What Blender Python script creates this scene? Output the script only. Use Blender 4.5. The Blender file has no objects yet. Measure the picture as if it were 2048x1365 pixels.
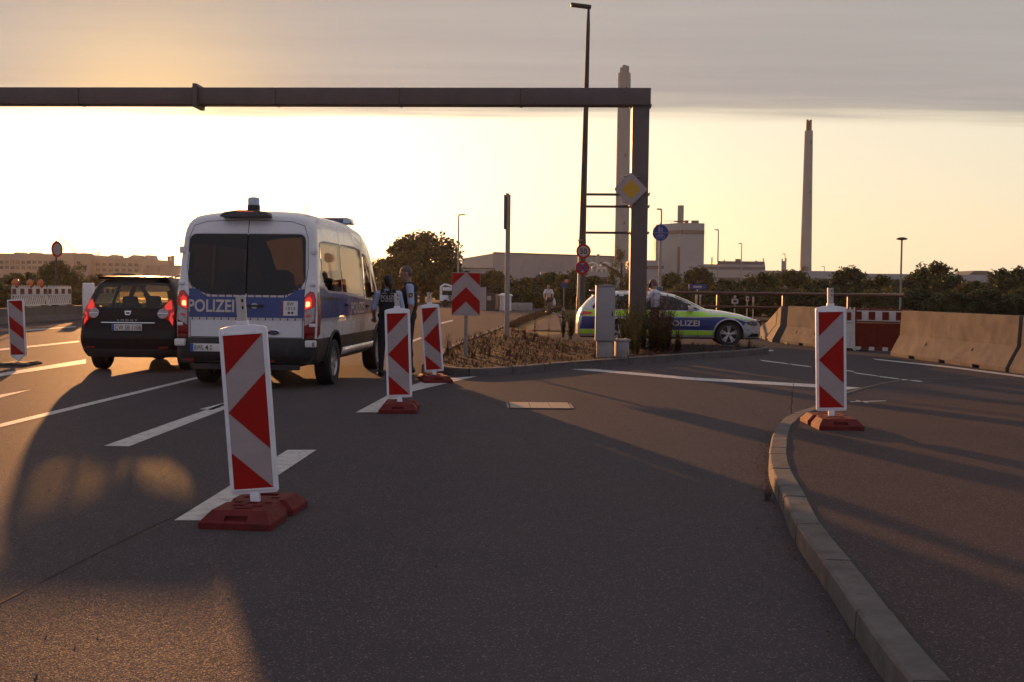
import bpy, bmesh, math, random
import numpy as np
from mathutils import Vector, Matrix

R = math.radians
random.seed(7)
rng = np.random.default_rng(7)
sc = bpy.context.scene
col = sc.collection

# ---------------------------------------------------------------- camera
FPX, CX, CY = 2250.0, 1024.0, 682.5          # focal length and centre, in photo pixels (2048 wide)
CAMH, PITCH, ROLL = 1.475, R(2.62), 0.011
fw = Vector((0, math.cos(PITCH), -math.sin(PITCH)))
u0 = Vector((0, math.sin(PITCH), math.cos(PITCH)))
r0 = Vector((1, 0, 0))
rt = (math.cos(ROLL) * r0 + math.sin(ROLL) * u0).normalized()
up = (math.cos(ROLL) * u0 - math.sin(ROLL) * r0).normalized()
cam_d = bpy.data.cameras.new("camera")
cam_d.sensor_width = 36.0
cam_d.lens = 36.0 * FPX / 2048.0
cam_d.clip_start, cam_d.clip_end = 0.05, 6000
cam = bpy.data.objects.new("camera", cam_d)
col.objects.link(cam)
cam.matrix_world = Matrix(((rt.x, up.x, -fw.x, 0), (rt.y, up.y, -fw.y, 0), (rt.z, up.z, -fw.z, CAMH), (0, 0, 0, 1)))
sc.camera = cam

# ---------------------------------------------------------------- sky and sun
HAZE_D = .00010
SUN_AZ, SUN_EL = R(-17.8), R(6.2)            # azimuth from +Y (negative = towards -X)
sun_dir = Vector((math.sin(SUN_AZ) * math.cos(SUN_EL), math.cos(SUN_AZ) * math.cos(SUN_EL), math.sin(SUN_EL)))
world = bpy.data.worlds.new("World")
sc.world = world
world.use_nodes = True
nt = world.node_tree
nt.nodes.clear()
N = lambda t: nt.nodes.new(t)
def lk(a, b): nt.links.new(a, b)
out = N('ShaderNodeOutputWorld')
bg = N('ShaderNodeBackground')
bg.inputs['Strength'].default_value = 0.08
lk(bg.outputs[0], out.inputs[0])
sky = N('ShaderNodeTexSky')
sky.sky_type = 'NISHITA'
sky.sun_disc = False
sky.sun_elevation = SUN_EL
sky.sun_rotation = SUN_AZ
sky.air_density, sky.dust_density, sky.ozone_density = 1.2, 1.2, 1.0
def vmath(op, a, b=None):
    n = N('ShaderNodeVectorMath'); n.operation = op
    for i, x in enumerate((a, b)):
        if x is None: continue
        if hasattr(x, 'default_value') or hasattr(x, 'is_linked'): lk(x, n.inputs[i])
        else: n.inputs[i].default_value = x
    return n
def fmath(op, a, b=None, c=None, clamp=False):
    n = N('ShaderNodeMath'); n.operation = op; n.use_clamp = clamp
    for i, x in enumerate((a, b, c)):
        if x is None: continue
        if isinstance(x, (int, float)): n.inputs[i].default_value = x
        else: lk(x, n.inputs[i])
    return n.outputs[0]
def fmap(x, a, b, c, d, smooth=True):
    n = N('ShaderNodeMapRange')
    n.interpolation_type = 'SMOOTHSTEP' if smooth else 'LINEAR'
    lk(x, n.inputs[0])
    for i, v in enumerate((a, b, c, d)): n.inputs[i + 1].default_value = v
    return n.outputs[0]
def mixc(f, a, b, blend='MIX'):
    n = N('ShaderNodeMix'); n.data_type = 'RGBA'; n.blend_type = blend
    if isinstance(f, (int, float)): n.inputs[0].default_value = f
    else: lk(f, n.inputs[0])
    for i, x in ((6, a), (7, b)):
        if isinstance(x, tuple): n.inputs[i].default_value = (*x, 1)
        else: lk(x, n.inputs[i])
    return n.outputs[2]
tc = N('ShaderNodeTexCoord')
D = tc.outputs['Generated']
sep = N('ShaderNodeSeparateXYZ'); lk(D, sep.inputs[0])
dx, dy, dz = sep.outputs
# point where the view ray meets a cloud sheet one unit up
zc = fmath('MAXIMUM', dz, 0.012)
cu = fmath('DIVIDE', dx, zc)
cv = fmath('DIVIDE', dy, zc)
comb = N('ShaderNodeCombineXYZ'); lk(cu, comb.inputs[0]); lk(cv, comb.inputs[1])
def cnoise(sx, sy, scale, detail, seed):
    m = N('ShaderNodeMapping'); lk(comb.outputs[0], m.inputs[0])
    m.inputs['Scale'].default_value = (sx, sy, 1); m.inputs['Location'].default_value = (seed, seed * .7, 0)
    m.inputs['Rotation'].default_value = (0, 0, 0.12)
    t = N('ShaderNodeTexNoise'); lk(m.outputs[0], t.inputs['Vector'])
    t.inputs['Scale'].default_value = scale; t.inputs['Detail'].default_value = detail; t.inputs['Roughness'].default_value = .55
    return t.outputs[0]
n1 = cnoise(.10, .55, 1.0, 6, 3.1)
n2 = cnoise(.35, 2.2, 1.0, 7, 9.2)
n3 = cnoise(.05, .16, 1.0, 4, 5.3)
n4 = cnoise(.8, 1.6, 1.0, 8, 1.7)
edge = fmath('ADD', fmath('MULTIPLY', fmath('SUBTRACT', n1, .5), 3.2), fmath('ADD', fmath('MULTIPLY', fmath('SUBTRACT', n2, .5), 1.1), fmath('MULTIPLY', fmath('SUBTRACT', n4, .5), .9)))
cvE = fmath('ADD', fmath('ADD', cv, edge), fmath('MULTIPLY', cu, .03))
mask = fmap(cvE, 5.9, 6.9, 1.0, 0.0)                 # the deck ends about 8 degrees above the western horizon
east = fmap(dy, -.1, .75, 1.0, 0.0)                   # 1 away from the sun, 0 towards it
thin = fmath('MULTIPLY', fmap(n3, .52, .72, 0, .55), east)
mask = fmath('MULTIPLY', mask, fmath('SUBTRACT', 1.0, thin))
sd = vmath('DOT_PRODUCT', D, tuple(sun_dir)).outputs['Value']
glow = fmath('POWER', fmath('MAXIMUM', sd, 0), 260.0)
glow2 = fmath('MULTIPLY', fmath('POWER', fmath('MAXIMUM', sd, 0), 110.0), .55)
K = 1 / .12
def k3(r, g, b): return (r * K, g * K, b * K)
cw = mixc(fmath('ADD', fmap(n2, .28, .76, 0, .5), fmap(n1, .28, .72, 0, .5)), k3(.35, .335, .335), k3(.465, .44, .41))
ce = mixc(n1, k3(.29, .285, .35), k3(.44, .425, .515))
cc = mixc(east, cw, ce)
cc = mixc(glow2, cc, mixc(n2, k3(.60, .44, .28), k3(.88, .64, .38)))
cc = mixc(glow, cc, k3(1.05, .72, .36))
# cloud underside brightens where it thins out towards its western edge
rim = fmath('MULTIPLY', fmap(cvE, 5.3, 6.8, 0, .7), 1.0)
cc = mixc(rim, cc, k3(.74, .66, .47))
clear = mixc(1.0, sky.outputs[0], (1.0, 1.02, 1.35), 'MULTIPLY')
au = fmath('POWER', fmath('MAXIMUM', sd, 0), 22.0)
hz = fmap(dz, -.02, .34, 1.0, 0.0)
clear = mixc(.68, clear, k3(1.04, .93, .70))
auc = mixc(fmath('MULTIPLY', au, hz), (0, 0, 0), k3(1.35, 1.02, .66))
clear = mixc(1.0, clear, auc, 'ADD')
lk(mixc(mask, clear, cc), bg.inputs['Color'])

sun_d = bpy.data.lights.new("sun", 'SUN')
sun_d.energy = 5.0
sun_d.angle = R(0.55)
sun_d.color = (1.0, .44, .15)
sun_o = bpy.data.objects.new("sun", sun_d)
col.objects.link(sun_o)
sun_o.rotation_euler = sun_dir.to_track_quat('Z', 'Y').to_euler()

sc.view_settings.view_transform = 'Standard'
sc.view_settings.look = 'None'
sc.view_settings.exposure = 0.585     # exposed for the shade: the western sky burns out as in the photograph
sc.view_settings.gamma = 1
sc.view_settings.use_curve_mapping = False
sc.render.engine = 'CYCLES'
sc.cycles.use_denoising = True
sc.cycles.max_bounces = 7
sc.cycles.transparent_max_bounces = 16
sc.cycles.volume_bounces = 0
sc.cycles.caustics_reflective = False
sc.cycles.caustics_refractive = False

# ---------------------------------------------------------------- placing helpers
def ray(px, py):
    return (FPX * fw + (px - CX) * rt - (py - CY) * up).normalized()
def G(px, py, z=0.0):
    """ground point (height z) seen at that spot of the photograph"""
    d = ray(px, py)
    t = (z - CAMH) / d.z
    return Vector((d.x * t, d.y * t, z))
def AT(px, py, Y):
    d = ray(px, py)
    t = Y / d.y
    return Vector((d.x * t, Y, CAMH + d.z * t))

# ---------------------------------------------------------------- materials
MATS = {}
def pm(name, c, rough=.55, metal=0.0, var=.12, vs=5.0, bump=0.0, bs=40.0, spec=.5, coat=0.0, emit=None, es=0.0,
       dirt=None, dirt_amt=.35, dirt_s=1.6, transl=0.0, world_co=False, speck=None):
    if name in MATS: return MATS[name]
    m = bpy.data.materials.new(name); m.use_nodes = True
    t = m.node_tree; b = t.nodes['Principled BSDF']; L = t.links
    tcn = t.nodes.new('ShaderNodeTexCoord')
    if world_co:
        geo = t.nodes.new('ShaderNodeNewGeometry'); co = geo.outputs['Position']
    else:
        co = tcn.outputs['Object']
    def noise(s, d=4.0, r=.6):
        n = t.nodes.new('ShaderNodeTexNoise'); L.new(co, n.inputs['Vector'])
        n.inputs['Scale'].default_value = s; n.inputs['Detail'].default_value = d; n.inputs['Roughness'].default_value = r
        return n.outputs[0]
    def mx(f, a, bb, bl='MIX'):
        n = t.nodes.new('ShaderNodeMix'); n.data_type = 'RGBA'; n.blend_type = bl
        if isinstance(f, (int, float)): n.inputs[0].default_value = f
        else: L.new(f, n.inputs[0])
        for i, x in ((6, a), (7, bb)):
            if isinstance(x, tuple): n.inputs[i].default_value = (*x, 1)
            else: L.new(x, n.inputs[i])
        return n.outputs[2]
    def rng_(x, a, bb, c0, d0):
        n = t.nodes.new('ShaderNodeMapRange'); L.new(x, n.inputs[0])
        for i, v in enumerate((a, bb, c0, d0)): n.inputs[i + 1].default_value = v
        return n.outputs[0]
    lo = tuple(max(0, x * (1 - var)) for x in c); hi = tuple(min(1, x * (1 + var)) for x in c)
    cc_ = mx(rng_(noise(vs), .3, .7, 0, 1), lo, hi)
    if dirt:
        cc_ = mx(rng_(noise(dirt_s, 8, .7), .48, .72, 0, dirt_amt), cc_, dirt)
    if speck:
        sc_, amt, scol = speck
        cc_ = mx(rng_(noise(sc_, 2, .5), .58, .70, 0, amt), cc_, scol)
    L.new(cc_, b.inputs['Base Color'])
    b.inputs['Metallic'].default_value = metal
    L.new(rng_(noise(vs * 2.3), .3, .7, max(0, rough - .07), min(1, rough + .07)), b.inputs['Roughness'])
    b.inputs['Specular IOR Level'].default_value = spec
    if coat:
        b.inputs['Coat Weight'].default_value = coat; b.inputs['Coat Roughness'].default_value = .04
    if emit:
        b.inputs['Emission Color'].default_value = (*emit, 1); b.inputs['Emission Strength'].default_value = es
    if bump:
        bn = t.nodes.new('ShaderNodeBump'); L.new(noise(bs, 3, .6), bn.inputs['Height'])
        bn.inputs['Strength'].default_value = bump; bn.inputs['Distance'].default_value = .02
        L.new(bn.outputs[0], b.inputs['Normal'])
    if transl:
        o = t.nodes['Material Output']; tr = t.nodes.new('ShaderNodeBsdfTranslucent'); L.new(cc_, tr.inputs[0])
        ms = t.nodes.new('ShaderNodeMixShader'); ms.inputs[0].default_value = transl
        L.new(b.outputs[0], ms.inputs[1]); L.new(tr.outputs[0], ms.inputs[2]); L.new(ms.outputs[0], o.inputs[0])
    MATS[name] = m
    return m

def glass_mat(name, tint, rough=.02):
    if name in MATS: return MATS[name]
    m = bpy.data.materials.new(name); m.use_nodes = True
    t = m.node_tree; t.nodes.clear()
    o = t.nodes.new('ShaderNodeOutputMaterial'); tr = t.nodes.new('ShaderNodeBsdfTransparent')
    tcn = t.nodes.new('ShaderNodeTexCoord'); ns = t.nodes.new('ShaderNodeTexNoise'); ns.inputs['Scale'].default_value = 3
    t.links.new(tcn.outputs['Object'], ns.inputs['Vector'])
    mr = t.nodes.new('ShaderNodeMapRange'); t.links.new(ns.outputs[0], mr.inputs[0])
    mr.inputs[3].default_value = rough; mr.inputs[4].default_value = rough + .03
    gl = t.nodes.new('ShaderNodeBsdfGlossy'); fr = t.nodes.new('ShaderNodeFresnel'); ms = t.nodes.new('ShaderNodeMixShader')
    tr.inputs[0].default_value = (*tint, 1); geo_ = t.nodes.new('ShaderNodeNewGeometry'); im = t.nodes.new('ShaderNodeMapRange'); t.links.new(geo_.outputs['Backfacing'], im.inputs[0]); im.inputs[3].default_value = 1.55; im.inputs[4].default_value = 1 / 1.55; t.links.new(im.outputs[0], fr.inputs[0])   # a thin pane reflects alike from both sides
    t.links.new(mr.outputs[0], gl.inputs['Roughness'])
    t.links.new(fr.outputs[0], ms.inputs[0]); t.links.new(tr.outputs[0], ms.inputs[1]); t.links.new(gl.outputs[0], ms.inputs[2])
    t.links.new(ms.outputs[0], o.inputs[0])
    MATS[name] = m
    return m

# ---------------------------------------------------------------- mesh helpers
def tag(o, label=None, cat=None, group=None, kind=None):
    if label: o['label'] = label
    if cat: o['category'] = cat
    if group: o['group'] = group
    if kind: o['kind'] = kind
    return o
def empty(name, loc=(0, 0, 0), rz=0.0, label=None, cat=None, group=None):
    o = bpy.data.objects.new(name, None); col.objects.link(o)
    o.location = loc; o.rotation_euler = (0, 0, rz); o.empty_display_size = .2
    return tag(o, label, cat, group)
def link(name, me, parent=None):
    o = bpy.data.objects.new(name, me); col.objects.link(o)
    if parent is not None: o.parent = parent
    return o
def copy_tree(o, parent=None):
    c = o.copy(); col.objects.link(c)
    if parent is not None:
        c.parent = parent
    for ch in list(o.children): copy_tree(ch, c)
    return c
def bake(o, smooth=None):
    """apply the modifiers of o"""
    dg = bpy.context.evaluated_depsgraph_get()
    me = bpy.data.meshes.new_from_object(o.evaluated_get(dg), preserve_all_data_layers=True, depsgraph=dg)
    o.modifiers.clear(); o.data = me
    return o

class MB:
    def __init__(s): s.v = []; s.f = []; s.m = []; s.M = Matrix(); s.cur = 0
    def add(s, vs, fs, m=None):
        b = len(s.v); M = s.M
        s.v += [tuple(M @ Vector(v)) for v in vs]
        s.f += [tuple(i + b for i in f) for f in fs]
        s.m += [s.cur if m is None else m] * len(fs)
        return s
    def box(s, c, d, m=None, rz=0.0, taper=1.0):
        x, y, z = d[0] / 2, d[1] / 2, d[2] / 2
        vs = []
        for k in (-1, 1):
            q = taper if k > 0 else 1.0
            for a, b in ((-1, -1), (1, -1), (1, 1), (-1, 1)):
                X, Y = a * x * q, b * y * q
                vs.append((c[0] + X * math.cos(rz) - Y * math.sin(rz), c[1] + X * math.sin(rz) + Y * math.cos(rz), c[2] + k * z))
        return s.add(vs, [(3, 2, 1, 0), (4, 5, 6, 7), (0, 1, 5, 4), (1, 2, 6, 5), (2, 3, 7, 6), (3, 0, 4, 7)], m)
    def tube(s, pts, r, n=10, m=None, cap=True):
        pts = [Vector(p) for p in pts]
        rs = r if isinstance(r, (list, tuple)) else [r] * len(pts)
        vs = []; fs = []
        pa = None
        for i, p in enumerate(pts):
            t = (pts[min(i + 1, len(pts) - 1)] - pts[max(i - 1, 0)]).normalized()
            if pa is None:
                a = t.orthogonal().normalized()
            else:
                a = (pa - t * pa.dot(t)).normalized()
            pa = a; b = t.cross(a)
            for k in range(n):
                an = 2 * math.pi * k / n
                vs.append(p + (a * math.cos(an) + b * math.sin(an)) * rs[i])
        for i in range(len(pts) - 1):
            for k in range(n):
                k2 = (k + 1) % n
                fs.append((i * n + k, i * n + k2, (i + 1) * n + k2, (i + 1) * n + k))
        if cap:
            fs.append(tuple(range(n - 1, -1, -1))); fs.append(tuple((len(pts) - 1) * n + k for k in range(n)))
        return s.add(vs, fs, m)
    def prism(s, poly, z0, z1, m=None, mp=None):
        """2-D polygon pushed from z0 to z1; mp maps (x, y, z) afterwards"""
        n = len(poly)
        vs = [(x, y, z0) for x, y in poly] + [(x, y, z1) for x, y in poly]
        if mp: vs = [mp(*v) for v in vs]
        fs = [tuple(range(n - 1, -1, -1)), tuple(range(n, 2 * n))] + [(i, (i + 1) % n, n + (i + 1) % n, n + i) for i in range(n)]
        return s.add(vs, fs, m)
    def lathe(s, prof, n=20, c=(0, 0, 0), ax=None, m=None, cap=True):
        M = ax if ax is not None else Matrix.Identity(3)
        vs = []; fs = []
        for r, z in prof:
            for k in range(n):
                a = 2 * math.pi * k / n
                vs.append(Vector(c) + M @ Vector((r * math.cos(a), r * math.sin(a), z)))
        for i in range(len(prof) - 1):
            for k in range(n):
                k2 = (k + 1) % n
                fs.append((i * n + k, i * n + k2, (i + 1) * n + k2, (i + 1) * n + k))
        if cap:
            fs.append(tuple(range(n - 1, -1, -1))); fs.append(tuple((len(prof) - 1) * n + k for k in range(n)))
        return s.add(vs, fs, m)
    def mesh(s, name, mats, smooth=None):
        me = bpy.data.meshes.new(name)
        me.from_pydata(s.v, [], s.f)
        for mt in (mats if isinstance(mats, (list, tuple)) else [mats]): me.materials.append(mt)
        if any(s.m): me.polygons.foreach_set('material_index', s.m)
        me.validate(); me.update()
        if smooth:
            me.polygons.foreach_set('use_smooth', [True] * len(me.polygons))
            me.set_sharp_from_angle(angle=R(smooth))
        return me
    def build(s, name, mats, parent=None, smooth=None, bevel=0.0, seg=2):
        o = link(name, s.mesh(name, mats, smooth), parent)
        if bevel:
            bm = bmesh.new(); bm.from_mesh(o.data)
            bmesh.ops.remove_doubles(bm, verts=bm.verts, dist=1e-5)
            es = [e for e in bm.edges if len(e.link_faces) == 2 and e.calc_face_angle(0) > R(35)]
            bmesh.ops.bevel(bm, geom=es, offset=bevel, segments=seg, profile=.6, affect='EDGES', clamp_overlap=True)
            bm.to_mesh(o.data); bm.free()
            o.data.polygons.foreach_set('use_smooth', [True] * len(o.data.polygons)); o.data.set_sharp_from_angle(angle=R(40))
        return o
AX_Y = Matrix(((1, 0, 0), (0, 0, 1), (0, -1, 0)))     # lathe axis along +y
AX_X = Matrix(((0, 0, 1), (0, 1, 0), (-1, 0, 0)))     # lathe axis along +x

def rpoly(pts, rad, n=5):
    """polygon with rounded corners"""
    rs = rad if isinstance(rad, (list, tuple)) else [rad] * len(pts)
    out_ = []
    k = len(pts)
    for i in range(k):
        p, a, b = Vector(pts[i]), Vector(pts[i - 1]), Vector(pts[(i + 1) % k])
        r = min(rs[i], (a - p).length * .49, (b - p).length * .49)
        if r < 1e-4: out_.append(tuple(p)); continue
        p0, p1 = p + (a - p).normalized() * r, p + (b - p).normalized() * r
        for j in range(n + 1):
            t = j / n
            out_.append(tuple((1 - t) ** 2 * p0 + 2 * t * (1 - t) * p + t * t * p1))
    return out_

def flat_cut(polys, grid):
    """polygons in 2-D, cut along a regular grid so that they can follow a curved surface"""
    bm = bmesh.new()
    for poly in polys:
        bm.faces.new([bm.verts.new((x, y, 0)) for x, y in poly])
    if len(polys) > 1: bmesh.ops.remove_doubles(bm, verts=bm.verts, dist=1e-5)
    if grid:
        xs = [v.co.x for v in bm.verts]; ys = [v.co.y for v in bm.verts]
        for ax, lo, hi in ((0, min(xs), max(xs)), (1, min(ys), max(ys))):
            k = math.ceil(lo / grid)
            while k * grid < hi:
                co = [0, 0, 0]; no = [0, 0, 0]; co[ax] = k * grid; no[ax] = 1
                bmesh.ops.bisect_plane(bm, geom=bm.verts[:] + bm.edges[:] + bm.faces[:], plane_co=co, plane_no=no, dist=1e-5)
                k += 1
    bmesh.ops.triangulate(bm, faces=[f for f in bm.faces if len(f.verts) > 4])
    bm.verts.index_update()
    vs = [tuple(v.co)[:2] for v in bm.verts]; fs = [tuple(v.index for v in f.verts) for f in bm.faces]
    bm.free()
    return vs, fs
def panel(name, polys, mp, mat_, parent, grid=.12, thick=0.0, smooth=60):
    if polys and not isinstance(polys[0][0], (tuple, list)): polys = [polys]
    vs, fs = flat_cut(polys, grid)
    me = bpy.data.meshes.new(name)
    me.from_pydata([mp(*v) for v in vs], [], fs); me.materials.append(mat_); me.update()
    me.polygons.foreach_set('use_smooth', [True] * len(me.polygons)); me.set_sharp_from_angle(angle=R(smooth))
    o = link(name, me, parent)
    if thick:
        md = o.modifiers.new('thick', 'SOLIDIFY'); md.thickness = thick; md.offset = 0
    return o
_tcache = {}
def text2d(s, w, h, bold=.0):
    """outline of a word as 2-D triangles, fitted into a box w by h centred on 0"""
    key = (s, bold)
    if key not in _tcache:
        cu_ = bpy.data.curves.new('t', 'FONT'); cu_.body = s; cu_.size = 1; cu_.offset = bold; cu_.resolution_u = 3
        o = bpy.data.objects.new('t', cu_); col.objects.link(o)
        bpy.context.view_layer.update()
        dg = bpy.context.evaluated_depsgraph_get()
        me = bpy.data.meshes.new_from_object(o.evaluated_get(dg))
        _tcache[key] = ([tuple(v.co)[:2] for v in me.vertices], [tuple(p.vertices) for p in me.polygons])
        bpy.data.objects.remove(o); bpy.data.meshes.remove(me); bpy.data.curves.remove(cu_)
    vs, fs = _tcache[key]
    x0 = min(v[0] for v in vs); x1 = max(v[0] for v in vs); y0 = min(v[1] for v in vs); y1 = max(v[1] for v in vs)
    return [((x - (x0 + x1) / 2) / (x1 - x0) * w, (y - (y0 + y1) / 2) / (y1 - y0) * h) for x, y in vs], fs
def word(name, s, w, h, at, mp, mat_, parent, bold=.02, flip=1):
    vs, fs = text2d(s, w, h, bold)
    me = bpy.data.meshes.new(name)
    me.from_pydata([mp(at[0] + flip * x, at[1] + y) for x, y in vs], [], fs); me.materials.append(mat_); me.update()
    return link(name, me, parent)
# ================================================================ SETTING
def asphalt(name, base, warm, rough=.68, bump=.5, patch=.25):
    m = bpy.data.materials.new(name); m.use_nodes = True
    t = m.node_tree; b = t.nodes['Principled BSDF']; L = t.links
    geo = t.nodes.new('ShaderNodeNewGeometry'); co = geo.outputs['Position']
    def noise(s, d=3.0, r=.6, dist=0.0):
        n = t.nodes.new('ShaderNodeTexNoise'); L.new(co, n.inputs['Vector'])
        n.inputs['Scale'].default_value = s; n.inputs['Detail'].default_value = d; n.inputs['Roughness'].default_value = r
        n.inputs['Distortion'].default_value = dist
        return n.outputs[0]
    def mr(x, a, bb, c0, d0):
        n = t.nodes.new('ShaderNodeMapRange'); L.new(x, n.inputs[0])
        for i, v in enumerate((a, bb, c0, d0)): n.inputs[i + 1].default_value = v
        return n.outputs[0]
    def mx(f, a, bb, bl='MIX'):
        n = t.nodes.new('ShaderNodeMix'); n.data_type = 'RGBA'; n.blend_type = bl
        if isinstance(f, (int, float)): n.inputs[0].default_value = f
        else: L.new(f, n.inputs[0])
        for i, x in ((6, a), (7, bb)):
            if isinstance(x, tuple): n.inputs[i].default_value = (*x, 1)
            else: L.new(x, n.inputs[i])
        return n.outputs[2]
    vor = t.nodes.new('ShaderNodeTexVoronoi'); L.new(co, vor.inputs['Vector']); vor.inputs['Scale'].default_value = 150
    cell = t.nodes.new('ShaderNodeSeparateColor'); L.new(vor.outputs['Color'], cell.inputs[0])
    big = noise(.35, 5, .65)
    mid = noise(3.0, 5, .7)
    c0 = mx(mr(big, .35, .65, 0, 1), base, warm)
    c0 = mx(mr(mid, .3, .7, 0, patch), c0, tuple(x * .62 for x in base))
    tr_ = t.nodes.new('ShaderNodeMapping'); L.new(co, tr_.inputs[0]); tr_.inputs['Scale'].default_value = (1.1, .05, 1)
    tn = t.nodes.new('ShaderNodeTexNoise'); L.new(tr_.outputs[0], tn.inputs['Vector']); tn.inputs['Scale'].default_value = 1.0; tn.inputs['Detail'].default_value = 3
    c0 = mx(mr(tn.outputs[0], .45, .7, 0, .30), c0, tuple(x * .7 for x in base))          # worn wheel tracks
    c0 = mx(mr(noise(.9, 6, .75), .60, .74, 0, .35), c0, tuple(x * .6 for x in base))      # oil and damp stains
    c0 = mx(mr(cell.outputs[0], .0, 1.0, 0, .34), c0, tuple(x * .5 for x in base))     # single stones, dark ...
    c0 = mx(mr(cell.outputs[1], .90, .99, 0, .6), c0, tuple(min(1, x * 2.8) for x in warm))   # ... and pale ones
    L.new(c0, b.inputs['Base Color'])
    L.new(mr(cell.outputs[2], 0, 1, rough - .16, rough + .16), b.inputs['Roughness'])
    b.inputs['Specular IOR Level'].default_value = .012
    bn = t.nodes.new('ShaderNodeBump'); L.new(vor.outputs['Distance'], bn.inputs['Height'])
    bn.inputs['Strength'].default_value = bump; bn.inputs['Distance'].default_value = .006; bn.invert = True
    b2 = t.nodes.new('ShaderNodeBump'); L.new(noise(14, 4, .7), b2.inputs['Height'])
    b2.inputs['Strength'].default_value = .25; b2.inputs['Distance'].default_value = .02
    L.new(bn.outputs[0], b2.inputs['Normal']); L.new(b2.outputs[0], b.inputs['Normal'])
    return m
ASPH = asphalt('asphalt', (.083, .073, .078), (.096, .080, .080), rough=.80, bump=.35)
ASPH2 = asphalt('footway_asphalt', (.080, .065, .066), (.096, .074, .069), rough=.82, bump=.35)
PATHM = asphalt('path_asphalt', (.14, .105, .09), (.17, .125, .10), rough=.7, bump=.2)
PAINT = pm('road_paint', (.50, .48, .46), .6, spec=.12, var=.10, vs=8, world_co=True, dirt=(.16, .14, .13), dirt_amt=.75, dirt_s=9, bump=.2, bs=160)
EARTH = pm('dry_earth', (.12, .092, .055), .95, spec=.04, var=.45, vs=.8, world_co=True, bump=.6, bs=5, dirt=(.075, .075, .03), dirt_amt=.9, dirt_s=.25)
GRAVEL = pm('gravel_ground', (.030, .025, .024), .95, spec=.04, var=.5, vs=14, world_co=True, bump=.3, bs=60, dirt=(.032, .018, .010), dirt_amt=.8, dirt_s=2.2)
KERB = pm('kerb_concrete', (.128, .116, .112), .8, spec=.12, var=.18, vs=6, world_co=True, bump=.25, bs=150, dirt=(.065, .054, .048), dirt_amt=.6, dirt_s=5, speck=(230, .4, (.06, .055, .05)))
CONC = pm('barrier_concrete', (.125, .112, .104), .85, spec=.12, var=.14, vs=1.5, bump=.2, bs=70, dirt=(.085, .072, .064), dirt_amt=.6, dirt_s=1.8, speck=(120, .35, (.2, .18, .16)))
DARKC = pm('dark_gap', (.02, .018, .016), .9)

def sheet(name, poly, z, mat_, kind='structure'):
    mb = MB(); mb.add([(p[0], p[1], z) for p in poly], [tuple(range(len(poly)))])
    o = mb.build(name, mat_); tag(o, kind=kind); return o

# terrain: one disc to the horizon, with a fine middle
mb = MB()
rings = [0, 20, 60, 140, 300, 600, 1000, 1500]
nseg = 72
vs = [(0, 30, -.03)]; fs = []
for i, r in enumerate(rings[1:]):
    for k in range(nseg):
        a = 2 * math.pi * k / nseg
        vs.append((r * math.cos(a), 30 + r * math.sin(a), -.03))
for k in range(nseg): fs.append((0, 1 + k, 1 + (k + 1) % nseg))
for i in range(len(rings) - 2):
    for k in range(nseg):
        a, b = 1 + i * nseg, 1 + (i + 1) * nseg
        fs.append((a + k, b + k, b + (k + 1) % nseg, a + (k + 1) % nseg))
mb.add(vs, fs)
tag(mb.build('ground', EARTH), kind='structure')

road_poly = [(-40, -25), (45, -25), (45, 22), (14, 33), (9.5, 41), (3.2, 41.5), (1.0, 36.3), (-.4, 43.5), (.3, 58), (1.1, 69), (3.0, 90), (7, 120), (14, 160), (26, 210),
             (8, 215), (-8, 160), (-16, 110), (-19.6, 70), (-19.2, 50), (-18.6, 38), (-19, 20), (-24, 0)]
sheet('road', road_poly, 0.0, ASPH)
# pinkish cycle path beyond the junction, with a dry verge between it and the road
sheet('cycle_path', [(.6, 41), (3.6, 40.5), (5.2, 62), (8.2, 90), (13, 125), (9.6, 126), (5.2, 92), (2.2, 64)], .006, PATHM)
# the trench of darker road further out
sheet('far_road', [(-60, 118), (40, 130), (70, 150), (70, 162), (30, 142), (-60, 130)], -.012, asphalt('far_asphalt', (.05, .045, .045), (.06, .05, .05)))

# ---- footway on the corner, raised behind the kerb and falling to nothing at the crossing
kerb_pts = [(.75, -6), (1.05, -2), (1.22, 1), (1.36, 3), (1.43, 4.21), (1.56, 5.39), (1.63, 6.15), (1.71, 6.79), (1.84, 7.57), (2.01, 8.64), (2.12, 9.2), (2.30, 9.96), (2.57, 10.99),
            (2.92, 12.09), (3.22, 12.91), (3.9, 14.3), (5.1, 16.9), (6.94, 19.31), (9.2, 19.9)]
def spline(pts, step):
    P_ = [Vector((*p, 0)) for p in pts]; out_ = []
    for i in range(len(P_) - 1):
        p0, p1, p2, p3 = P_[max(i - 1, 0)], P_[i], P_[i + 1], P_[min(i + 2, len(P_) - 1)]
        for k in range(12):
            t = k / 12
            out_.append(.5 * ((2 * p1) + (p2 - p0) * t + (2 * p0 - 5 * p1 + 4 * p2 - p3) * t * t + (3 * p1 - p0 - 3 * p2 + p3) * t ** 3))
    out_.append(P_[-1])
    L_ = [0]
    for a, b in zip(out_, out_[1:]): L_.append(L_[-1] + (b - a).length)
    n = max(1, round(L_[-1] / step)); res = []
    j = 0
    for k in range(n + 1):
        s = L_[-1] * k / n
        while j < len(L_) - 2 and L_[j + 1] < s: j += 1
        f = (s - L_[j]) / max(1e-9, L_[j + 1] - L_[j])
        res.append(out_[j].lerp(out_[j + 1], f))
    return res
def walk_z(y): return .008 + .112 * (1 - min(1, max(0, (y - 11.6) / 4.4)) ** 1.0)
path = spline(kerb_pts, .05)
nrm = []
for i in range(len(path)):
    t = (path[min(i + 1, len(path) - 1)] - path[max(i - 1, 0)]).normalized()
    nrm.append(Vector((t.y, -t.x, 0)))
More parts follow.
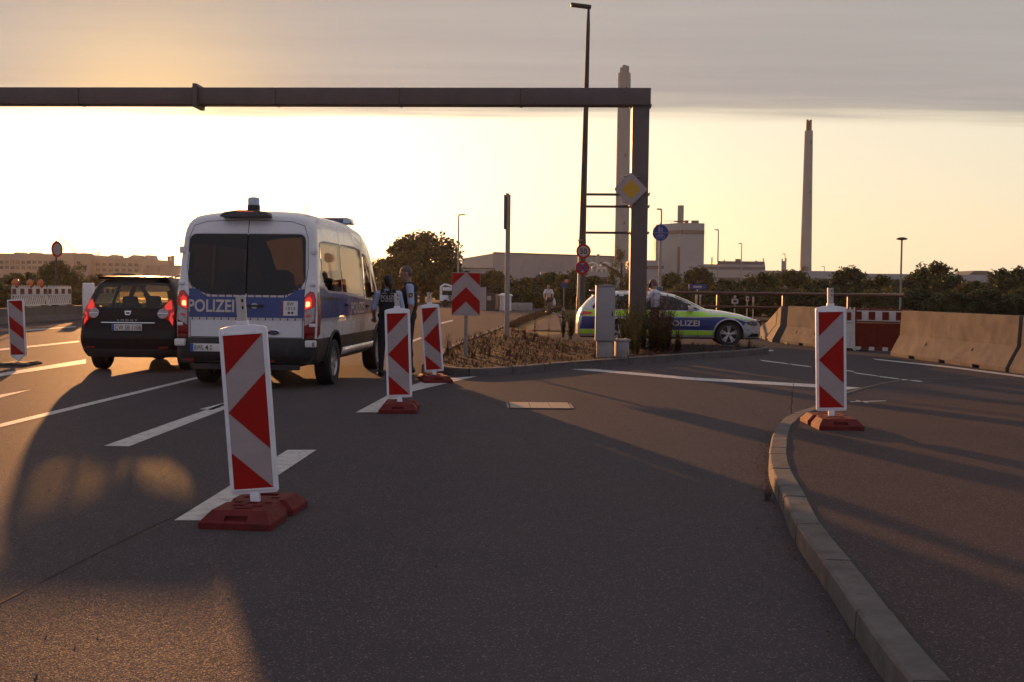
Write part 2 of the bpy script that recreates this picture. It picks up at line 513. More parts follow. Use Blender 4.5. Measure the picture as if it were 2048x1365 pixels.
# footway surface: strips from the back of the kerb outwards
mb = MB(); vs = []; fs = []
sel = list(range(0, len(path), 4))
offs = [.155, .6, 1.5, 4, 10, 30]
for i in sel:
    p, n_ = path[i], nrm[i]
    for o_ in offs:
        d = n_ if o_ < .3 else Vector((1, 0, 0)).lerp(n_, .4 if o_ < 1 else 0).normalized()
        q = p + d * o_ if o_ < .3 else p + n_ * .155 + d * (o_ - .155)
        vs.append((q.x, q.y, walk_z(p.y) - .012))
w_ = len(offs)
for a in range(len(sel) - 1):
    for b in range(w_ - 1):
        fs.append((a * w_ + b, a * w_ + b + 1, (a + 1) * w_ + b + 1, (a + 1) * w_ + b))
mb.add(vs, fs)
tag(mb.build('footway', ASPH2, smooth=40), kind='structure')

def kerb_run(root, pth, nr, hfun, lens, width=.15, mat_=KERB, round_=.014, gap=.008):
    """kerb stones one by one along a path; each is a swept, rounded profile"""
    i = 0; j = 0; step = (pth[1] - pth[0]).length
    while i < len(pth) - 2:
        n_ = max(2, int(lens(pth[i]) / step)); e = min(i + n_, len(pth) - 1)
        idx = sorted(set([i] + list(range(i, e, 3)) + [e]))
        jz = random.uniform(-.003, .003); jx = random.uniform(-.004, .004)
        vs = []; fs = []
        for q, k in enumerate(idx):
            p = pth[k].copy()
            if q == 0: p = p + (pth[k + 1] - pth[k]).normalized() * gap
            if q == len(idx) - 1: p = p - (pth[k] - pth[k - 1]).normalized() * gap
            h = hfun(p) + jz; n2_ = nr[k]
            for ox, oz in ((0, -.05), (.006, h - round_), (.012, h - .006), (.022, h), (width - .004, h + .001), (width, h - .004), (width, -.05)):
                v = p + n2_ * (ox + jx); vs.append((v.x, v.y, oz))
        c = 7
        for q in range(len(idx) - 1):
            for k in range(c - 1):
                fs.append((q * c + k, (q + 1) * c + k, (q + 1) * c + k + 1, q * c + k + 1))
        fs.append(tuple(range(c))); fs.append(tuple((len(idx) - 1) * c + k for k in range(c - 1, -1, -1)))
        MB().add(vs, fs).build('kerb_stone', mat_, root, smooth=28)
        i = e; j += 1
kr = empty('kerb', (0, 0, 0)); tag(kr, kind='structure')
kcut = next(i for i, p in enumerate(path) if p.y > 14.2)
kerb_run(kr, path[:kcut], nrm[:kcut], lambda p: walk_z(p.y), lambda p: .95 if p.y < 7 else (.42 if p.y < 13.5 else .95))
# beyond that only a flush edging strip is left
kerb_run(kr, path[kcut:], nrm[kcut:], lambda p: max(.012, walk_z(p.y)), lambda p: .95, width=.06, mat_=pm('edging_strip', (.14, .11, .09), .85, var=.3, vs=6, world_co=True), round_=.004)
# dark earth-filled joint between kerb and footway
mb = MB(); vs = []; fs = []
for a, i in enumerate(sel):
    p, n_ = path[i], nrm[i]
    wj = .004 + .012 * abs(math.sin(i * 1.7)) * (1 if p.y < 12 else .2)
    for o_ in (.149, .158 + wj):
        q = p + n_ * o_; vs.append((q.x, q.y, walk_z(p.y) - .009))
for a in range(len(sel) - 1): fs.append((2 * a, 2 * a + 1, 2 * a + 3, 2 * a + 2))
tag(MB().add(vs, fs).build('kerb_joint', DARKC), kind='structure')

# ---- traffic island
isl_front = [(-1.42, 20.1), (-1.12, 19.25), (-.58, 19.02), (.2, 19.75), (1.1, 21.0), (2.16, 22.3), (3.6, 24.0), (5.3, 25.9), (6.1, 27.0)]
isl_back = [(6.2, 27.6), (5.6, 28.2), (3.4, 28.9), (1.6, 30.0), (.8, 33), (.2, 37.5), (-.3, 42)]
isl_left = [(-.42, 41), (-.8, 36), (-1.35, 29), (-1.55, 24.5), (-1.46, 20.6)]
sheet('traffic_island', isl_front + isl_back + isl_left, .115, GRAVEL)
ir = empty('island_kerb', (0, 0, 0)); tag(ir, kind='structure')
for pts in ([(-1.46, 20.6), (-1.42, 20.1), (-1.12, 19.25), (-.58, 19.02), (.2, 19.75), (1.1, 21.0), (2.16, 22.3), (3.6, 24.0), (5.3, 25.9), (6.1, 27.0), (6.25, 27.7), (5.6, 28.3), (3.4, 29.0)],
            [(-.3, 43), (-.8, 36), (-1.35, 29), (-1.56, 24.5), (-1.47, 20.6)]):
    p_ = spline(pts, .05); n_ = []
    for i in range(len(p_)):
        t = (p_[min(i + 1, len(p_) - 1)] - p_[max(i - 1, 0)]).normalized(); n_.append(Vector((-t.y, t.x, 0)))
    kerb_run(ir, p_, n_, lambda p: .135, lambda p: .98)

# ---- painted markings
def mark(px, z=.004, name='lane_marking'):
    q = [G(x, y, z) for x, y in px]
    vs, fs = flat_cut([[(p.x, p.y) for p in q]], .5)
    mb = MB(); mb.add([(x, y, z) for x, y in vs], fs)
    # face up
    o = mb.build(name, PAINT)
    if o.data.polygons[0].normal.z < 0: o.data.flip_normals()
    return tag(o, kind='structure')
mark([(0, 848), (0, 855), (390, 759), (560, 717), (556, 715), (390, 755)])
mark([(-160, 888), (-160, 897), (0, 855), (0, 848)])
mark([(208, 892), (258, 893), (478, 808), (452, 806)])
mark([(398, 819), (425, 820), (470, 803), (452, 805)])
mark([(0, 790), (64, 779), (0, 796), (-60, 806), (-60, 799)])
mark([(-60, 757), (0, 747), (172, 719), (172, 727), (0, 753), (-60, 763)])
mark([(-60, 707), (0, 698), (158, 682), (158, 684.6), (0, 701.5), (-60, 711)])
mark([(20, 664), (50, 660), (152, 653), (152, 654.4), (50, 662.3), (20, 666)])
mark([(348, 1041), (420, 1041), (633, 900), (575, 900)])
mark([(712, 825), (755, 825), (826, 783), (790, 783)])
mark([(790, 783), (826, 783), (895, 766.5), (956, 752.5), (905, 756), (843, 764)])
mark([(1138, 738.5), (1188, 738.5), (1392, 755.7), (1623, 768.4), (1722, 776), (1695, 779.7), (1618, 774.3), (1392, 761), (1256, 749)])
for a, b in (((880, 66), (1000, 81)), ((1010, 83), (1100, 94)), ((1250, 110), (1290, 115)), ((1292, 121), (1395, 135)), ((1402, 137), (1490, 148)), ((1502, 151), (1592, 159))):
    (x0, y0), (x1, y1) = [(1120 + p[0] / 2.207, 690 + p[1] / 2.207) for p in (a, b)]
    mark([(x0, y0), (x1, y1), (x1 + 6, y1 + 2.4), (x0 + 6, y0 + 2.4)])
mark([(1745, 717.5), (1900, 733), (2048, 752), (2120, 762), (2120, 766), (2048, 755.5), (1900, 736), (1752, 720)])
mark([(1470, 706), (1545, 700), (1548, 702), (1475, 708)])
mark([(880, 646), (905, 640), (907, 642), (884, 648)]); mark([(800, 690), (840, 675), (845, 677), (806, 692)])
# survey cross chalked on the footway
mark([(1700, 803.5), (1772, 801.5), (1772, 802.6), (1700, 804.6)], .02, 'chalk_line'); mark([(1712, 800.5), (1744, 807), (1744, 808), (1711, 801.6)], .02, 'chalk_line')
# tar joint between the two road surfaces
TAR = pm('tar_joint', (.055, .040, .032), .8, spec=.12, var=.3, vs=10, world_co=True)
mb = MB(); vs = []; fs = []
jp = spline([tuple(G(x, y))[:2] for x, y in ((-120, 1262), (0, 1206), (150, 1130), (300, 1055), (420, 1003), (500, 965))], .06)
for i, p in enumerate(jp):
    t = (jp[min(i + 1, len(jp) - 1)] - jp[max(0, i - 1)]).normalized(); n_ = Vector((t.y, -t.x, 0))
    w = .006 + .003 * math.sin(i * .9) + random.uniform(-.002, .002)
    for s in (-1, 1):
        q = p + n_ * (s * w + .004 * math.sin(i * .23)); vs.append((q.x, q.y, .003))
for i in range(len(jp) - 1): fs.append((2 * i, 2 * i + 1, 2 * i + 3, 2 * i + 2))
tag(MB().add(vs, fs).build('tar_joint', TAR), kind='structure')
mb = MB(); jp = spline([tuple(G(x, y))[:2] for x, y in ((888, 772), (940, 790), (1010, 812))], .1); vs = []; fs = []
for i, p in enumerate(jp):
    for s in (-1, 1): vs.append((p.x + s * .008, p.y + s * .02, .003))
for i in range(len(jp) - 1): fs.append((2 * i, 2 * i + 1, 2 * i + 3, 2 * i + 2))
tag(MB().add(vs, fs).build('tar_joint', TAR), kind='structure')
# drain cover set into the junction
dr = empty('drain_cover', (.36, 14.25, 0), R(1.5), 'rusty pale rectangular drain cover set in the junction asphalt', 'drain cover')
IRON = pm('drain_plate', (.30, .235, .18), .7, var=.25, vs=12, dirt=(.14, .10, .07), dirt_amt=.6, dirt_s=6, bump=.3, bs=60)
MB().box((0, 0, .004), (.78, .74, .008)).build('frame', DARKC, dr)
for k in range(3):
    MB().box(((k - 1) * .255, 0, .009), (.247, .70, .008)).build('plate', IRON, dr)
for sx in (-1, 1): MB().box((sx * .405, 0, .005), (.02, .55, .006)).build('edge_bar', IRON, dr)
# ================================================================ VEHICLES
WHITE = pm('van_paint', (.74, .735, .745), .28, var=.02, vs=1.5, coat=.6, dirt=(.62, .60, .58), dirt_amt=.2, dirt_s=.5)
SILVER = pm('silver_paint', (.55, .56, .58), .3, metal=.25, var=.03, coat=.6)
BLACKP = pm('black_paint', (.010, .006, .006), .38, var=.1, vs=1.0, coat=.12, spec=.22)
PLAST = pm('dark_plastic', (.022, .020, .020), .55, var=.3, vs=9, dirt=(.06, .05, .042), dirt_amt=.35, dirt_s=3)
RUBBER = pm('tyre_rubber', (.018, .017, .016), .8, var=.3, vs=20, bump=.2, bs=90, dirt=(.05, .043, .038), dirt_amt=.4)
INT = pm('cabin_trim', (.03, .027, .025), .8, var=.2)
SEATM = pm('seat_fabric', (.02, .019, .021), .9, var=.25, vs=20)
ALLOY = pm('alloy', (.48, .47, .46), .35, metal=.8, var=.08)
DKALLOY = pm('dark_alloy', (.05, .05, .05), .4, metal=.5)
BLUE = pm('police_blue', (.018, .045, .20), .35, var=.06, coat=.4)
NEON = pm('neon_yellow', (.46, .84, .06), .4, var=.05, coat=.3, emit=(.38, .74, .05), es=.0)
REFL = pm('reflective_silver', (.60, .52, .46), .45, var=.05)
CHROME = pm('chrome', (.7, .7, .7), .12, metal=1.0, var=.03)
PLATEW = pm('plate_white', (.72, .70, .66), .45, var=.05, dirt=(.45, .41, .36), dirt_amt=.3, dirt_s=20)
PLATEB = pm('plate_blue', (.02, .08, .42), .45)
INK = pm('black_ink', (.012, .012, .012), .6)
REDL = pm('red_lens', (.42, .012, .012), .2, var=.1, vs=30, coat=.5, emit=(1, .03, .02), es=.05)
REDDARK = pm('red_reflector', (.22, .006, .006), .25, var=.1, vs=30, coat=.5)
LITR = pm('lit_lamp_red', (.6, .03, .02), .3, emit=(1.0, .045, .03), es=.42, var=.3, vs=40)
LITO = pm('lit_lamp_core', (.9, .5, .2), .3, emit=(1.0, .52, .20), es=1.2, var=.3, vs=40)
CLEARL = pm('clear_lens', (.40, .34, .33), .15, var=.35, vs=25, coat=.8)
GL_DARK = glass_mat('privacy_glass', (.013, .0075, .004))
GL_SIDE = glass_mat('side_glass', (.07, .05, .035))
GL_CAR = glass_mat('car_glass', (.52, .51, .36))
GL_GREEN = glass_mat('green_glass', (.20, .24, .20))
GL_SCREEN = glass_mat('windscreen_glass', (.75, .78, .72))
BLUEGL = pm('blue_lens', (.012, .03, .10), .12, var=.2, vs=20, coat=.8)
PALEGL = pm('pale_blue_lens', (.42, .55, .66), .12, var=.2, vs=20, coat=.8)

def pip(p, poly):
    x, y = p; c = False; n = len(poly)
    for i in range(n):
        (x0, y0), (x1, y1) = poly[i], poly[i - 1]
        if (y0 > y) != (y1 > y) and x < (x1 - x0) * (y - y0) / (y1 - y0) + x0: c = not c
    return c
def pdist(p, poly):
    d = 1e9; P_ = Vector(p)
    for i in range(len(poly)):
        a, b = Vector(poly[i - 1]), Vector(poly[i]); ab = b - a
        t = max(0, min(1, (P_ - a).dot(ab) / max(1e-9, ab.dot(ab)))); d = min(d, (P_ - a - ab * t).length)
    return d

class Body:
    def __init__(s, **k): s.__dict__.update(k); s.W0 = max(w for _, w in s.W)
    def ti(s, tab, x): return float(np.interp(x, [a for a, _ in tab], [b for _, b in tab]))
    def hwst(s, y, z):
        zt = s.ti(s.zt, y)
        zz = z if z < s.zb else s.zb + (z - s.zb) * (s.zref - s.zb) / max(.02, zt - s.zb)
        return s.hwz(y, min(zz, s.zref), zt)
    def hwz(s, y, zz, zt):
        w = s.ti(s.W, zz)
        h = min(1, max(0, (s.hood0 - zt) / s.hoodr))
        if h > 0 and zz > s.zb:
            t = (zz - s.zb) / (s.zref - s.zb)
            w = w * (1 - h) + h * s.ti(s.W, s.zb) * max(0, 1 - t ** 3.2) ** .5
        return w * s.ti(s.plan, y)
    def slant_(s, z): return s.ti(s.slant, z)
    def side(s, sg, eps):
        def f(Y, z):
            sl = s.slant_(z); y = Y
            if Y < s.sl: y = max(0, (Y - sl) / (1 - sl / s.sl))
            return (sg * (s.hwst(y, z) + eps), Y, z)
        return f
    def rear(s, eps):
        def f(x, z):
            w = s.hwst(0, z)
            return (x, s.slant_(z) - s.bow * (1 - min(1, (x / max(.05, w)) ** 2)) - eps, z)
        return f
    def shell(s, root, mats, side_holes, rear_holes, screen, arches, lower=None, zs=None):
        ys = [0, .012, .03, .06, .1] + list(np.arange(.18, s.L - .12, .07)) + [s.L - .1, s.L - .06, s.L - .03, s.L]
        zzs = zs or (list(np.arange(s.W[0][0], s.zref - .36, .05)) + [s.zref - .36 + .36 * math.sin(a * math.pi / 2) for a in np.linspace(0.02, 1, 14)])
        if lower: zzs = sorted(zzs + [lower]); zzs = [z for i, z in enumerate(zzs) if i == 0 or z - zzs[i - 1] > 1e-3]
        n = len(zzs); bm = bmesh.new(); rows = []
        for y in ys:
            zt = s.ti(s.zt, y); row = []
            pts = []
            for zz in zzs:
                z = zz if zz < s.zb else s.zb + (zz - s.zb) * (zt - s.zb) / (s.zref - s.zb)
                w = s.hwz(y, zz, zt)
                Y = y + s.slant_(z) * max(0, 1 - y / s.sl)
                pts.append((w, Y, z))
            ring = [bm.verts.new((0, pts[0][1], pts[0][2]))] + [bm.verts.new(p) for p in pts[:-1]] + [bm.verts.new((0, pts[-1][1], pts[-1][2]))] + [bm.verts.new((-p[0], p[1], p[2])) for p in reversed(pts[:-1])]
            rows.append((ring, pts))
        m = len(rows[0][0])
        for a in range(len(rows) - 1):
            A, B = rows[a][0], rows[a + 1][0]
            for k in range(m):
                bm.faces.new((A[k], B[k], B[(k + 1) % m], A[(k + 1) % m]))
        nc = 24
        for ring, pts, rear in ((rows[0][0], rows[0][1], True), (rows[-1][0], rows[-1][1], False)):
            R_ = ring[1:n]; L_ = [ring[m - 1 - i] for i in range(n - 1)]
            grid = []
            for i in range(n - 1):
                w, Y, z = pts[i]; line = [L_[i]]
                for c in range(1, nc):
                    x = w * (2 * c / nc - 1)
                    line.append(bm.verts.new((x, Y - (s.bow * (1 - (x / max(w, .05)) ** 2) if rear else -.03 * (1 - (x / max(w, .05)) ** 2)), z)))
                line.append(R_[i]); grid.append(line)
            for i in range(n - 2):
                for c in range(nc):
                    q = (grid[i][c], grid[i][c + 1], grid[i + 1][c + 1], grid[i + 1][c])
                    bm.faces.new(q if rear else q[::-1])
            top = ring[n]
            for c in range(nc):
                bm.faces.new((grid[-1][c], grid[-1][c + 1], top) if rear else (grid[-1][c + 1], grid[-1][c], top))
            bot = ring[0]
            for c in range(nc):
                bm.faces.new((grid[0][c + 1], grid[0][c], bot) if rear else (grid[0][c], grid[0][c + 1], bot))
        bmesh.ops.recalc_face_normals(bm, faces=bm.faces)
        for f in bm.faces:
            f.material_index = 1 if lower and f.calc_center_median().z < lower else 0
        me = bpy.data.meshes.new('body'); bm.to_mesh(me); bm.free()
        for q in mats: me.materials.append(q)
        o = link('body', me, root)
        cut = []
        for sg in (-1, 1):
            for (Yc, zc_, ra) in arches:
                mb = MB(); mb.lathe([(ra, s.W0 - .30), (ra, s.W0 + .3)], 40, (0, Yc, zc_), AX_X if sg > 0 else Matrix(((0, 0, -1), (0, 1, 0), (1, 0, 0))), m=1)
                c = mb.build('cutter', list(mats)); cut.append(c)
                md = o.modifiers.new('arch', 'BOOLEAN'); md.operation = 'DIFFERENCE'; md.object = c; md.solver = 'EXACT'
        keep_m = o.matrix_world.copy(); par = o.parent; o.parent = None
        bpy.context.view_layer.update()
        bake(o); o.parent = par
        for c in cut: bpy.data.objects.remove(c)
        bm = bmesh.new(); bm.from_mesh(o.data)
        kill = []; scr = []
        for f in bm.faces:
            c = f.calc_center_median()
            if abs(f.normal.x) > .35 and abs(c.x) > .4:
                for h in side_holes:
                    if pip((c.y, c.z), h) and pdist((c.y, c.z), h) > .022: kill.append(f); break
                else:
                    pass
            if f.normal.y < -.4 and c.y < .75:
                for h in rear_holes:
                    if pip((c.x, c.z), h) and pdist((c.x, c.z), h) > .022: kill.append(f); break
            if screen and f.normal.z > .2 and f.normal.y > .25 and screen[0] < c.y < screen[1] and abs(c.x) < screen[2] * s.ti(s.plan, c.y) and c.z > screen[3]:
                scr.append(f)
        kill = list(set(kill)); scr = [f for f in scr if f not in kill]
        gv = {}; gf = []
        for f in scr:
            gf.append([gv.setdefault(v.index, (len(gv), tuple(v.co)))[0] for v in f.verts])
        bmesh.ops.delete(bm, geom=list(set(kill + scr)), context='FACES')
        bm.to_mesh(o.data); bm.free()
        o.data.polygons.foreach_set('use_smooth', [True] * len(o.data.polygons)); o.data.set_sharp_from_angle(angle=R(32))
        md = o.modifiers.new('thick', 'SOLIDIFY'); md.thickness = .035; md.offset = -1; md.material_offset = 2; md.material_offset_rim = 1
        if gf:
            me = bpy.data.meshes.new('windscreen'); me.from_pydata([p for _, p in sorted(gv.values())], [], gf); me.materials.append(GL_SCREEN); me.update()
            me.polygons.foreach_set('use_smooth', [True] * len(me.polygons))
            link('windscreen', me, root)
        return o

def wheel(root, x, y, r, rr, width, sg, rim_mat, spokes, dbl=False, dark=DKALLOY):
    e = bpy.data.objects.new('wheel', None); col.objects.link(e); e.parent = root; e.location = (x, y, r); e.empty_display_size = .1
    ax = AX_X if sg > 0 else Matrix(((0, 0, -1), (0, 1, 0), (1, 0, 0)))
    w = width / 2
    prof = [(rr, -w * .9), (r * .93, -w), (r * .985, -w * .86), (r, -w * .55)]
    for k in range(4):
        a = -w * .55 + k * w * .3
        prof += [(r, a), (r, a + w * .22), (r - .008, a + w * .23), (r - .008, a + w * .29)]
    prof += [(r, w * .65), (r * .985, w * .88), (r * .94, w), (rr + .01, w * .95), (rr, w * .8)]
    MB().lathe(prof, 40, (0, 0, 0), ax, cap=False).build('tyre', RUBBER, e, smooth=35)
    mb = MB(); mb.lathe([(rr, -w * .5), (rr, w * .82), (rr * .96, w * .88), (rr * .93, w * .78), (rr * .92, w * .1)], 40, (0, 0, 0), ax, m=0, cap=False)
    mb.lathe([(rr * .9, w * .05), (rr * .9, w * .1), (.0005, w * .1)], 30, (0, 0, 0), ax, m=1)
    for k in range(spokes):
        for dd in ((-.10, .10) if dbl else (0,)):
            a = 2 * math.pi * k / spokes + .3 + dd
            a2 = 2 * math.pi * k / spokes + .3 + dd * 1.6
            wd = .016 if dbl else rr * .10
            p0 = Vector((0, math.cos(a) * rr * .12, math.sin(a) * rr * .12)); p1 = Vector((0, math.cos(a2) * rr * .95, math.sin(a2) * rr * .95))
            t = (p1 - p0).normalized(); nn = Vector((0, -t.z, t.y))
            vs = []
            for q, wq, dxx in ((p0, wd * 1.3, .62), (p1, wd, .72)):
                for b_ in (-1, 1):
                    for xx in (.15 * w, dxx * w):
                        v = q + nn * wq * b_; vs.append((sg * xx, v.y, v.z))
            mb.add(vs, [(0, 1, 3, 2), (4, 6, 7, 5), (0, 4, 5, 1), (2, 3, 7, 6), (1, 5, 7, 3), (0, 2, 6, 4)], 0)
    mb.lathe([(rr * .24, w * .1), (rr * .22, w * .68), (rr * .12, w * .74), (.001, w * .74)], 16, (0, 0, 0), ax, m=0)
    mb.build('rim', [rim_mat, dark], e, smooth=35)
    return e
def seat(root, x, y, z, w=.48, h=.62):
    mb = MB()
    mb.prism(rpoly([(-w / 2, 0), (w / 2, 0), (w / 2 * .85, h), (-w / 2 * .85, h)], .08), -.06, .06, mp=lambda a, b, c: (x + a, y + c - b * .12, z + b))
    mb.prism(rpoly([(-w / 2, -.05), (w / 2, -.05), (w / 2, .45), (-w / 2, .45)], .06), -.08, .06, mp=lambda a, b, c: (x + a, y + b, z + c))
    mb.prism(rpoly([(-.14, 0), (.14, 0), (.12, .19), (-.12, .19)], .05), -.045, .045, mp=lambda a, b, c: (x + a, y + c - (h + .05) * .12 - b * .1, z + h + .05 + b))
    mb.tube([(x - .06, y - h * .12, z + h - .02), (x - .06, y - (h + .08) * .12, z + h + .1)], .008, 6); mb.tube([(x + .06, y - h * .12, z + h - .02), (x + .06, y - (h + .08) * .12, z + h + .1)], .008, 6)
    return mb.build('seat', SEATM, root, smooth=40)
def ticks(name, line, mp, tk, mat_, parent, every, w):
    """small dark squares along a polyline of the livery"""
    polys = []
    for (a, b) in zip(line, line[1:]):
        a, b = Vector(a), Vector(b); L_ = (b - a).length; t = (b - a).normalized(); n_ = Vector((-t.y, t.x)); k = every / 2
        while k < L_:
            p = a + t * k
            polys.append([tuple(p + t * w + n_ * tk), tuple(p - t * w + n_ * tk), tuple(p - t * w - n_ * tk), tuple(p + t * w - n_ * tk)]); k += every
    return tag(panel(name, polys, mp, mat_, parent, grid=0), kind='stuff')
def band(line, th):
    L_ = [Vector(p) for p in line]; upv = []; dn = []
    for i, p in enumerate(L_):
        t = (L_[min(i + 1, len(L_) - 1)] - L_[max(0, i - 1)]).normalized(); n_ = Vector((-t.y, t.x))
        upv.append(tuple(p + n_ * th)); dn.append(tuple(p - n_ * th))
    return [[upv[i], dn[i], dn[i + 1], upv[i + 1]] for i in range(len(L_) - 1)]

# ---------------------------------------------------------------- police van
van = empty('police_van', (-3.83, 16.2, 0), R(-4.6), 'white police van with blue stripe and blue roof beacon, seen from behind on the road', 'van'); van.scale = (1.03, 1, 1)
VB = Body(L=5.5, bow=.035, zb=1.10, zref=2.55, sl=.9, hood0=1.75, hoodr=.45,
          W=[(.38, .95), (.45, .985), (.6, 1.005), (1.0, 1.022), (1.3, 1.018), (1.5, 1.002), (1.9, .975), (2.2, .945), (2.32, .925), (2.40, .895), (2.46, .84), (2.50, .755), (2.53, .56), (2.545, .30), (2.55, 0)],
          zt=[(0, 2.52), (.10, 2.56), (.5, 2.60), (2.6, 2.60), (3.4, 2.53), (3.85, 2.38), (4.1, 2.22), (4.85, 1.40), (5.2, 1.22), (5.4, 1.04), (5.5, .80)],
          plan=[(0, .968), (.012, .980), (.03, .989), (.06, .996), (.1, 1), (3.8, 1), (4.6, .975), (5.1, .92), (5.35, .84), (5.5, .68)],
          slant=[(.38, .0), (.75, .0), (1.0, .0), (1.35, .02), (2.25, .13), (2.45, .19), (2.55, .22)])
vrw = rpoly([(-.835, 2.235), (.815, 2.235), (.835, 1.52), (.62, 1.355), (-.60, 1.355), (-.85, 1.52)], [.10, .10, .12, .16, .16, .12], 6)
vs1 = rpoly([(.30, 2.13), (1.50, 2.14), (1.50, 1.41), (.62, 1.43), (.36, 1.58)], [.08, .03, .03, .1, .1])
vs2 = rpoly([(1.56, 2.14), (3.05, 2.10), (3.05, 1.35), (1.56, 1.41)], [.03, .05, .04, .03])
vs3 = rpoly([(3.20, 2.06), (3.55, 2.02), (4.30, 1.46), (4.26, 1.27), (3.20, 1.30)], [.04, .08, .08, .05, .05])
VB.shell(van, [WHITE, PLAST, INT, INT], [vs1, vs2, vs3], [vrw], (3.85, 4.85, .86, 1.3), [(1.05, .36, .44), (4.40, .36, .44)], lower=.735)
rm = VB.rear(.006)
for poly, nm in ((vrw, 0),):
    left = [p for p in poly]
    bmv, bmf = flat_cut([poly], 0)
    half_l = rpoly([(-.835, 2.235), (-.008, 2.235), (-.008, 1.355), (-.60, 1.355), (-.85, 1.52)], [.10, .01, .01, .16, .12], 6)
    half_r = rpoly([(.008, 2.235), (.815, 2.235), (.835, 1.52), (.62, 1.355), (.008, 1.355)], [.01, .10, .12, .16, .01], 6)
    panel('rear_window', half_l, rm, GL_DARK, van); panel('rear_window', half_r, rm, GL_DARK, van)
for sg in (1, -1):
    sm = VB.side(sg, .005)
    for p in (vs1, vs2, vs3): panel('side_window', p, sm, GL_SIDE, van)
    # livery
    panel('blue_stripe', [(.13, 1.02), (4.75, 1.04), (4.72, 1.24), (4.3, 1.255), (3.1, 1.285), (1.56, 1.375), (.64, 1.395), (.36, 1.46), (.15, 1.46)], VB.side(sg, .006), BLUE, van, grid=.05)
    ln_t = [(.15, 1.475), (.36, 1.475), (.64, 1.41), (1.56, 1.39), (3.1, 1.305)]; ln_b = [(.13, 1.0), (2.4, 1.01), (4.75, 1.02)]
    for ln in (ln_t, ln_b):
        panel('reflective_strip', band(ln, .016), VB.side(sg, .0075), REFL, van); ticks('strip_checks', ln, VB.side(sg, .0095), .016, BLUE, van, .075, .012)
    word('lettering', 'POLIZEI', 1.05, .19, (2.62, 1.15), VB.side(sg, .010), REFL, van, .02, flip=sg)
    # door lines, rail of the sliding door, sill strip
    for ln in ([(1.53, .74), (1.53, .9), (1.50, 1.05), (1.53, 1.4), (1.53, 2.40)], [(3.12, .55), (3.12, 1.3), (3.12, 2.2), (3.3, 2.33)], [(4.35, .7), (4.35, 1.25)]):
        panel('door_seam', band(ln, .005), VB.side(sg, .004), DARKC, van)
    panel('door_rail', [(.18, 1.30), (1.50, 1.275), (1.50, 1.315), (.18, 1.345)], VB.side(sg, .008), PLAST, van)
    panel('door_rail_trim', [(.2, 1.316), (1.48, 1.292), (1.48, 1.304), (.2, 1.33)], VB.side(sg, .012), CHROME, van)
    panel('sill_strip', rpoly([(1.55, .43), (3.9, .43), (3.9, .54), (1.55, .54)], .02), VB.side(sg, .02), WHITE, van, thick=.02)
    panel('door_handle', rpoly([(1.68, 1.185), (1.86, 1.185), (1.86, 1.225), (1.68, 1.225)], .015), VB.side(sg, .025), PLAST, van, thick=.02)
    panel('door_handle', rpoly([(3.22, 1.145), (3.40, 1.145), (3.40, 1.185), (3.22, 1.185)], .015), VB.side(sg, .025), PLAST, van, thick=.02)
    # arch rims
    for Yc in (1.05, 4.40):
        arc = [(Yc + .455 * math.cos(a), .36 + .455 * math.sin(a)) for a in np.linspace(-.05, math.pi + .05, 24)]
        panel('arch_trim', band(arc, .022), VB.side(sg, .012), PLAST, van, grid=0, thick=.02)
    # mirrors
    mb = MB(); mb.box((sg * 1.15, 4.32, 1.46), (.15, .10, .26)); mb.tube([(sg * .98, 4.36, 1.38), (sg * 1.14, 4.33, 1.40)], .03, 8)
    mb.build('mirror', PLAST, van, bevel=.03)
    # tail lights: lens bodies that wrap the corner
    hw0 = .985
    lens = [(.828, .735), (.975, .735), (.99, 1.30), (.955, 1.405), (.90, 1.415), (.828, 1.33)]
    fl = lambda pl: [(sg * a, b) for a, b in (pl if sg > 0 else pl[::-1])]
    lamp = panel('tail_light', fl(lens), VB.rear(.012), REDDARK, van, thick=.02)
    panel('lens', fl([(.838, .92), (.972, .995), (.978, 1.20), (.838, 1.13)]), VB.rear(.026), CLEARL, lamp, grid=0)
    panel('lens', fl([(.836, 1.135), (.98, 1.205), (.984, 1.30), (.952, 1.392), (.90, 1.40), (.836, 1.325)]), VB.rear(.026), REDL, lamp, grid=0)
    panel('lens', fl([(.842, 1.15), (.935, 1.19), (.94, 1.30), (.90, 1.35), (.842, 1.30)]), VB.rear(.031), LITR, lamp, grid=0)
    panel('lens', fl(rpoly([(.852, 1.185), (.915, 1.20), (.915, 1.27), (.855, 1.27)], .025)), VB.rear(.036), LITO, lamp, grid=0)
    panel('lens', fl(rpoly([(.855, 1.04), (.92, 1.05), (.92, 1.085), (.855, 1.075)], .01)), VB.rear(.031), REDL, lamp, grid=0)
    panel('tail_light_side', [(.02, .735), (.115, .80), (.125, 1.30), (.10, 1.40), (.06, 1.41), (.03, 1.30)], VB.side(sg, .008), REDDARK, van)
    # hinges
    for z in (2.0, .93, 1.52):
        p = VB.rear(0)(sg * .93, z)
        mb = MB(); mb.box((p[0] + sg * .012, p[1] - .012, z), (.085, .04, .10 if z > 1.9 else .05)); mb.build('hinge', WHITE, van, bevel=.012)
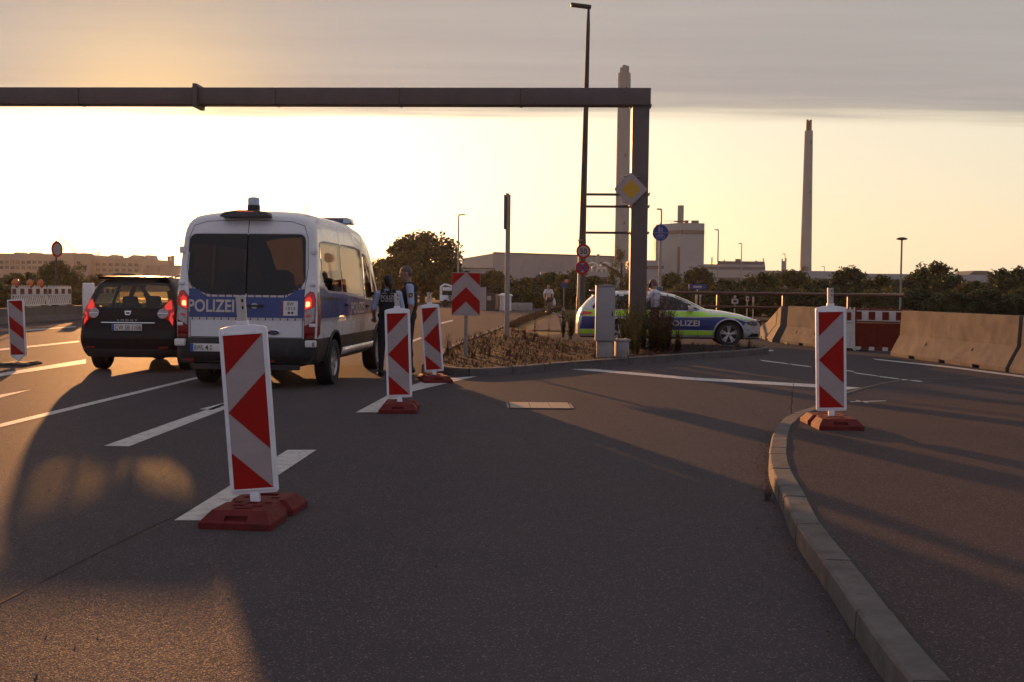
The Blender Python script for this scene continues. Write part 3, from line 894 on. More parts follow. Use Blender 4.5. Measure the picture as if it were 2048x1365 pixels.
# rear doors
for ln in ([(0, .74), (0, 1.34)], [(0, 2.25), (0, 2.44)]):
    panel('door_seam', band(ln, .005), VB.rear(.002), DARKC, van)
for sg in (-1, 1):
    panel('door_seam', band([(sg * .80, .745), (sg * .80, 1.0), (sg * .83, 1.5), (sg * .865, 1.75), (sg * .845, 2.2), (sg * .79, 2.36), (sg * .6, 2.42), (0, 2.44)], .004), VB.rear(.002), DARKC, van)
panel('door_seam', band([(-.80, .745), (.80, .745)], .006), VB.rear(.003), DARKC, van)
panel('blue_stripe', [(-.82, 1.03), (.82, 1.03), (.825, 1.445), (.72, 1.44), (.56, 1.335), (-.54, 1.335), (-.72, 1.44), (-.825, 1.445)], VB.rear(.004), BLUE, van)
for ln in ([(-.82, 1.01), (.82, 1.01)], [(-.825, 1.462), (-.72, 1.458), (-.62, 1.39), (-.555, 1.346)], [(.825, 1.462), (.73, 1.458), (.63, 1.39), (.575, 1.346)], [(-.555, 1.342), (.575, 1.342)]):
    panel('reflective_strip', band(ln, .016), VB.rear(.0055), REFL, van); ticks('strip_checks', ln, VB.rear(.0075), .016, BLUE, van, .105, .009)
word('lettering', 'POLIZEI', .67, .185, (-.50, 1.195), VB.rear(.007), REFL, van, .022)
word('lettering', '1', .035, .12, (-.845, 1.14), VB.rear(.014), REFL, van, .01)
# handle
mb = MB(); p = VB.rear(0)(.09, 1.2)
mb.prism(rpoly([(-.13, 1.185), (.13, 1.185), (.13, 1.215), (-.13, 1.215)], .012), .02, .05, mp=lambda a, b, c: (a + .12, p[1] - c, b))
mb.prism([(.035 * math.cos(t) * 1.4, 1.2 + .042 * math.sin(t)) for t in np.linspace(0, 2 * math.pi, 16, endpoint=False)], .0, .028, m=1, mp=lambda a, b, c: (a + .13, p[1] - c, b))
mb.build('door_handle', [PLAST, ALLOY], van)
# BW 1313 tag
bt = panel('door_tag', [(.535, 1.065), (.735, 1.065), (.735, 1.275), (.535, 1.275)], VB.rear(.009), PLATEW, van, grid=0)
panel('tag_edge', [(.51, 1.065), (.535, 1.065), (.535, 1.275), (.51, 1.275)], VB.rear(.009), REDDARK, bt, grid=0)
word('lettering', 'BW', .09, .045, (.635, 1.235), VB.rear(.012), INK, bt, .0); word('lettering', '1313', .13, .045, (.635, 1.168), VB.rear(.012), INK, bt, .0)
for a in (.613, .66): panel('dot', [(a + .017 * math.cos(t), 1.105 + .017 * math.sin(t)) for t in np.linspace(0, 2 * math.pi, 12, endpoint=False)], VB.rear(.012), INK, bt, grid=0)
# oval badge
ov = lambda a, b: [(.40 + a * math.cos(t), .825 + b * math.sin(t)) for t in np.linspace(0, 2 * math.pi, 24, endpoint=False)]
bd = panel('badge', ov(.085, .037), VB.rear(.012), CHROME, van, grid=0, thick=.012)
panel('badge_field', ov(.074, .029), VB.rear(.020), pm('badge_blue', (.012, .02, .07), .3), bd, grid=0)
word('badge_script', 'Ford', .09, .032, (.40, .825), VB.rear(.022), CHROME, bd, .0)
# bumper
mb = MB()
prof = [(.735, .0), (.725, -.06), (.66, -.075), (.50, -.08), (.44, -.06), (.38, -.02), (.36, .05)]
secs = []
for x in np.linspace(-1, 1, 21):
    secs.append([(x * 1.0, (-abs(x) ** 8 * -.10) + dy_, z) for z, dy_ in prof])
vs = [v for s_ in secs for v in s_]; n = len(prof)
fs = [(i * n + k, i * n + k + 1, (i + 1) * n + k + 1, (i + 1) * n + k) for i in range(20) for k in range(n - 1)]
o = MB().add(vs, fs).build('bumper', PLAST, van, smooth=40); o.modifiers.new('t', 'SOLIDIFY').thickness = .02
for x in (-.79, .36): MB().box((x, -.085, .415), (.13, .012, .035)).build('reflector', REDDARK, van)
for sg in (-1, 1):
    mb = MB(); mb.box((sg * .93, -.045, .665), (.15, .10, .10)); o = mb.build('step_corner', PLATEW, van, bevel=.02)
word('lettering', 'K', .04, .07, (.985, .66), lambda a, b: (a, -.099, b), INK, van, .01)
MB().box((0, .03, .32), (1.5, .06, .08)).build('towbar', PLAST, van)
mb = MB(); mb.tube([(.62, .05, .3), (.62, .35, .3), (.55, .8, .33)], .035, 8); mb.build('exhaust', PLAST, van)
mb = MB(); mb.box((0, 2.6, .37), (1.7, 4.6, .06)); mb.box((-.35, 2.2, .28), (.5, 1.2, .16)); mb.box((.3, 2.6, .29), (.2, 3.4, .12)); mb.tube([(-.8, 1.05, .36), (.8, 1.05, .36)], .07, 8); mb.build('underbody', PLAST, van)
# number plate
mb = MB(); mb.box((-.52, -.088, .595), (.50, .014, .112)); npl = mb.build('number_plate', PLATEW, van, bevel=.004)
fm = lambda e: (lambda a, b: (a, -.095 - e, b))
panel('euro_band', [(-.77, .541), (-.728, .541), (-.728, .649), (-.77, .649)], fm(.002), PLATEB, npl, grid=0)
word('lettering', 'BWL', .135, .074, (-.645, .595), fm(.003), INK, npl, .0); word('lettering', '4', .045, .074, (-.535, .595), fm(.003), INK, npl, .01)
for z in (.618, .574): panel('seal', [(-.475 + .018 * math.cos(t), z + .018 * math.sin(t)) for t in np.linspace(0, 6.283, 12, endpoint=False)], fm(.003), pm('seal_grey', (.4, .37, .25), .5), npl, grid=0)
# roof kit
mb = MB()
for i, x in enumerate(np.linspace(-1, 1, 17)): pass
hl = rpoly([(-.36, 2.475), (.36, 2.475), (.31, 2.545), (.12, 2.575), (-.12, 2.575), (-.31, 2.545)], .03)
mb.prism(hl, -.02, .22, mp=lambda a, b, c: (a - .03, .02 + c + (b - 2.5) * .8, b))
bl = mb.build('brake_light_housing', PLAST, van, bevel=.01)
mb = MB()
for k in range(5): mb.box((-.03 - .10 + k * .05, .052, 2.548), (.036, .02, .020))
mb.build('brake_light', pm('brake_led', (.6, .05, .05), .3, emit=(1, .10, .10), es=.6), bl)
mb = MB(); mb.lathe([(.088, 2.58), (.09, 2.66), (.07, 2.665)], 20, (.02, .28, 0)); bc = mb.build('beacon', PLAST, van, smooth=40)
mb = MB(); mb.lathe([(.083, 2.66), (.084, 2.735), (.076, 2.77), (.03, 2.78)], 20, (.02, .28, 0)); mb.build('beacon_lens', PALEGL, bc, smooth=40)
mb = MB(); mb.prism(rpoly([(-.78, 0), (.78, 0), (.74, .11), (-.74, .11)], .04), -.15, .15, mp=lambda a, b, c: (a, 3.35 + c, 2.56 + b)); lb = mb.build('light_bar', BLUEGL, van, bevel=.03)
mb = MB(); mb.box((0, 3.35, 2.545), (1.2, .22, .05)); mb.build('bar_foot', PLAST, lb)
for sg in (-1, 1): MB().box((sg * .70, 3.35, 2.615), (.12, .315, .085)).build('bar_lens', PALEGL, lb, bevel=.02)
mb = MB(); mb.tube([(.25, 2.4, 2.55), (.25, 2.25, 2.95)], .004, 5); mb.build('aerial', PLAST, van)
for x, y in ((-.45, 3.55), (.45, 3.55)): seat(van, x, y, .85, .52, .68)
for x in (-.6, 0, .6): seat(van, x, 2.1, .85)
for x in (-.6, .1): seat(van, x, 1.15, .85)
for sg in (-1, 1):
    wheel(van, sg * .90, 1.05, .345, .222, .235, sg, ALLOY, 10); wheel(van, sg * .90, 4.40, .345, .222, .235, sg, ALLOY, 10)

# ---------------------------------------------------------------- dark people carrier
car = empty('people_carrier', (-6.50, 19.0, 0), R(-2.5), 'black people carrier with lit tail lights stopped beside the police van', 'car')
CB = Body(L=4.45, bow=.07, zb=.95, zref=1.64, sl=1.1, hood0=1.35, hoodr=.3,
          W=[(.26, .74), (.34, .80), (.5, .855), (.7, .868), (.9, .862), (1.0, .845), (1.2, .785), (1.4, .715), (1.5, .668), (1.56, .61), (1.60, .52), (1.625, .36), (1.635, .18), (1.64, 0)],
          zt=[(0, 1.60), (.2, 1.62), (.9, 1.645), (2.0, 1.64), (2.5, 1.58), (3.35, 1.08), (3.9, .98), (4.25, .86), (4.45, .62)],
          plan=[(0, .90), (.012, .93), (.03, .955), (.06, .972), (.1, .985), (.25, 1), (3.4, 1), (4.0, .96), (4.3, .86), (4.45, .66)],
          slant=[(.26, .04), (.34, 0), (.62, .0), (.70, .05), (.95, .08), (1.08, .12), (1.45, .30), (1.55, .33), (1.64, .30)])
crw = rpoly([(-.60, 1.52), (.60, 1.52), (.70, 1.12), (.45, 1.085), (-.45, 1.085), (-.70, 1.12)], [.08, .08, .1, .1, .1, .1])
cs1 = rpoly([(.62, 1.46), (1.30, 1.50), (1.30, 1.04), (.50, 1.08), (.42, 1.16)], .05); cs2 = rpoly([(1.36, 1.50), (2.05, 1.50), (2.05, 1.02), (1.36, 1.04)], .05); cs3 = rpoly([(2.11, 1.50), (2.45, 1.44), (3.05, 1.10), (3.05, 1.0), (2.11, 1.02)], .05)
CB.shell(car, [BLACKP, PLAST, INT, INT], [cs1, cs2, cs3], [crw], (2.45, 3.4, .66, 1.02), [(.82, .315, .375), (3.60, .315, .375)], lower=.40)
panel('rear_window', crw, CB.rear(.006), GL_CAR, car)
for sg in (1, -1):
    for p in (cs1, cs2, cs3): panel('side_window', p, CB.side(sg, .005), GL_CAR, car)
    fl = lambda pl: [(sg * a, b) for a, b in (pl if sg > 0 else pl[::-1])]
    # arrow-shaped lamp pushed out at the corner
    lamp = panel('tail_light', fl([(.50, 1.02), (.60, .93), (.70, .88), (.765, .78), (.775, 1.06), (.70, 1.24), (.66, 1.24), (.60, 1.12)]), CB.rear(.012), REDL, car, thick=.02)
    panel('lens', fl([(.61, 1.14), (.67, 1.225), (.70, 1.22), (.735, 1.08), (.62, 1.05)]), CB.rear(.028), LITR, lamp, grid=0)
    panel('lens', fl([(.59 + .088 * math.cos(t), 1.005 + .085 * math.sin(t)) for t in np.linspace(0, 6.283, 18, endpoint=False)]), CB.rear(.03), CLEARL, lamp, grid=0)
    panel('lens_bar', fl([(.51, 1.0), (.67, 1.0), (.67, 1.012), (.51, 1.012)]), CB.rear(.036), CHROME, lamp, grid=0)
    panel('lens', fl([(.70, .90), (.765, .80), (.77, 1.04), (.72, 1.0)]), CB.rear(.028), LITR, lamp, grid=0)
    panel('tail_light_side', [(.06, .90), (.20, .98), (.26, 1.14), (.30, 1.24), (.20, 1.24), (.13, 1.10)], CB.side(sg, .006), REDDARK, car)
    for ln in ([(1.33, .5), (1.33, 1.5)], [(2.08, .42), (2.08, 1.5)]): panel('door_seam', band(ln, .004), CB.side(sg, .003), DARKC, car)
    for Y in (1.42, 2.2): panel('door_handle', rpoly([(Y, .93), (Y + .2, .93), (Y + .2, .965), (Y, .965)], .015), CB.side(sg, .02), BLACKP, car, thick=.02)
    mb = MB(); mb.box((sg * .98, 3.0, 1.06), (.2, .12, .15)); mb.build('mirror', BLACKP, car, bevel=.04)
    MB().tube([CB.side(sg, -.06)(.75, 1.60) if 0 else (sg * .58, .7, 1.625), (sg * .58, 1.0, 1.675), (sg * .57, 2.2, 1.67), (sg * .55, 2.45, 1.60)], .016, 8).build('roof_rail', PLAST, car, smooth=40)
    wheel(car, sg * .76, .82, .315, .20, .20, sg, ALLOY, 7); wheel(car, sg * .76, 3.60, .315, .20, .20, sg, ALLOY, 7)
    MB().box((sg * .62, -.045, .43), (.16, .012, .03)).build('reflector', REDDARK, car)
# spoiler, seams, trim, badge, plate
mb = MB(); mb.prism(rpoly([(-.62, 1.575), (.62, 1.575), (.58, 1.625), (-.58, 1.625)], .02), 0, .30, mp=lambda a, b, c: (a, .16 + c + .10 * (a / .6) ** 2, b + c * .03)); mb.build('spoiler', BLACKP, car, bevel=.012)
panel('tailgate_seam', band([(-.68, .70), (.68, .70)], .006), CB.rear(.002), DARKC, car)
for sg in (-1, 1): panel('tailgate_seam', band([(sg * .68, .70), (sg * .63, .90), (sg * .60, .94)], .004), CB.rear(.002), DARKC, car)
panel('chrome_strip', band([(-.46, .845), (.46, .845)], .007), CB.rear(.008), CHROME, car)
panel('badge', [(-.06, 1.045), (-.045, .98), (-.025, .962), (.025, .962), (.045, .98), (.06, 1.045), (.04, 1.045), (.028, .99), (-.028, .99), (-.04, 1.045)][::-1], CB.rear(.012), CHROME, car, grid=0, thick=.01)
panel('badge_bar', [(-.045, 1.022), (.045, 1.022), (.05, 1.045), (-.05, 1.045)], CB.rear(.016), CHROME, car, grid=0)
word('lettering', 'L O D G Y', .34, .032, (0, .885), CB.rear(.006), ALLOY, car, .0)
mb = MB(); mb.box((0, -.055, .765), (.52, .014, .11)); mb.M = Matrix(); npl = mb.build('number_plate', PLATEW, car, bevel=.004)
npl.location.y = .02
fm2 = lambda e: (lambda a, b: (a, -.062 - e, b))
panel('euro_band', [(-.26, .711), (-.215, .711), (-.215, .819), (-.26, .819)], fm2(.002), PLATEB, npl, grid=0)
word('lettering', 'CW SB 1106', .45, .075, (.025, .765), fm2(.003), INK, npl, .0)
for z in (.785, .748): panel('seal', [(-.088 + .014 * math.cos(t), z + .014 * math.sin(t)) for t in np.linspace(0, 6.283, 10, endpoint=False)], fm2(.004), MATS['seal_grey'], npl, grid=0)
mb = MB(); mb.tube([(0, .34, 1.10), (.02, .30, 1.14), (-.32, .33, 1.17)], .01, 6); mb.build('wiper', PLAST, car)
mb = MB(); mb.box((0, 2.2, .27), (1.4, 3.6, .06)); mb.tube([(.45, .0, .28), (.45, .5, .28)], .03, 8); mb.build('underbody', PLAST, car)
for x, y in ((-.38, 2.35), (.38, 2.35), (-.44, 1.35), (.44, 1.35)): seat(car, x, y, .48, .42, .56)

# ---------------------------------------------------------------- police estate car, side on
est = empty('police_estate', (6.72, 30.75, 0), 0, 'silver police estate car with blue and neon yellow side bands behind the island weeds', 'car')
est.rotation_euler = (0, 0, R(-93.5)); est.location = (1.83, 31.35, 0)
EB = Body(L=4.93, bow=.06, zb=.72, zref=1.46, sl=1.4, hood0=1.30, hoodr=.26,
          W=[(.20, .74), (.26, .82), (.36, .875), (.55, .912), (.75, .915), (.88, .902), (.96, .87), (1.15, .79), (1.30, .705), (1.37, .64), (1.42, .52), (1.445, .36), (1.455, .18), (1.46, 0)],
          zt=[(0, 1.36), (.3, 1.42), (.9, 1.46), (2.1, 1.46), (2.6, 1.40), (3.05, 1.22), (3.50, 1.00), (4.0, .945), (4.45, .86), (4.75, .76), (4.88, .66), (4.93, .52)],
          plan=[(0, .88), (.012, .915), (.03, .94), (.06, .96), (.1, .975), (.3, 1), (4.1, 1), (4.5, .965), (4.75, .87), (4.88, .74), (4.93, .64)],
          slant=[(.20, .08), (.30, .0), (.6, .0), (.8, .03), (.98, .10), (1.2, .30), (1.38, .48), (1.46, .56)])
ew = [rpoly([(.60, 1.33), (1.12, 1.385), (1.18, .975), (.42, .985), (.38, 1.03)], .05), rpoly([(1.19, 1.39), (1.98, 1.40), (2.02, .965), (1.25, .975)], .04), rpoly([(2.07, 1.395), (2.42, 1.375), (2.95, 1.18), (3.28, 1.00), (3.2, .955), (2.10, .962)], [.04, .06, .1, .03, .03, .03])]
erw = rpoly([(-.55, 1.36), (.55, 1.36), (.66, 1.02), (-.66, 1.02)], .07)
EB.shell(est, [SILVER, PLAST, INT, INT], ew, [erw], (2.55, 3.5, .62, .99), [(1.13, .335, .395), (4.06, .335, .395)], lower=.235)
panel('rear_window', erw, EB.rear(.006), GL_GREEN, est)
def arc_(Yc, r_, a0, a1, n=16): return [(Yc + r_ * math.cos(a), .335 + r_ * math.sin(a)) for a in np.linspace(a0, a1, n)]
for sg in (1, -1):
    for p in ew: panel('side_window', p, EB.side(sg, .005), GL_GREEN, est)
    ra = .435
    def arch_top(Yc, z): return math.sqrt(max(0, ra ** 2 - (z - .335) ** 2))
    zb0, zb1, zy1 = .44, .775, .905
    # blue band above, between and around the arches
    a_hi = math.asin((zb1 - .335 - .01) / ra) if (zb1 - .335 - .01) < ra else math.pi / 2
    a_lo = math.asin((zb0 - .335) / ra)
    blue = [(.05, zb0), (1.13 - arch_top(1.13, zb0), zb0)] + arc_(1.13, ra, math.pi - a_lo, a_lo) + [(4.06 - arch_top(4.06, zb0), zb0)] + arc_(4.06, ra, math.pi - a_lo, .55) + [(4.52, .665), (4.30, .74), (3.9, zb1 + .02), (3.3, zb1), (.12, zb1)]
    panel('blue_band', blue, EB.side(sg, .005), BLUE, est, grid=.05)
    panel('neon_band', [(.10, zb1 + .02), (3.3, zb1 + .02), (3.9, zb1 + .035), (4.30, .762), (4.62, .69), (4.5, .78), (4.2, .855), (3.75, .90), (3.45, .935), (3.2, zy1 + .035), (2.1, zy1 + .035), (.9, .945), (.30, .955), (.14, .93)], EB.side(sg, .005), NEON, est, grid=.05)
    panel('neon_band', [(.04, .30), (1.13 - arch_top(1.13, .30) - .0, .30), (1.13 - arch_top(1.13, zb0 - .02), zb0 - .02), (.05, zb0 - .02)], EB.side(sg, .005), NEON, est, grid=.05)
    panel('neon_band', [(1.13 + arch_top(1.13, .30), .30), (4.06 - arch_top(4.06, .30), .30), (4.06 - arch_top(4.06, zb0 - .02), zb0 - .02), (1.13 + arch_top(1.13, zb0 - .02), zb0 - .02)], EB.side(sg, .005), NEON, est, grid=.05)
    panel('neon_band', [(4.47, .56), (4.62, .64), (4.72, .60), (4.56, .54)], EB.side(sg, .003), NEON, est, grid=0)
    panel('neon_band', [(4.50, .20), (4.86, .235), (4.86, .255), (4.50, .225)], EB.side(sg, .004), NEON, est, grid=0)
    for ln in ([(.12, zb1 + .008), (3.3, zb1 + .008), (3.9, zb1 + .028)], [(1.60, zb0 - .008), (3.6, zb0 - .008)]): ticks('strip_checks', ln, EB.side(sg, .006), .010, REFL, est, .05, .011)
    word('lettering', 'POLIZEI', .86, .155, (2.84, .62), EB.side(sg, .010), REFL, est, .02, flip=sg)
    for ln in ([(1.22, .42), (1.24, .96)], [(2.05, .26), (2.06, .96)], [(3.22, .26), (3.25, .60), (3.22, .95)]): panel('door_seam', band(ln, .005), EB.side(sg, .005), DARKC, est)
    for Y in (1.42, 2.3): panel('door_handle', rpoly([(Y, .80), (Y + .22, .81), (Y + .22, .845), (Y, .835)], .015), EB.side(sg, .02), SILVER, est, thick=.02)
    for Yc in (1.13, 4.06): panel('arch_trim', band(arc_(Yc, .41, -.12, math.pi + .12, 26), .016), EB.side(sg, .012), SILVER, est, grid=0, thick=.02)
    panel('window_trim', band([(.42, .975), (1.2, .965), (2.05, .955), (3.2, .945)], .008), EB.side(sg, .009), CHROME, est)
    panel('pillar', [(1.12, 1.385), (1.19, 1.39), (1.25, .975), (1.18, .975)], EB.side(sg, .006), INK, est); panel('pillar', [(1.98, 1.40), (2.07, 1.395), (2.10, .962), (2.02, .965)], EB.side(sg, .006), INK, est)
    mb = MB(); mb.box((sg * 1.0, 3.02, 1.02), (.2, .13, .15), m=0); mb.box((sg * .96, 3.04, .945), (.16, .07, .03), m=1); mb.build('mirror', [SILVER, PLAST], est, bevel=.035)
    hd = panel('headlight', [(4.50, .66), (4.56, .60), (4.74, .56), (4.84, .585), (4.82, .655), (4.70, .70)], EB.side(sg, .006), pm('headlight_glass', (.10, .11, .13), .08, coat=1.0, var=.5, vs=30), est, grid=.05)
    panel('lens', [(4.60, .635), (4.78, .615), (4.78, .63), (4.62, .655)], EB.side(sg, .012), CLEARL, hd, grid=0)
    panel('lens', [(4.70 + .03 * math.cos(t), .60 + .025 * math.sin(t)) for t in np.linspace(0, 6.283, 10, endpoint=False)], EB.side(sg, .012), CHROME, hd, grid=0)
    panel('air_intake', [(4.56, .265), (4.70, .37), (4.88, .36), (4.88, .27)], EB.side(sg, .006), INK, est, grid=.05)
    panel('tail_light', [(.07, .80), (.36, .84), (.40, .90), (.14, .915)], EB.side(sg, .008), REDL, est, grid=.05)
    panel('tail_light_rear', [(sg * a, b) for a, b in ([(.42, .81), (.80, .81), (.78, .91), (.46, .90)] if sg > 0 else [(.42, .81), (.46, .90), (.78, .91), (.80, .81)])], EB.rear(.008), REDL, est, grid=.1)
    MB().tube([(sg * .60, .75, 1.43), (sg * .60, 1.0, 1.475), (sg * .60, 2.2, 1.475), (sg * .58, 2.45, 1.42)], .014, 8).build('roof_rail', ALLOY, est, smooth=40)
    wheel(est, sg * .79, 1.13, .335, .235, .22, sg, ALLOY, 5, True, INK); wheel(est, sg * .79, 4.06, .335, .235, .22, sg, ALLOY, 5, True, INK)
# front: grille and plate; rear wing, roof lights
mb = MB()
for k in range(5): mb.box((0, 4.955, .40 + k * .055), (.85, .02, .018))
mb.box((0, 4.945, .51), (.9, .012, .30), m=1); mb.build('grille', [CHROME, INK], est)
MB().box((0, 4.985, .33), (.52, .012, .11)).build('number_plate', PLATEW, est)
mb = MB(); mb.box((0, .42, 1.475), (1.05, .22, .03)); mb.build('spoiler', pm('spoiler_grey', (.40, .40, .41), .35, coat=.4), est, bevel=.01)  # spoiler in plain grey, darker than the silver body
mb = MB(); mb.prism(rpoly([(-.56, 0), (.56, 0), (.53, .13), (-.53, .13)], .04), -.16, .16, mp=lambda a, b, c: (a, 2.12 + c, 1.48 + b)); lb = mb.build('light_bar', BLUEGL, est, bevel=.03)
MB().box((0, 2.24, 1.545), (1.06, .10, .10)).build('bar_lens', PALEGL, lb, bevel=.02)
MB().box((0, 2.12, 1.465), (.9, .2, .04)).build('bar_foot', PLAST, lb)
mb = MB(); mb.box((0, 2.4, .22), (1.5, 4.0, .05)); mb.build('underbody', PLAST, est)
for x, y in ((-.38, 2.30), (.38, 2.30), (-.42, 1.40), (.42, 1.40)): seat(est, x, y, .50, .48, .58)
# ================================================================ STREET FURNITURE
SIGNR = pm('sign_red', (.36, .012, .008), .6, spec=.15, var=.08, vs=4, dirt=(.22, .03, .02), dirt_amt=.3, dirt_s=5)
SIGNW = pm('sign_white', (.40, .335, .325), .6, spec=.2, var=.06, vs=4, dirt=(.30, .25, .24), dirt_amt=.35, dirt_s=6)
FRAMEW = pm('beacon_frame_white', (.84, .84, .87), .42, var=.05, vs=6, dirt=(.45, .42, .4), dirt_amt=.35, dirt_s=9)
BASER = pm('red_rubber', (.135, .016, .016), .75, spec=.2, var=.2, vs=9, bump=.3, bs=70, dirt=(.075, .03, .026), dirt_amt=.5, dirt_s=7)
BASEK = pm('black_rubber', (.03, .027, .025), .75, var=.3, vs=9, bump=.3, bs=70)
STEEL = pm('galvanised_steel', (.30, .29, .28), .5, metal=.6, var=.15, vs=9, dirt=(.2, .17, .14), dirt_amt=.4, dirt_s=4)
DKSTEEL = pm('brown_steel', (.060, .046, .040), .6, metal=.1, var=.15, vs=3, dirt=(.09, .065, .05), dirt_amt=.4, dirt_s=2)
GANTRY = pm('gantry_paint', (.115, .090, .088), .6, metal=.0, var=.10, vs=2, dirt=(.07, .052, .046), dirt_amt=.5, dirt_s=1.5)
YEL = pm('sign_yellow', (.56, .30, .012), .4, var=.05)
SBLUE = pm('sign_blue', (.012, .05, .26), .4, var=.06)
BACK = pm('sign_back', (.22, .21, .205), .55, metal=.4, var=.1)

def slab(mb, poly, y0, y1, m=0): mb.prism(poly, y0, y1, m, mp=lambda a, b, c: (a, c, b))

def base_mesh():
    """foot of a traffic beacon: sloped rubber block with notches, slots and hand holes"""
    mb = MB()
    outl = [(-.225, -.40), (.225, -.40), (.225, -.07), (.195, -.05), (.195, .05), (.225, .07), (.225, .40), (-.225, .40), (-.225, .07), (-.195, .05), (-.195, -.05), (-.225, -.07)]
    n = len(outl); vs = []
    for z, q in ((0, 1.0), (.04, 1.0), (.105, None)):
        for x, y in outl:
            if q is None: vs.append((math.copysign(max(0, abs(x) - .055), x), math.copysign(max(0, abs(y) - .085 if abs(y) > .2 else abs(y)), y), z))
            else: vs.append((x, y, z))
    fs = [tuple(range(n - 1, -1, -1)), tuple(range(2 * n, 3 * n))]
    for r in range(2):
        for i in range(n): fs.append((r * n + i, r * n + (i + 1) % n, (r + 1) * n + (i + 1) % n, (r + 1) * n + i))
    mb.add(vs, fs)
    o = mb.build('base', [BASER])
    cut = MB()
    for x, y, w, d, h in ((0, .23, .15, .08, .05), (-.09, .12, .06, .045, .04), (.09, .12, .06, .045, .04), (-.10, -.05, .05, .04, .04), (.10, -.05, .05, .04, .04), (-.06, -.16, .07, .04, .04), (.07, -.17, .06, .04, .04), (0, -.25, .12, .035, .03), (0, -.06, .06, .05, .05)):
        cut.box((x, y, .105), (w, d, h * 2))
    cut.box((0, -.385, .062), (.14, .09, .03)); cut.box((0, .385, .062), (.14, .09, .03))
    c = cut.build('cutter', [BASER])
    md = o.modifiers.new('b', 'BOOLEAN'); md.operation = 'DIFFERENCE'; md.object = c; md.solver = 'EXACT'
    bpy.context.view_layer.update(); bake(o); bpy.data.objects.remove(c)
    me = o.data; bpy.data.objects.remove(o)
    bm = bmesh.new(); bm.from_mesh(me)
    bmesh.ops.bevel(bm, geom=[e for e in bm.edges if len(e.link_faces) == 2 and e.calc_face_angle(0) > R(25)], offset=.006, segments=1, affect='EDGES', clamp_overlap=True)
    bm.to_mesh(me); bm.free()
    return me
BASE_ME = base_mesh()
def beacon(loc, rz, lean, label, chevron=True, black=False, post=True, base_rz=0.0, fwd=0.0):
    b = empty('traffic_beacon', loc, rz, label, 'beacon', 'red and white traffic beacons')
    bs = link('base', BASE_ME if not black else BASE_ME.copy(), b); bs.rotation_euler.z = base_rz
    if black: bs.data.materials[0] = BASEK; bs.scale = (1.25, 1.0, .55)
    Ml = Matrix.Translation((0, 0, .10)) @ Matrix.Rotation(R(lean), 4, 'Y') @ Matrix.Rotation(R(fwd), 4, 'X') @ Matrix.Translation((0, 0, -.10))
    # frame: a rounded ring with a sloping shoulder
    mb = MB(); mb.M = Ml
    z0, z1 = .155, 1.235
    if not black:
        outer = rpoly([(-.152, z0), (.152, z0), (.152, z1 - .018), (.06, z1), (-.06, z1), (-.152, z1 - .018)], [.022, .022, .022, .02, .02, .022], 4)
    else:
        outer = rpoly([(-.09, z0 - .03), (-.02, z0 - .06), (.02, z0 - .06), (.145, z0 + .03), (.145, z1 - .04), (-.145, z1 - .04), (-.145, z0 + .03)], .01, 2)
    inner = [(-.125, z0 + .035), (.125, z0 + .035), (.125, z1 - .06), (-.125, z1 - .06)]
    slab(mb, outer, -.022, .022)
    fr = mb.build('frame', FRAMEW, b, bevel=.008)
    mb = MB(); mb.M = Ml
    for a, c_, d_ in (((-.131, (z0 + z1) / 2 - .012), 0, 0), ((.131, (z0 + z1) / 2 - .012), 0, 0)):
        mb.box((a[0], -.0225, a[1]), (.012, .013, z1 - z0 - .10))
    mb.box((0, -.0225, z0 + .030), (.274, .013, .010)); mb.box((0, -.0225, z1 - .056), (.274, .013, .010))
    for sx in (-.10, .07): mb.box((sx, -.0225, z1 - .045), (.04, .006, .010))
    mb.build('frame_lip', FRAMEW, fr)
    # board, both sides
    mb = MB(); mb.M = Ml
    slab(mb, inner, -.0245, .0245)
    bd = mb.build('board', SIGNW, b)
    uv = lambda u, v, e: Vector(((u - .5) * .25, e, inner[0][1] + v * (inner[2][1] - inner[0][1])))
    if chevron: tris = [[(0, 1), (0, .745), (1, 1)], [(1, .75), (0, .5), (1, .25)], [(0, .24), (0, 0), (1, 0)]]
    else: tris = [[(0, 1), (1, .77), (1, 1)], [(0, .73), (0, .50), (1, .27), (1, .50)], [(0, .23), (0, 0), (1, 0)]]
    for t in tris:
        mb = MB(); mb.M = Ml
        n = len(t); e = .0265
        mb.add([uv(u, v, -e) for u, v in t] + [uv(1 - u, v, e) for u, v in t], [tuple(range(n)), tuple(range(n, 2 * n))])
        mb.build('red_field', SIGNR, bd)
    # stem below, adapter on top
    mb = MB(); mb.M = Ml
    mb.box((0, 0, .12), (.06, .045, .10)); mb.build('stem', FRAMEW, b, bevel=.006)
    if post:
        mb = MB(); mb.M = Ml
        mb.box((0, 0, z1 + .005), (.075, .040, .045)); mb.build('collar', FRAMEW, b, bevel=.008)
        mb = MB(); mb.M = Ml
        mb.box((0, 0, z1 + .10), (.056, .036, .17)); mb.box((.012, -.019, z1 + .155), (.012, .004, .02), m=1); mb.box((.012, -.019, z1 + .11), (.010, .004, .02), m=1)
        mb.build('lamp_peg', [pm('peg', (.55, .50, .46), .5, var=.08), DARKC], b)
    return b
beacon((-1.63, 7.15, 0), R(2), -4.2, 'red and white traffic beacon on a red base standing across the broad dashed line', base_rz=R(-8))
beacon((-1.35, 13.57, 0), R(2), -2.0, 'red and white traffic beacon beside the officers at the start of the long white wedge')
beacon((-1.23, 17.9, 0), R(2), -4.6, 'red and white traffic beacon standing at the tip of the island kerb', base_rz=R(12))
beacon((3.30, 11.55, walk_z(11.5) - .012), R(-6), -1.8, 'red and white traffic beacon standing on the raised footway behind the curved kerb', base_rz=R(5))
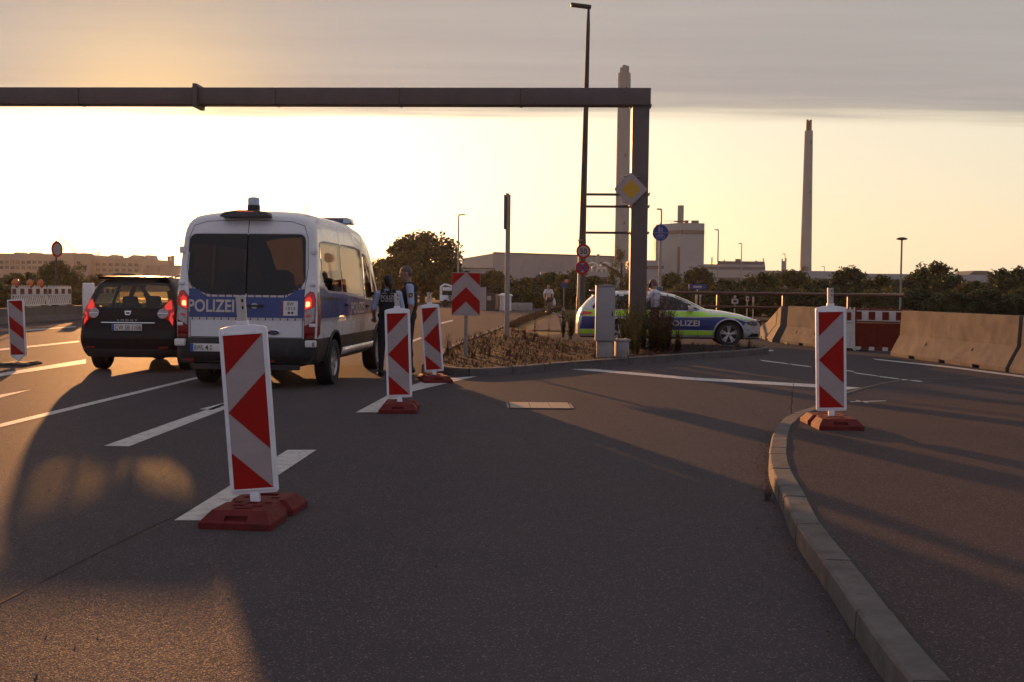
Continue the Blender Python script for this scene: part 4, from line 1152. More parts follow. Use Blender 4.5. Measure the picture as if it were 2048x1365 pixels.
beacon((-9.0, 20.5, 0), R(4), -2.6, 'red and white striped traffic beacon on a flat black base beyond the dark car', chevron=False, black=True, post=False)
mb = MB(); mb.tube([(0, 0, 0), (0, 0, .20)], .045, 12); mb.lathe([(.045, .2), (.03, .225)], 12)
o = mb.build('bollard_stub', pm('ochre_stub', (.22, .13, .07), .7), smooth=40); o.location = (-1.47, 18.85, 0); tag(o, 'short brown post stub beside the island kerb tip', 'post')

# ---- height gantry over the road
gy = 27.0
ga = empty('height_gantry', (3.0, gy, .11), R(-3.2), 'brown steel height restriction gantry spanning the road', 'gantry')
mb = MB(); mb.box((0, 0, 3.05), (.40, .40, 6.1)); mb.build('post', GANTRY, ga, bevel=.012)
mb = MB(); mb.box((0, 0, .02), (.62, .62, .04)); mb.build('foot_plate', DKSTEEL, ga)
bm_l = -21.0
dz_ = lambda x: 0.0
def gbeam(x0, x1, nm='beam'):
    mb = MB(); mb.box(((x0 + x1) / 2, 0, 5.955), (x1 - x0, .42, .40)); return mb.build(nm, GANTRY, ga, bevel=.01)
xs = [.23, -2.85, -5.75, -8.75, -10.70, -13.6, -16.6, -19.6, bm_l]
for a, b in zip(xs, xs[1:]):
    gbeam(b + .004, a - .004)
for x in xs[1:-1]:
    MB().box((x, -.214, 5.955), (.03, .006, .36)).build('joint_plate', DKSTEEL, ga)
    MB().box((x, 0, 5.745), (.05, .3, .018)).build('joint_plate', DKSTEEL, ga)
mb = MB()
mb.box((-10.70, 0, 5.955), (.10, .62, .56)); fl_ = mb.build('flange', GANTRY, ga, bevel=.006)
for s in (-1, 1):
    for k in range(4): MB().tube([(-10.77, s * .26, 5.76 + k * .13), (-10.63, s * .26, 5.76 + k * .13)], .016, 6).build('bolt', DKSTEEL, fl_)
mb = MB(); mb.box((bm_l + .2, 0, 2.85), (.40, .40, 5.8)); mb.build('post', GANTRY, ga, bevel=.012)
mb = MB(); mb.box((0, 0, 5.75), (.5, .5, .03)); mb.build('cap_plate', DKSTEEL, ga)
for z in (3.68, 3.39, 2.76):
    mb = MB(); mb.box((-.50, .235, z), (1.52, .05, .055)); mb.build('sign_rail', DKSTEEL, ga)
    for sx in (-.23, .23): MB().box((sx, .0, z), (.03, .52, .02)).build('rail_clamp', DKSTEEL, ga)
# priority sign
ps = empty('priority_sign', AT(1262, 379, gy - .25), 0, 'yellow and white diamond priority sign fixed to the gantry post', 'sign')
def diamond(r): return rpoly([(r, 0), (0, r), (-r, 0), (0, -r)], .05, 4)
mb = MB(); slab(mb, diamond(.405), -.010, .010); mb.build('edge', BACK, ps)
mb = MB(); slab(mb, diamond(.390), -.0125, -.009); mb.build('white_field', SIGNW, ps)
mb = MB(); slab(mb, rpoly([(.235, 0), (0, .235), (-.235, 0), (0, -.235)], .02, 2), -.0155, -.012); mb.build('yellow_field', YEL, ps)
for z in (-.30, .30): MB().tube([(-.21, .02, z), (.21, .02, z)], .012, 6).build('clamp', STEEL, ps)
MB().box((0, .025, 0), (.05, .03, .6)).build('bracket', STEEL, ps)

# ---- lamp post on the corner
lp = empty('street_lamp', (2.32, 38.5, 0), 0, 'tall dark street lamp post reaching above the gantry beam', 'street lamp', 'street lamps'); lp.scale = (1, 1, .981)
mb = MB(); mb.M = Matrix.Rotation(R(.75), 4, 'Y')
mb.tube([(0, 0, 0), (0, 0, 1.2), (0, 0, 1.25), (0, 0, 3.2), (0, 0, 3.3), (0, 0, 10.7)], [.15, .148, .135, .13, .12, .062], 16); mb.build('mast', DKSTEEL, lp, smooth=40)
mb = MB(); mb.M = Matrix.Rotation(R(.75), 4, 'Y')
mb.tube([(0, 0, 10.6), (0, 0, 11.2)], [.062, .04], 10); mb.build('neck', DKSTEEL, lp, smooth=40)
mb = MB(); mb.M = Matrix.Rotation(R(.75), 4, 'Y')
mb.prism(rpoly([(.08, 11.20), (.08, 11.30), (-.58, 11.37), (-.62, 11.33), (-.60, 11.27)], .02), -.13, .13, mp=lambda a, b, c: (a, c, b)); mb.build('lamp_head', DKSTEEL, lp, bevel=.015)
mb = MB(); mb.tube([(0, 0, 3.22), (0, 0, 3.26)], .135, 14); mb.build('band', STEEL, lp)

def disc(mb, r, y0, y1, m=0, n=32, cx=0, cz=0): slab(mb, [(cx + r * math.cos(t), cz + r * math.sin(t)) for t in np.linspace(0, 2 * math.pi, n, endpoint=False)], y0, y1, m)
def fy(e): return lambda a, b: (a, e, b)
sp = empty('sign_post', (2.17, 36.6, 0), 0, 'speed limit 50 sign above a no stopping sign on a slim pole', 'sign')
mb = MB(); mb.tube([(0, .03, 0), (0, .03, 3.0)], .03, 10); mb.build('pole', STEEL, sp, smooth=40)
zc1 = AT(1167, 503, 36.6).z; xo1 = AT(1167, 503, 36.6).x - 2.17
zc2 = AT(1165, 536, 36.6).z; xo2 = AT(1165, 536, 36.6).x - 2.17
e1 = MB(); disc(e1, .235, -.008, .008, cx=xo1, cz=zc1); s1 = e1.build('speed_sign', SIGNR, sp)
e1 = MB(); disc(e1, .175, -.0105, -.007, cx=xo1, cz=zc1); e1.build('white_field', SIGNW, s1)
word('lettering', '50', .235, .185, (xo1, zc1), fy(-.013), INK, s1, .02)
e1 = MB(); disc(e1, .225, -.008, .008, cx=xo2, cz=zc2); s2 = e1.build('no_stopping_sign', SIGNR, sp)
for q in range(4):
    a0 = math.pi / 2 * q
    seg = [(xo2 + .155 * math.cos(a0 + t) , zc2 + .155 * math.sin(a0 + t)) for t in np.linspace(.16, math.pi / 2 - .16, 8)]
    seg.append((xo2 + .035 * math.cos(a0 + math.pi / 4), zc2 + .035 * math.sin(a0 + math.pi / 4)))
    seg = [(xo2 + (a - xo2) * math.cos(.785) - (b - zc2) * math.sin(.785), zc2 + (a - xo2) * math.sin(.785) + (b - zc2) * math.cos(.785)) for a, b in seg]
    e1 = MB(); slab(e1, seg, -.0105, -.007); e1.build('blue_field', SBLUE, s2)
for s in (-1, 1):
    e1 = MB(); e1.box((xo2, -.0125, zc2 + s * .135), (.11, .003, .018)); slab(e1, [(xo2 - .03, zc2 + s * .10), (xo2 + .03, zc2 + s * .10), (xo2, zc2 + s * .155)], -.0135, -.011); e1.build('white_arrow', SIGNW, s2)
for z in (zc1, zc2): MB().box((0, .015, z), (.09, .05, .03)).build('clamp', STEEL, sp)

# ---- chevron board on the island
cv_ = empty('chevron_sign', (-.93, 22.5, .11), R(-2), 'red and white upward chevron board on a grey post in the island weeds', 'sign')
mb = MB(); mb.tube([(.0, .04, 0), (.0, .04, 1.72)], .038, 12); mb.build('post', STEEL, cv_, smooth=40)
mb = MB(); mb.box((0, .03, 1.715), (.07, .06, .03)); mb.build('post_cap', PLAST, cv_)
zc0, hh, ww = 1.265, .43, .285
mb = MB(); slab(mb, rpoly([(-ww, zc0 - hh), (ww, zc0 - hh), (ww, zc0 + hh), (-ww, zc0 + hh)], .02, 3), -.012, 0); bo = mb.build('board', SIGNW, cv_)
L = lambda u, v: (u * ww, zc0 + (v - .5) * 2 * hh)
for pl in ([(-.98, .985), (-.06, .985), (-.98, .69)], [(.98, .985), (.98, .69), (.06, .985)], [(-.98, .34), (0, .66), (.98, .34), (.98, .015), (0, .325), (-.98, .015)]):
    pts = [L(*p) for p in pl]
    if len(pl) == 6:
        for q in ([pts[0], pts[1], pts[4], pts[5]], [pts[1], pts[2], pts[3], pts[4]]):
            mb = MB(); slab(mb, q, -.0145, -.011); mb.build('red_field', SIGNR, bo)
    else:
        mb = MB(); slab(mb, pts, -.0145, -.011); mb.build('red_field', SIGNR, bo)
for sx in (-.06, .06): MB().box((sx, -.0135, zc0 - hh + .03), (.008, .003, .03)).build('rivet', INK, bo)

# ---- edge-on sign on the island
es_ = empty('sign_post', (-.15, 31.8, .11), R(84), 'tall grey twin-pole road sign seen edge on in the island', 'sign')
for dx_ in (-.22, .22):
    mb = MB(); mb.tube([(dx_, 0, 0), (dx_, 0, 4.05)], .045, 12); mb.build('pole', STEEL, es_, smooth=40)
mb = MB(); slab(mb, rpoly([(-.42, 3.05), (.42, 3.05), (.42, 4.0), (-.42, 4.0)], .03), .05, .075); mb.build('panel', BACK, es_)
for z in (3.2, 3.85): MB().box((0, .045, z), (.6, .03, .04)).build('clamp', STEEL, es_)

# ---- shared path sign behind the car
c0 = AT(1321, 466, 42.0)
bs_ = empty('sign_post', (c0.x, 42.0, 0), 0, 'round blue shared foot and cycle path sign on a tall pole', 'sign')
mb = MB(); mb.tube([(0, .05, 0), (0, .05, c0.z + .35)], .038, 10); mb.build('pole', STEEL, bs_, smooth=40)
mb = MB(); disc(mb, .30, -.008, .008, cz=c0.z); d_ = mb.build('sign_face', SBLUE, bs_)
mb = MB(); mb.box((0, -.0105, c0.z), (.54, .004, .016))
# adult and child above the line
for hx, hz_, s_ in ((-.045, .205, 1.0), (.055, .17, .72)):
    disc(mb, .026 * s_ + .004, -.0115, -.0085, cx=hx, cz=c0.z + hz_, n=12)
    slab(mb, [(hx - .03 * s_, c0.z + .09), (hx + .03 * s_, c0.z + .09), (hx + .035 * s_, c0.z + hz_ - .035), (hx - .035 * s_, c0.z + hz_ - .035)], -.0115, -.0085)
    slab(mb, [(hx - .03 * s_, c0.z + .03), (hx - .008, c0.z + .03), (hx, c0.z + .09), (hx - .03 * s_, c0.z + .09)], -.0115, -.0085); slab(mb, [(hx + .012, c0.z + .03), (hx + .032 * s_, c0.z + .03), (hx + .03 * s_, c0.z + .09), (hx, c0.z + .09)], -.0115, -.0085)
# bicycle below
for wx in (-.095, .095):
    slab_ring = [(wx + .065 * math.cos(t), c0.z - .16 + .065 * math.sin(t)) for t in np.linspace(0, 6.283, 17)]
    for a, b in zip(slab_ring, slab_ring[1:]): mb.tube([(a[0], -.011, a[1]), (b[0], -.011, b[1])], .008, 4)
for a, b in (((-.095, -.16), (-.03, -.07)), ((-.03, -.07), (.06, -.07)), ((.06, -.07), (0, -.16)), ((0, -.16), (-.045, -.06)), ((.06, -.055), (.095, -.16)), ((-.07, -.055), (-.02, -.055)), ((.04, -.045), (.085, -.05))):
    mb.tube([(a[0], -.011, c0.z + a[1]), (b[0], -.011, c0.z + b[1])], .008, 4)
mb.build('symbol', SIGNW, d_)
MB().box((0, .02, c0.z), (.1, .05, .03)).build('clamp', STEEL, bs_)

# ---- cabinets on the island
GREYC = pm('cabinet_grey', (.31, .295, .30), .5, var=.07, vs=3, dirt=(.20, .175, .16), dirt_amt=.4, dirt_s=3, bump=.05, bs=30)
cb = empty('utility_cabinet', (1.90, 23.05, .10), R(-3), 'tall narrow grey utility cabinet on a concrete plinth at the island kerb', 'cabinet')
PLIN = pm('plinth_grey', (.34, .32, .31), .8, var=.12, vs=5, dirt=(.12, .10, .08), dirt_amt=.6, dirt_s=6)
mb = MB(); mb.box((0, .02, .17), (.33, .30, .34)); mb.build('plinth', PLIN, cb, bevel=.012)
mb = MB(); mb.box((0, .02, .905), (.395, .36, 1.13)); mb.build('housing', GREYC, cb, bevel=.012)
mb = MB(); mb.box((0, -.165, .895), (.355, .018, 1.07)); dd = mb.build('door', GREYC, cb, bevel=.006)
MB().box((.14, -.18, .90), (.022, .02, .09)).build('handle', PLAST, dd)
mb = MB(); mb.prism([(-.205, 1.47), (.205, 1.47), (.205, 1.482), (0, 1.51), (-.205, 1.482)], -.19, .22, mp=lambda a, b, c: (a, c, b)); mb.build('lid', GREYC, cb)
sb_ = empty('junction_box', (2.27, 23.25, .10), R(4), 'low pale grey junction box beside the tall cabinet', 'cabinet')
mb = MB(); mb.box((0, 0, .17), (.27, .26, .34)); mb.build('housing', PLIN, sb_, bevel=.015)
mb = MB(); mb.box((0, 0, .355), (.32, .30, .045)); mb.build('lid', PLIN, sb_, bevel=.012)
MB().box((0, -.135, .2), (.19, .012, .20)).build('door', GREYC, sb_, bevel=.004)
for sx in (-.09, .09): MB().box((sx, 0, .386), (.04, .1, .02)).build('lug', PLIN, sb_)

# ---- concrete barriers
def jersey(name, loc, rz, length, label, h=1.08, wb=.36, wt=.11, end=None, group='concrete barriers by the side road'):
    j = empty(name, loc, rz, label, 'barrier', group)
    def prof(s=1.0): return [(-wb, 0.0), (-wb, .08), (-wb + .10, .28), (-wt - .03, .50), (-wt, h * s), (wt, h * s), (wt + .03, .50), (wb - .10, .28), (wb, .08), (wb, 0)]
    mb = MB(); ns = 12; vs = []; fs = []
    for i in range(ns + 1):
        y = length * i / ns
        for x, z in prof():
            zz = z
            if end: zz = min(z, .14 + (h - .14) * max(0, min(1, (1 - i / ns) * 1.02)))
            vs.append((x, y, zz))
    n = 10
    for i in range(ns):
        for k in range(n): fs.append((i * n + k, (i + 1) * n + k, (i + 1) * n + (k + 1) % n, i * n + (k + 1) % n))
    fs.append(tuple(range(n))); fs.append(tuple(ns * n + k for k in range(n - 1, -1, -1)))
    o = mb.add(vs, fs).build('block', CONC, j)
    # lifting slots and drain notches cut through
    c = MB()
    for yy in ((.22, .5, .78) if length > 3 else (.5,)): c.box((0, length * yy, .0), (1.2, .26, .13))
    for yy in (.3, .7): c.box((-wb + .06, length * yy, .40), (.2, .05, .14))
    cu2 = c.build('cutter', CONC, j)
    md = o.modifiers.new('b', 'BOOLEAN'); md.operation = 'DIFFERENCE'; md.object = cu2; md.solver = 'EXACT'
    bpy.context.view_layer.update(); bake(o); bpy.data.objects.remove(cu2)
    bm = bmesh.new(); bm.from_mesh(o.data)
    bmesh.ops.bevel(bm, geom=[e for e in bm.edges if len(e.link_faces) == 2 and e.calc_face_angle(0) > R(40)], offset=.015, segments=2, affect='EDGES', clamp_overlap=True)
    bm.to_mesh(o.data); bm.free(); o.data.polygons.foreach_set('use_smooth', [False] * len(o.data.polygons))
    for yy in (.16, .84): MB().box((0, length * yy, .03), (.70, .20, .06)).build('foot_pad', BASEK, j)
    return j
ang = math.atan2(-(9.36 - 9.06), (26.6 - 21.45))
jersey('concrete_barrier', (9.80, 21.5, 0), R(5.2), 5.2, 'long concrete barrier standing between the red plastic fence and the next barrier')
jersey('concrete_barrier', (10.28, 16.2, 0), R(5.2), 5.2, 'concrete barrier continuing the line past a dark joint with its neighbour')
jersey('concrete_barrier', (8.05, 33.2, 0), R(-6), 5.6, 'sunlit concrete barrier end piece sloping down towards the ground', end=True)
jersey('concrete_barrier', (8.62, 29.9, 0), R(9), 3.0, 'short upright concrete barrier beside the sloping end piece', wb=.34)

# ---- plastic fences
PRED = pm('fence_red', (.16, .020, .009), .65, spec=.2, var=.15, vs=5, dirt=(.10, .02, .012), dirt_amt=.4, dirt_s=6)
PWHITE = pm('fence_white', (.62, .58, .54), .5, var=.08, vs=5, dirt=(.4, .34, .3), dirt_amt=.4, dirt_s=6)
def plastic_fence(loc, rz, w, body, label, lean=0.0, slant=False, h=1.0, group='red and white plastic fences'):
    f = empty('plastic_fence', loc, rz, label, 'fence', group); f.rotation_euler.x = R(lean)
    mb = MB(); mb.box((0, 0, h - .17), (w, .035, .27)); bd = mb.build('board', PWHITE, f, bevel=.006)
    n = max(4, round(w / (.36 if slant else .16))); st = w / n
    for k in range(0, n, 2): MB().box((-w / 2 + st * (k + .5), -.0195, h - .17), (st, .004, .21)).build('red_stripe', PRED, bd)
    mb = MB()
    for sx in (-1, 1): mb.box((sx * (w / 2 - .02), 0, h * .5), (.04, .045, h))
    mb.box((0, 0, .06), (w, .04, .07)); mb.box((0, 0, h - .015), (w, .05, .03)); mb.box((0, 0, h - .32), (w, .045, .03)); mb.build('frame', body, f, bevel=.006)
    if slant:
        k = -w / 2 + .05
        while k < w / 2 - .22:
            MB().prism([(k, .08), (k + .09, .08), (k + .30, h - .33), (k + .21, h - .33)], -.012, .012, mp=lambda a, b, c: (a, c, b)).build('slat', body, f); k += .20
    else:
        mb = MB(); mb.box((0, .006, h * .38), (w - .06, .02, h * .58)); mb.build('panel', body, f)
        for k in range(1, 5): MB().box((-w / 2 + w * k / 5, -.008, h * .38), (.02, .012, h * .5)).build('rib', body, f)
        for k in range(0, n, 2): MB().box((-w / 2 + st * (k + .5), -.0235, .07), (st * .8, .004, .09)).build('white_patch', PWHITE, f)
    for k in range(round(w / .15)): MB().box((-w / 2 + .08 + k * .15, 0, h + .03), (.025, .03, .07)).build('peg', body, f)
    for sx in (-1, 1): MB().box((sx * w * .32, 0, .03), (.16, .55, .06)).build('foot', BASEK, f)
    return f
a = G(1708, 690); b = G(1790, 704)
plastic_fence((9.42, 28.6, 0), R(-30), 1.35, PRED, 'dark red plastic fence panel leaning at the end of the long barrier', lean=4, h=1.08)
plastic_fence((8.62, 29.3, 0), R(-62), .9, PWHITE, 'pale plastic fence panel with a red board beside the dark red one', h=1.05)

# ---- steel tube railing behind the side road
RAIL = pm('rust_brown_paint', (.095, .042, .028), .55, var=.2, vs=8, dirt=(.05, .025, .02), dirt_amt=.5, dirt_s=5)
rl = empty('railing', (0, 0, 0), 0, 'rust brown tube railing running behind the police estate car', 'railing')
rp = [(4.2, 46), (6.0, 45.6), (8.2, 45.2), (10.6, 44), (12.4, 41.5), (13.4, 38.5)]
for z, r in ((1.42, .065), (.88, .05), (.36, .05)):
    mb = MB(); mb.tube([(x, y, z) for x, y in rp], r, 8); mb.build('rail', RAIL, rl, smooth=50)
for x, y in ((4.3, 45.98), (6.1, 45.58), (8.25, 45.18), (10.6, 44), (12.4, 41.5)):
    mb = MB(); mb.box((x, y, .72), (.12, .12, 1.44)); mb.build('post', RAIL, rl, bevel=.01)

# ---- far side: low wall with barrier boards, lamps, bollard and round sign
wl = empty('barrier_wall', (-18.9, 36, 0), 0, 'low concrete wall along the far edge of the road below the boards', 'wall')
mb = MB()
for k in range(9):
    p0 = Vector((-18.75 - .015 * k, 30 + 4.0 * k, 0)); mb = MB()
    mb.prism([(-.28, 0), (.28, 0), (.22, .15), (.12, .25), (.10, .58), (-.10, .58), (-.12, .25), (-.22, .15)], .02, 3.98, mp=lambda a, b, c: (p0.x + 18.9 + a, p0.y - 36 + c, b)); mb.build('wall_block', CONC, wl, bevel=.015)
wx = lambda y: -18.75 - .00375 * (y - 30)
plastic_fence((wx(43.85), 43.85, .585), R(90), 3.2, PWHITE, 'red and white barrier board with sloping slats carrying the orange lamps', slant=True, h=.78, group='barrier boards on the low wall')
plastic_fence((wx(46.75), 46.75, .585), R(90), 2.4, PWHITE, 'red and white barrier board with sloping slats next to the white bollard', slant=True, h=.78, group='barrier boards on the low wall')
plastic_fence((wx(51.6), 51.6, .585), R(90), 4.6, PWHITE, 'red and white barrier board running on behind the white bollard', slant=True, h=.78, group='barrier boards on the low wall')
AMB = pm('amber_lens', (.60, .13, .02), .2, var=.3, vs=30, coat=.6)
for k, yy in enumerate((42.6, 43.9, 44.9)):
    l_ = empty('warning_lamp', (wx(yy), yy, 1.39), R(-20), 'round orange warning lamp on top of the barrier board', 'lamp', 'orange warning lamps')
    mb = MB(); mb.lathe([(.03, -.06), (.15, -.05), (.165, -.02), (.165, .02), (.15, .05), (.03, .06)], 20, (0, 0, .12), AX_Y); mb.build('lens', AMB, l_, smooth=30)
    mb = MB(); mb.lathe([(.172, -.016), (.172, .016)], 20, (0, 0, .12), AX_Y); mb.box((0, 0, -.03), (.10, .07, .06)); mb.build('housing', PLAST, l_)
o = MB().box((0, 0, .78), (.42, .30, 1.56)).build('marker_post', FRAMEW, None, bevel=.05, seg=3); o.location = (-18.3, 48.6, 0); tag(o, 'broad white marker post standing by the barrier boards', 'post')
rs = empty('round_sign', (AT(114, 500, 47).x, 47.0, 0), R(70), 'round white prohibition sign with a red rim on a tall pole', 'sign')
zc3 = AT(114, 499, 47).z
mb = MB(); mb.tube([(0, .04, 0), (0, .04, zc3 + .36)], .04, 10); mb.build('pole', DKSTEEL, rs, smooth=40)
mb = MB(); disc(mb, .33, -.01, .01, cz=zc3); q = mb.build('sign_face', SIGNR, rs)
mb = MB(); disc(mb, .245, -.0125, -.009, cz=zc3); mb.build('white_field', SIGNW, q)
MB().box((0, .02, zc3), (.12, .06, .04)).build('clamp', STEEL, rs)
# ================================================================ PEOPLE
SKIN = pm('skin', (.36, .20, .135), .5, var=.1, vs=20)
SHIRT = pm('police_shirt_blue', (.36, .44, .62), .85, var=.10, vs=14, bump=.3, bs=25)
VEST = pm('black_vest', (.014, .014, .016), .8, var=.3, vs=18, bump=.3, bs=30)
TROU = pm('dark_trousers', (.014, .015, .020), .85, var=.3, vs=12, bump=.3, bs=20)
SHOE = pm('black_boots', (.012, .011, .011), .45, var=.2)
HAIRD = pm('dark_hair', (.022, .012, .008), .55, var=.4, vs=60, bump=.5, bs=120)
HAIRG = pm('grey_hair', (.11, .085, .07), .6, var=.4, vs=60, bump=.5, bs=140)
SHIRTW = pm('pale_shirt', (.55, .57, .66), .85, var=.12, vs=16, bump=.3, bs=25)
TEE = pm('white_tee', (.62, .60, .60), .85, var=.08, vs=14, bump=.3, bs=22)
EYE = pm('eye_dark', (.02, .015, .012), .2)

def surfnet(F, o, h):
    s = F < 0
    c = [s[i:i + s.shape[0] - 1 or None, j:s.shape[1] - 1 + j, k:s.shape[2] - 1 + k] for i in (0, 1) for j in (0, 1) for k in (0, 1)]
    nx, ny, nz = s.shape[0] - 1, s.shape[1] - 1, s.shape[2] - 1
    c = [s[i:i + nx, j:j + ny, k:k + nz] for i in (0, 1) for j in (0, 1) for k in (0, 1)]
    tot = sum(x.astype(np.int8) for x in c)
    act = (tot > 0) & (tot < 8)
    I = np.argwhere(act)
    acc = np.zeros((len(I), 3)); cnt = np.zeros(len(I))
    for ax in range(3):
        for a in (0, 1):
            for b in (0, 1):
                off = [0, 0, 0]; oth = [q for q in range(3) if q != ax]; off[oth[0]] = a; off[oth[1]] = b
                off2 = list(off); off2[ax] = 1
                p = I + off; q = I + off2
                f0 = F[tuple(p.T)]; f1 = F[tuple(q.T)]
                m = (f0 < 0) != (f1 < 0)
                t = np.where(m, f0 / np.where(m, f0 - f1, 1), 0)
                P_ = p.astype(float); P_[:, ax] += t
                acc[m] += P_[m]; cnt[m] += 1
    V = acc / cnt[:, None] * h + np.array(o)
    idx = -np.ones(act.shape, int); idx[tuple(I.T)] = np.arange(len(I))
    faces = []
    for ax in range(3):
        oth = [q for q in range(3) if q != ax]
        sl0 = [slice(1, -1)] * 3; sl1 = [slice(1, -1)] * 3
        sl0[ax] = slice(0, -1); sl1[ax] = slice(1, None)
        d = s[tuple(sl0)] != s[tuple(sl1)]
        E = np.argwhere(d)
        for a_ in oth: E[:, a_] += 1
        inside = s[tuple(E.T)]
        q = []
        for da, db in ((0, 0), (1, 0), (1, 1), (0, 1)):
            c_ = E.copy(); c_[:, oth[0]] -= da; c_[:, oth[1]] -= db
            q.append(idx[tuple(c_.T)])
        Q = np.stack(q, 1)
        flip = inside if ax != 1 else ~inside
        Q[flip] = Q[flip][:, ::-1]
        faces.append(Q)
    return V, np.concatenate(faces)
def sdf_body(prims, h=.011, k=.018):
    P_ = []
    lo = np.array([9., 9, 9]); hi = -lo
    for p in prims:
        if p[0] == 'c':
            a, b = np.array(p[1], float), np.array(p[2], float); r = max(p[3], p[4]); l_, h_ = np.minimum(a, b) - r, np.maximum(a, b) + r
        else:
            c_, rr = np.array(p[1], float), np.array(p[2], float); l_, h_ = c_ - rr.max(), c_ + rr.max()
        P_.append((l_, h_)); lo = np.minimum(lo, l_); hi = np.maximum(hi, h_)
    lo -= .05; hi += .05
    n = np.ceil((hi - lo) / h).astype(int) + 1
    F = np.full(n, 1.0, np.float32); ID = np.zeros(n, np.int16); BEST = np.full(n, 1.0, np.float32)
    for i, p in enumerate(prims):
        l_, h_ = P_[i]
        i0 = np.maximum(0, np.floor((l_ - .06 - lo) / h).astype(int)); i1 = np.minimum(n, np.ceil((h_ + .06 - lo) / h).astype(int) + 1)
        g = np.meshgrid(*[lo[q] + h * np.arange(i0[q], i1[q]) for q in range(3)], indexing='ij')
        X = np.stack(g, -1)
        if p[0] == 'c':
            a, b = np.array(p[1], float), np.array(p[2], float); ab = b - a
            t = np.clip(((X - a) @ ab) / max(1e-9, ab @ ab), 0, 1)
            d = np.linalg.norm(X - a - t[..., None] * ab, axis=-1) - (p[3] + (p[4] - p[3]) * t)
        else:
            Y = X - np.array(p[1]); 
            if len(p) > 4 and p[4] is not None: Y = Y @ np.array(Matrix.Rotation(p[4][1], 3, p[4][0]))
            q = Y / np.array(p[2]); k0 = np.linalg.norm(q, axis=-1); k1 = np.linalg.norm(q / np.array(p[2]), axis=-1)
            d = k0 * (k0 - 1) / np.maximum(k1, 1e-6)
        d = d.astype(np.float32)
        sl = tuple(slice(i0[q], i1[q]) for q in range(3))
        f = F[sl]; hh = np.clip(.5 + .5 * (f - d) / k, 0, 1)
        F[sl] = f * (1 - hh) + d * hh - k * hh * (1 - hh)
        b_ = BEST[sl]; m = d < b_; ids = ID[sl]; ids[m] = p[3] if p[0] == 'e' else p[5]; ID[sl] = ids; BEST[sl] = np.minimum(b_, d)
    V, Q = surfnet(F, lo, h)
    C = V[Q].mean(1); ci = np.clip(np.round((C - lo) / h).astype(int), 0, n - 1)
    return V, Q, ID[tuple(ci.T)]
def body_obj(name, prims, mats, parent, h=.011, k=.018):
    V, Q, M_ = sdf_body(prims, h, k)
    me = bpy.data.meshes.new(name); me.from_pydata(V.tolist(), [], Q.tolist())
    for m in mats: me.materials.append(m)
    me.polygons.foreach_set('material_index', M_.astype(np.int32)); me.polygons.foreach_set('use_smooth', [True] * len(me.polygons)); me.update()
    bm = bmesh.new(); bm.from_mesh(me); bmesh.ops.recalc_face_normals(bm, faces=bm.faces); bm.to_mesh(me); bm.free()
    return link(name, me, parent)
def hand(w, el, sg, curl=.5, m=3):
    """palm, four unequal fingers and a thumb beyond wrist w, in line with the forearm from elbow el"""
    w, el = Vector(w), Vector(el); d = (w - el).normalized()
    side = d.cross(Vector((0, 0, 1)));
    side = side.normalized() if side.length > .2 else Vector((0, 1, 0))
    if abs(d.z) > .8: side = Vector((0, 1, 0)) - d * d.y; side.normalize()
    nrm_ = d.cross(side) * sg
    pr = [('c', w, w + d * .07, .026, .034, m)]
    for i, (o_, L_) in enumerate(((-.030, .062), (-.010, .074), (.010, .070), (.029, .055))):
        a = w + d * .085 + side * o_; b = a + (d * math.cos(curl * .6) + nrm_ * math.sin(curl * .6)) * L_ * .55; c_ = b + (d * math.cos(curl * 1.4) + nrm_ * math.sin(curl * 1.4)) * L_ * .5
        pr += [('c', a, b, .0095, .009, m), ('c', b, c_, .009, .0075, m)]
    a = w + d * .025 - side * .028 if sg > 0 else w + d * .025 - side * .028
    pr += [('c', a, a - side * .022 + d * .035, .012, .010, m), ('c', a - side * .022 + d * .035, a - side * .026 + d * .065 + nrm_ * .01, .010, .008, m)]
    return pr
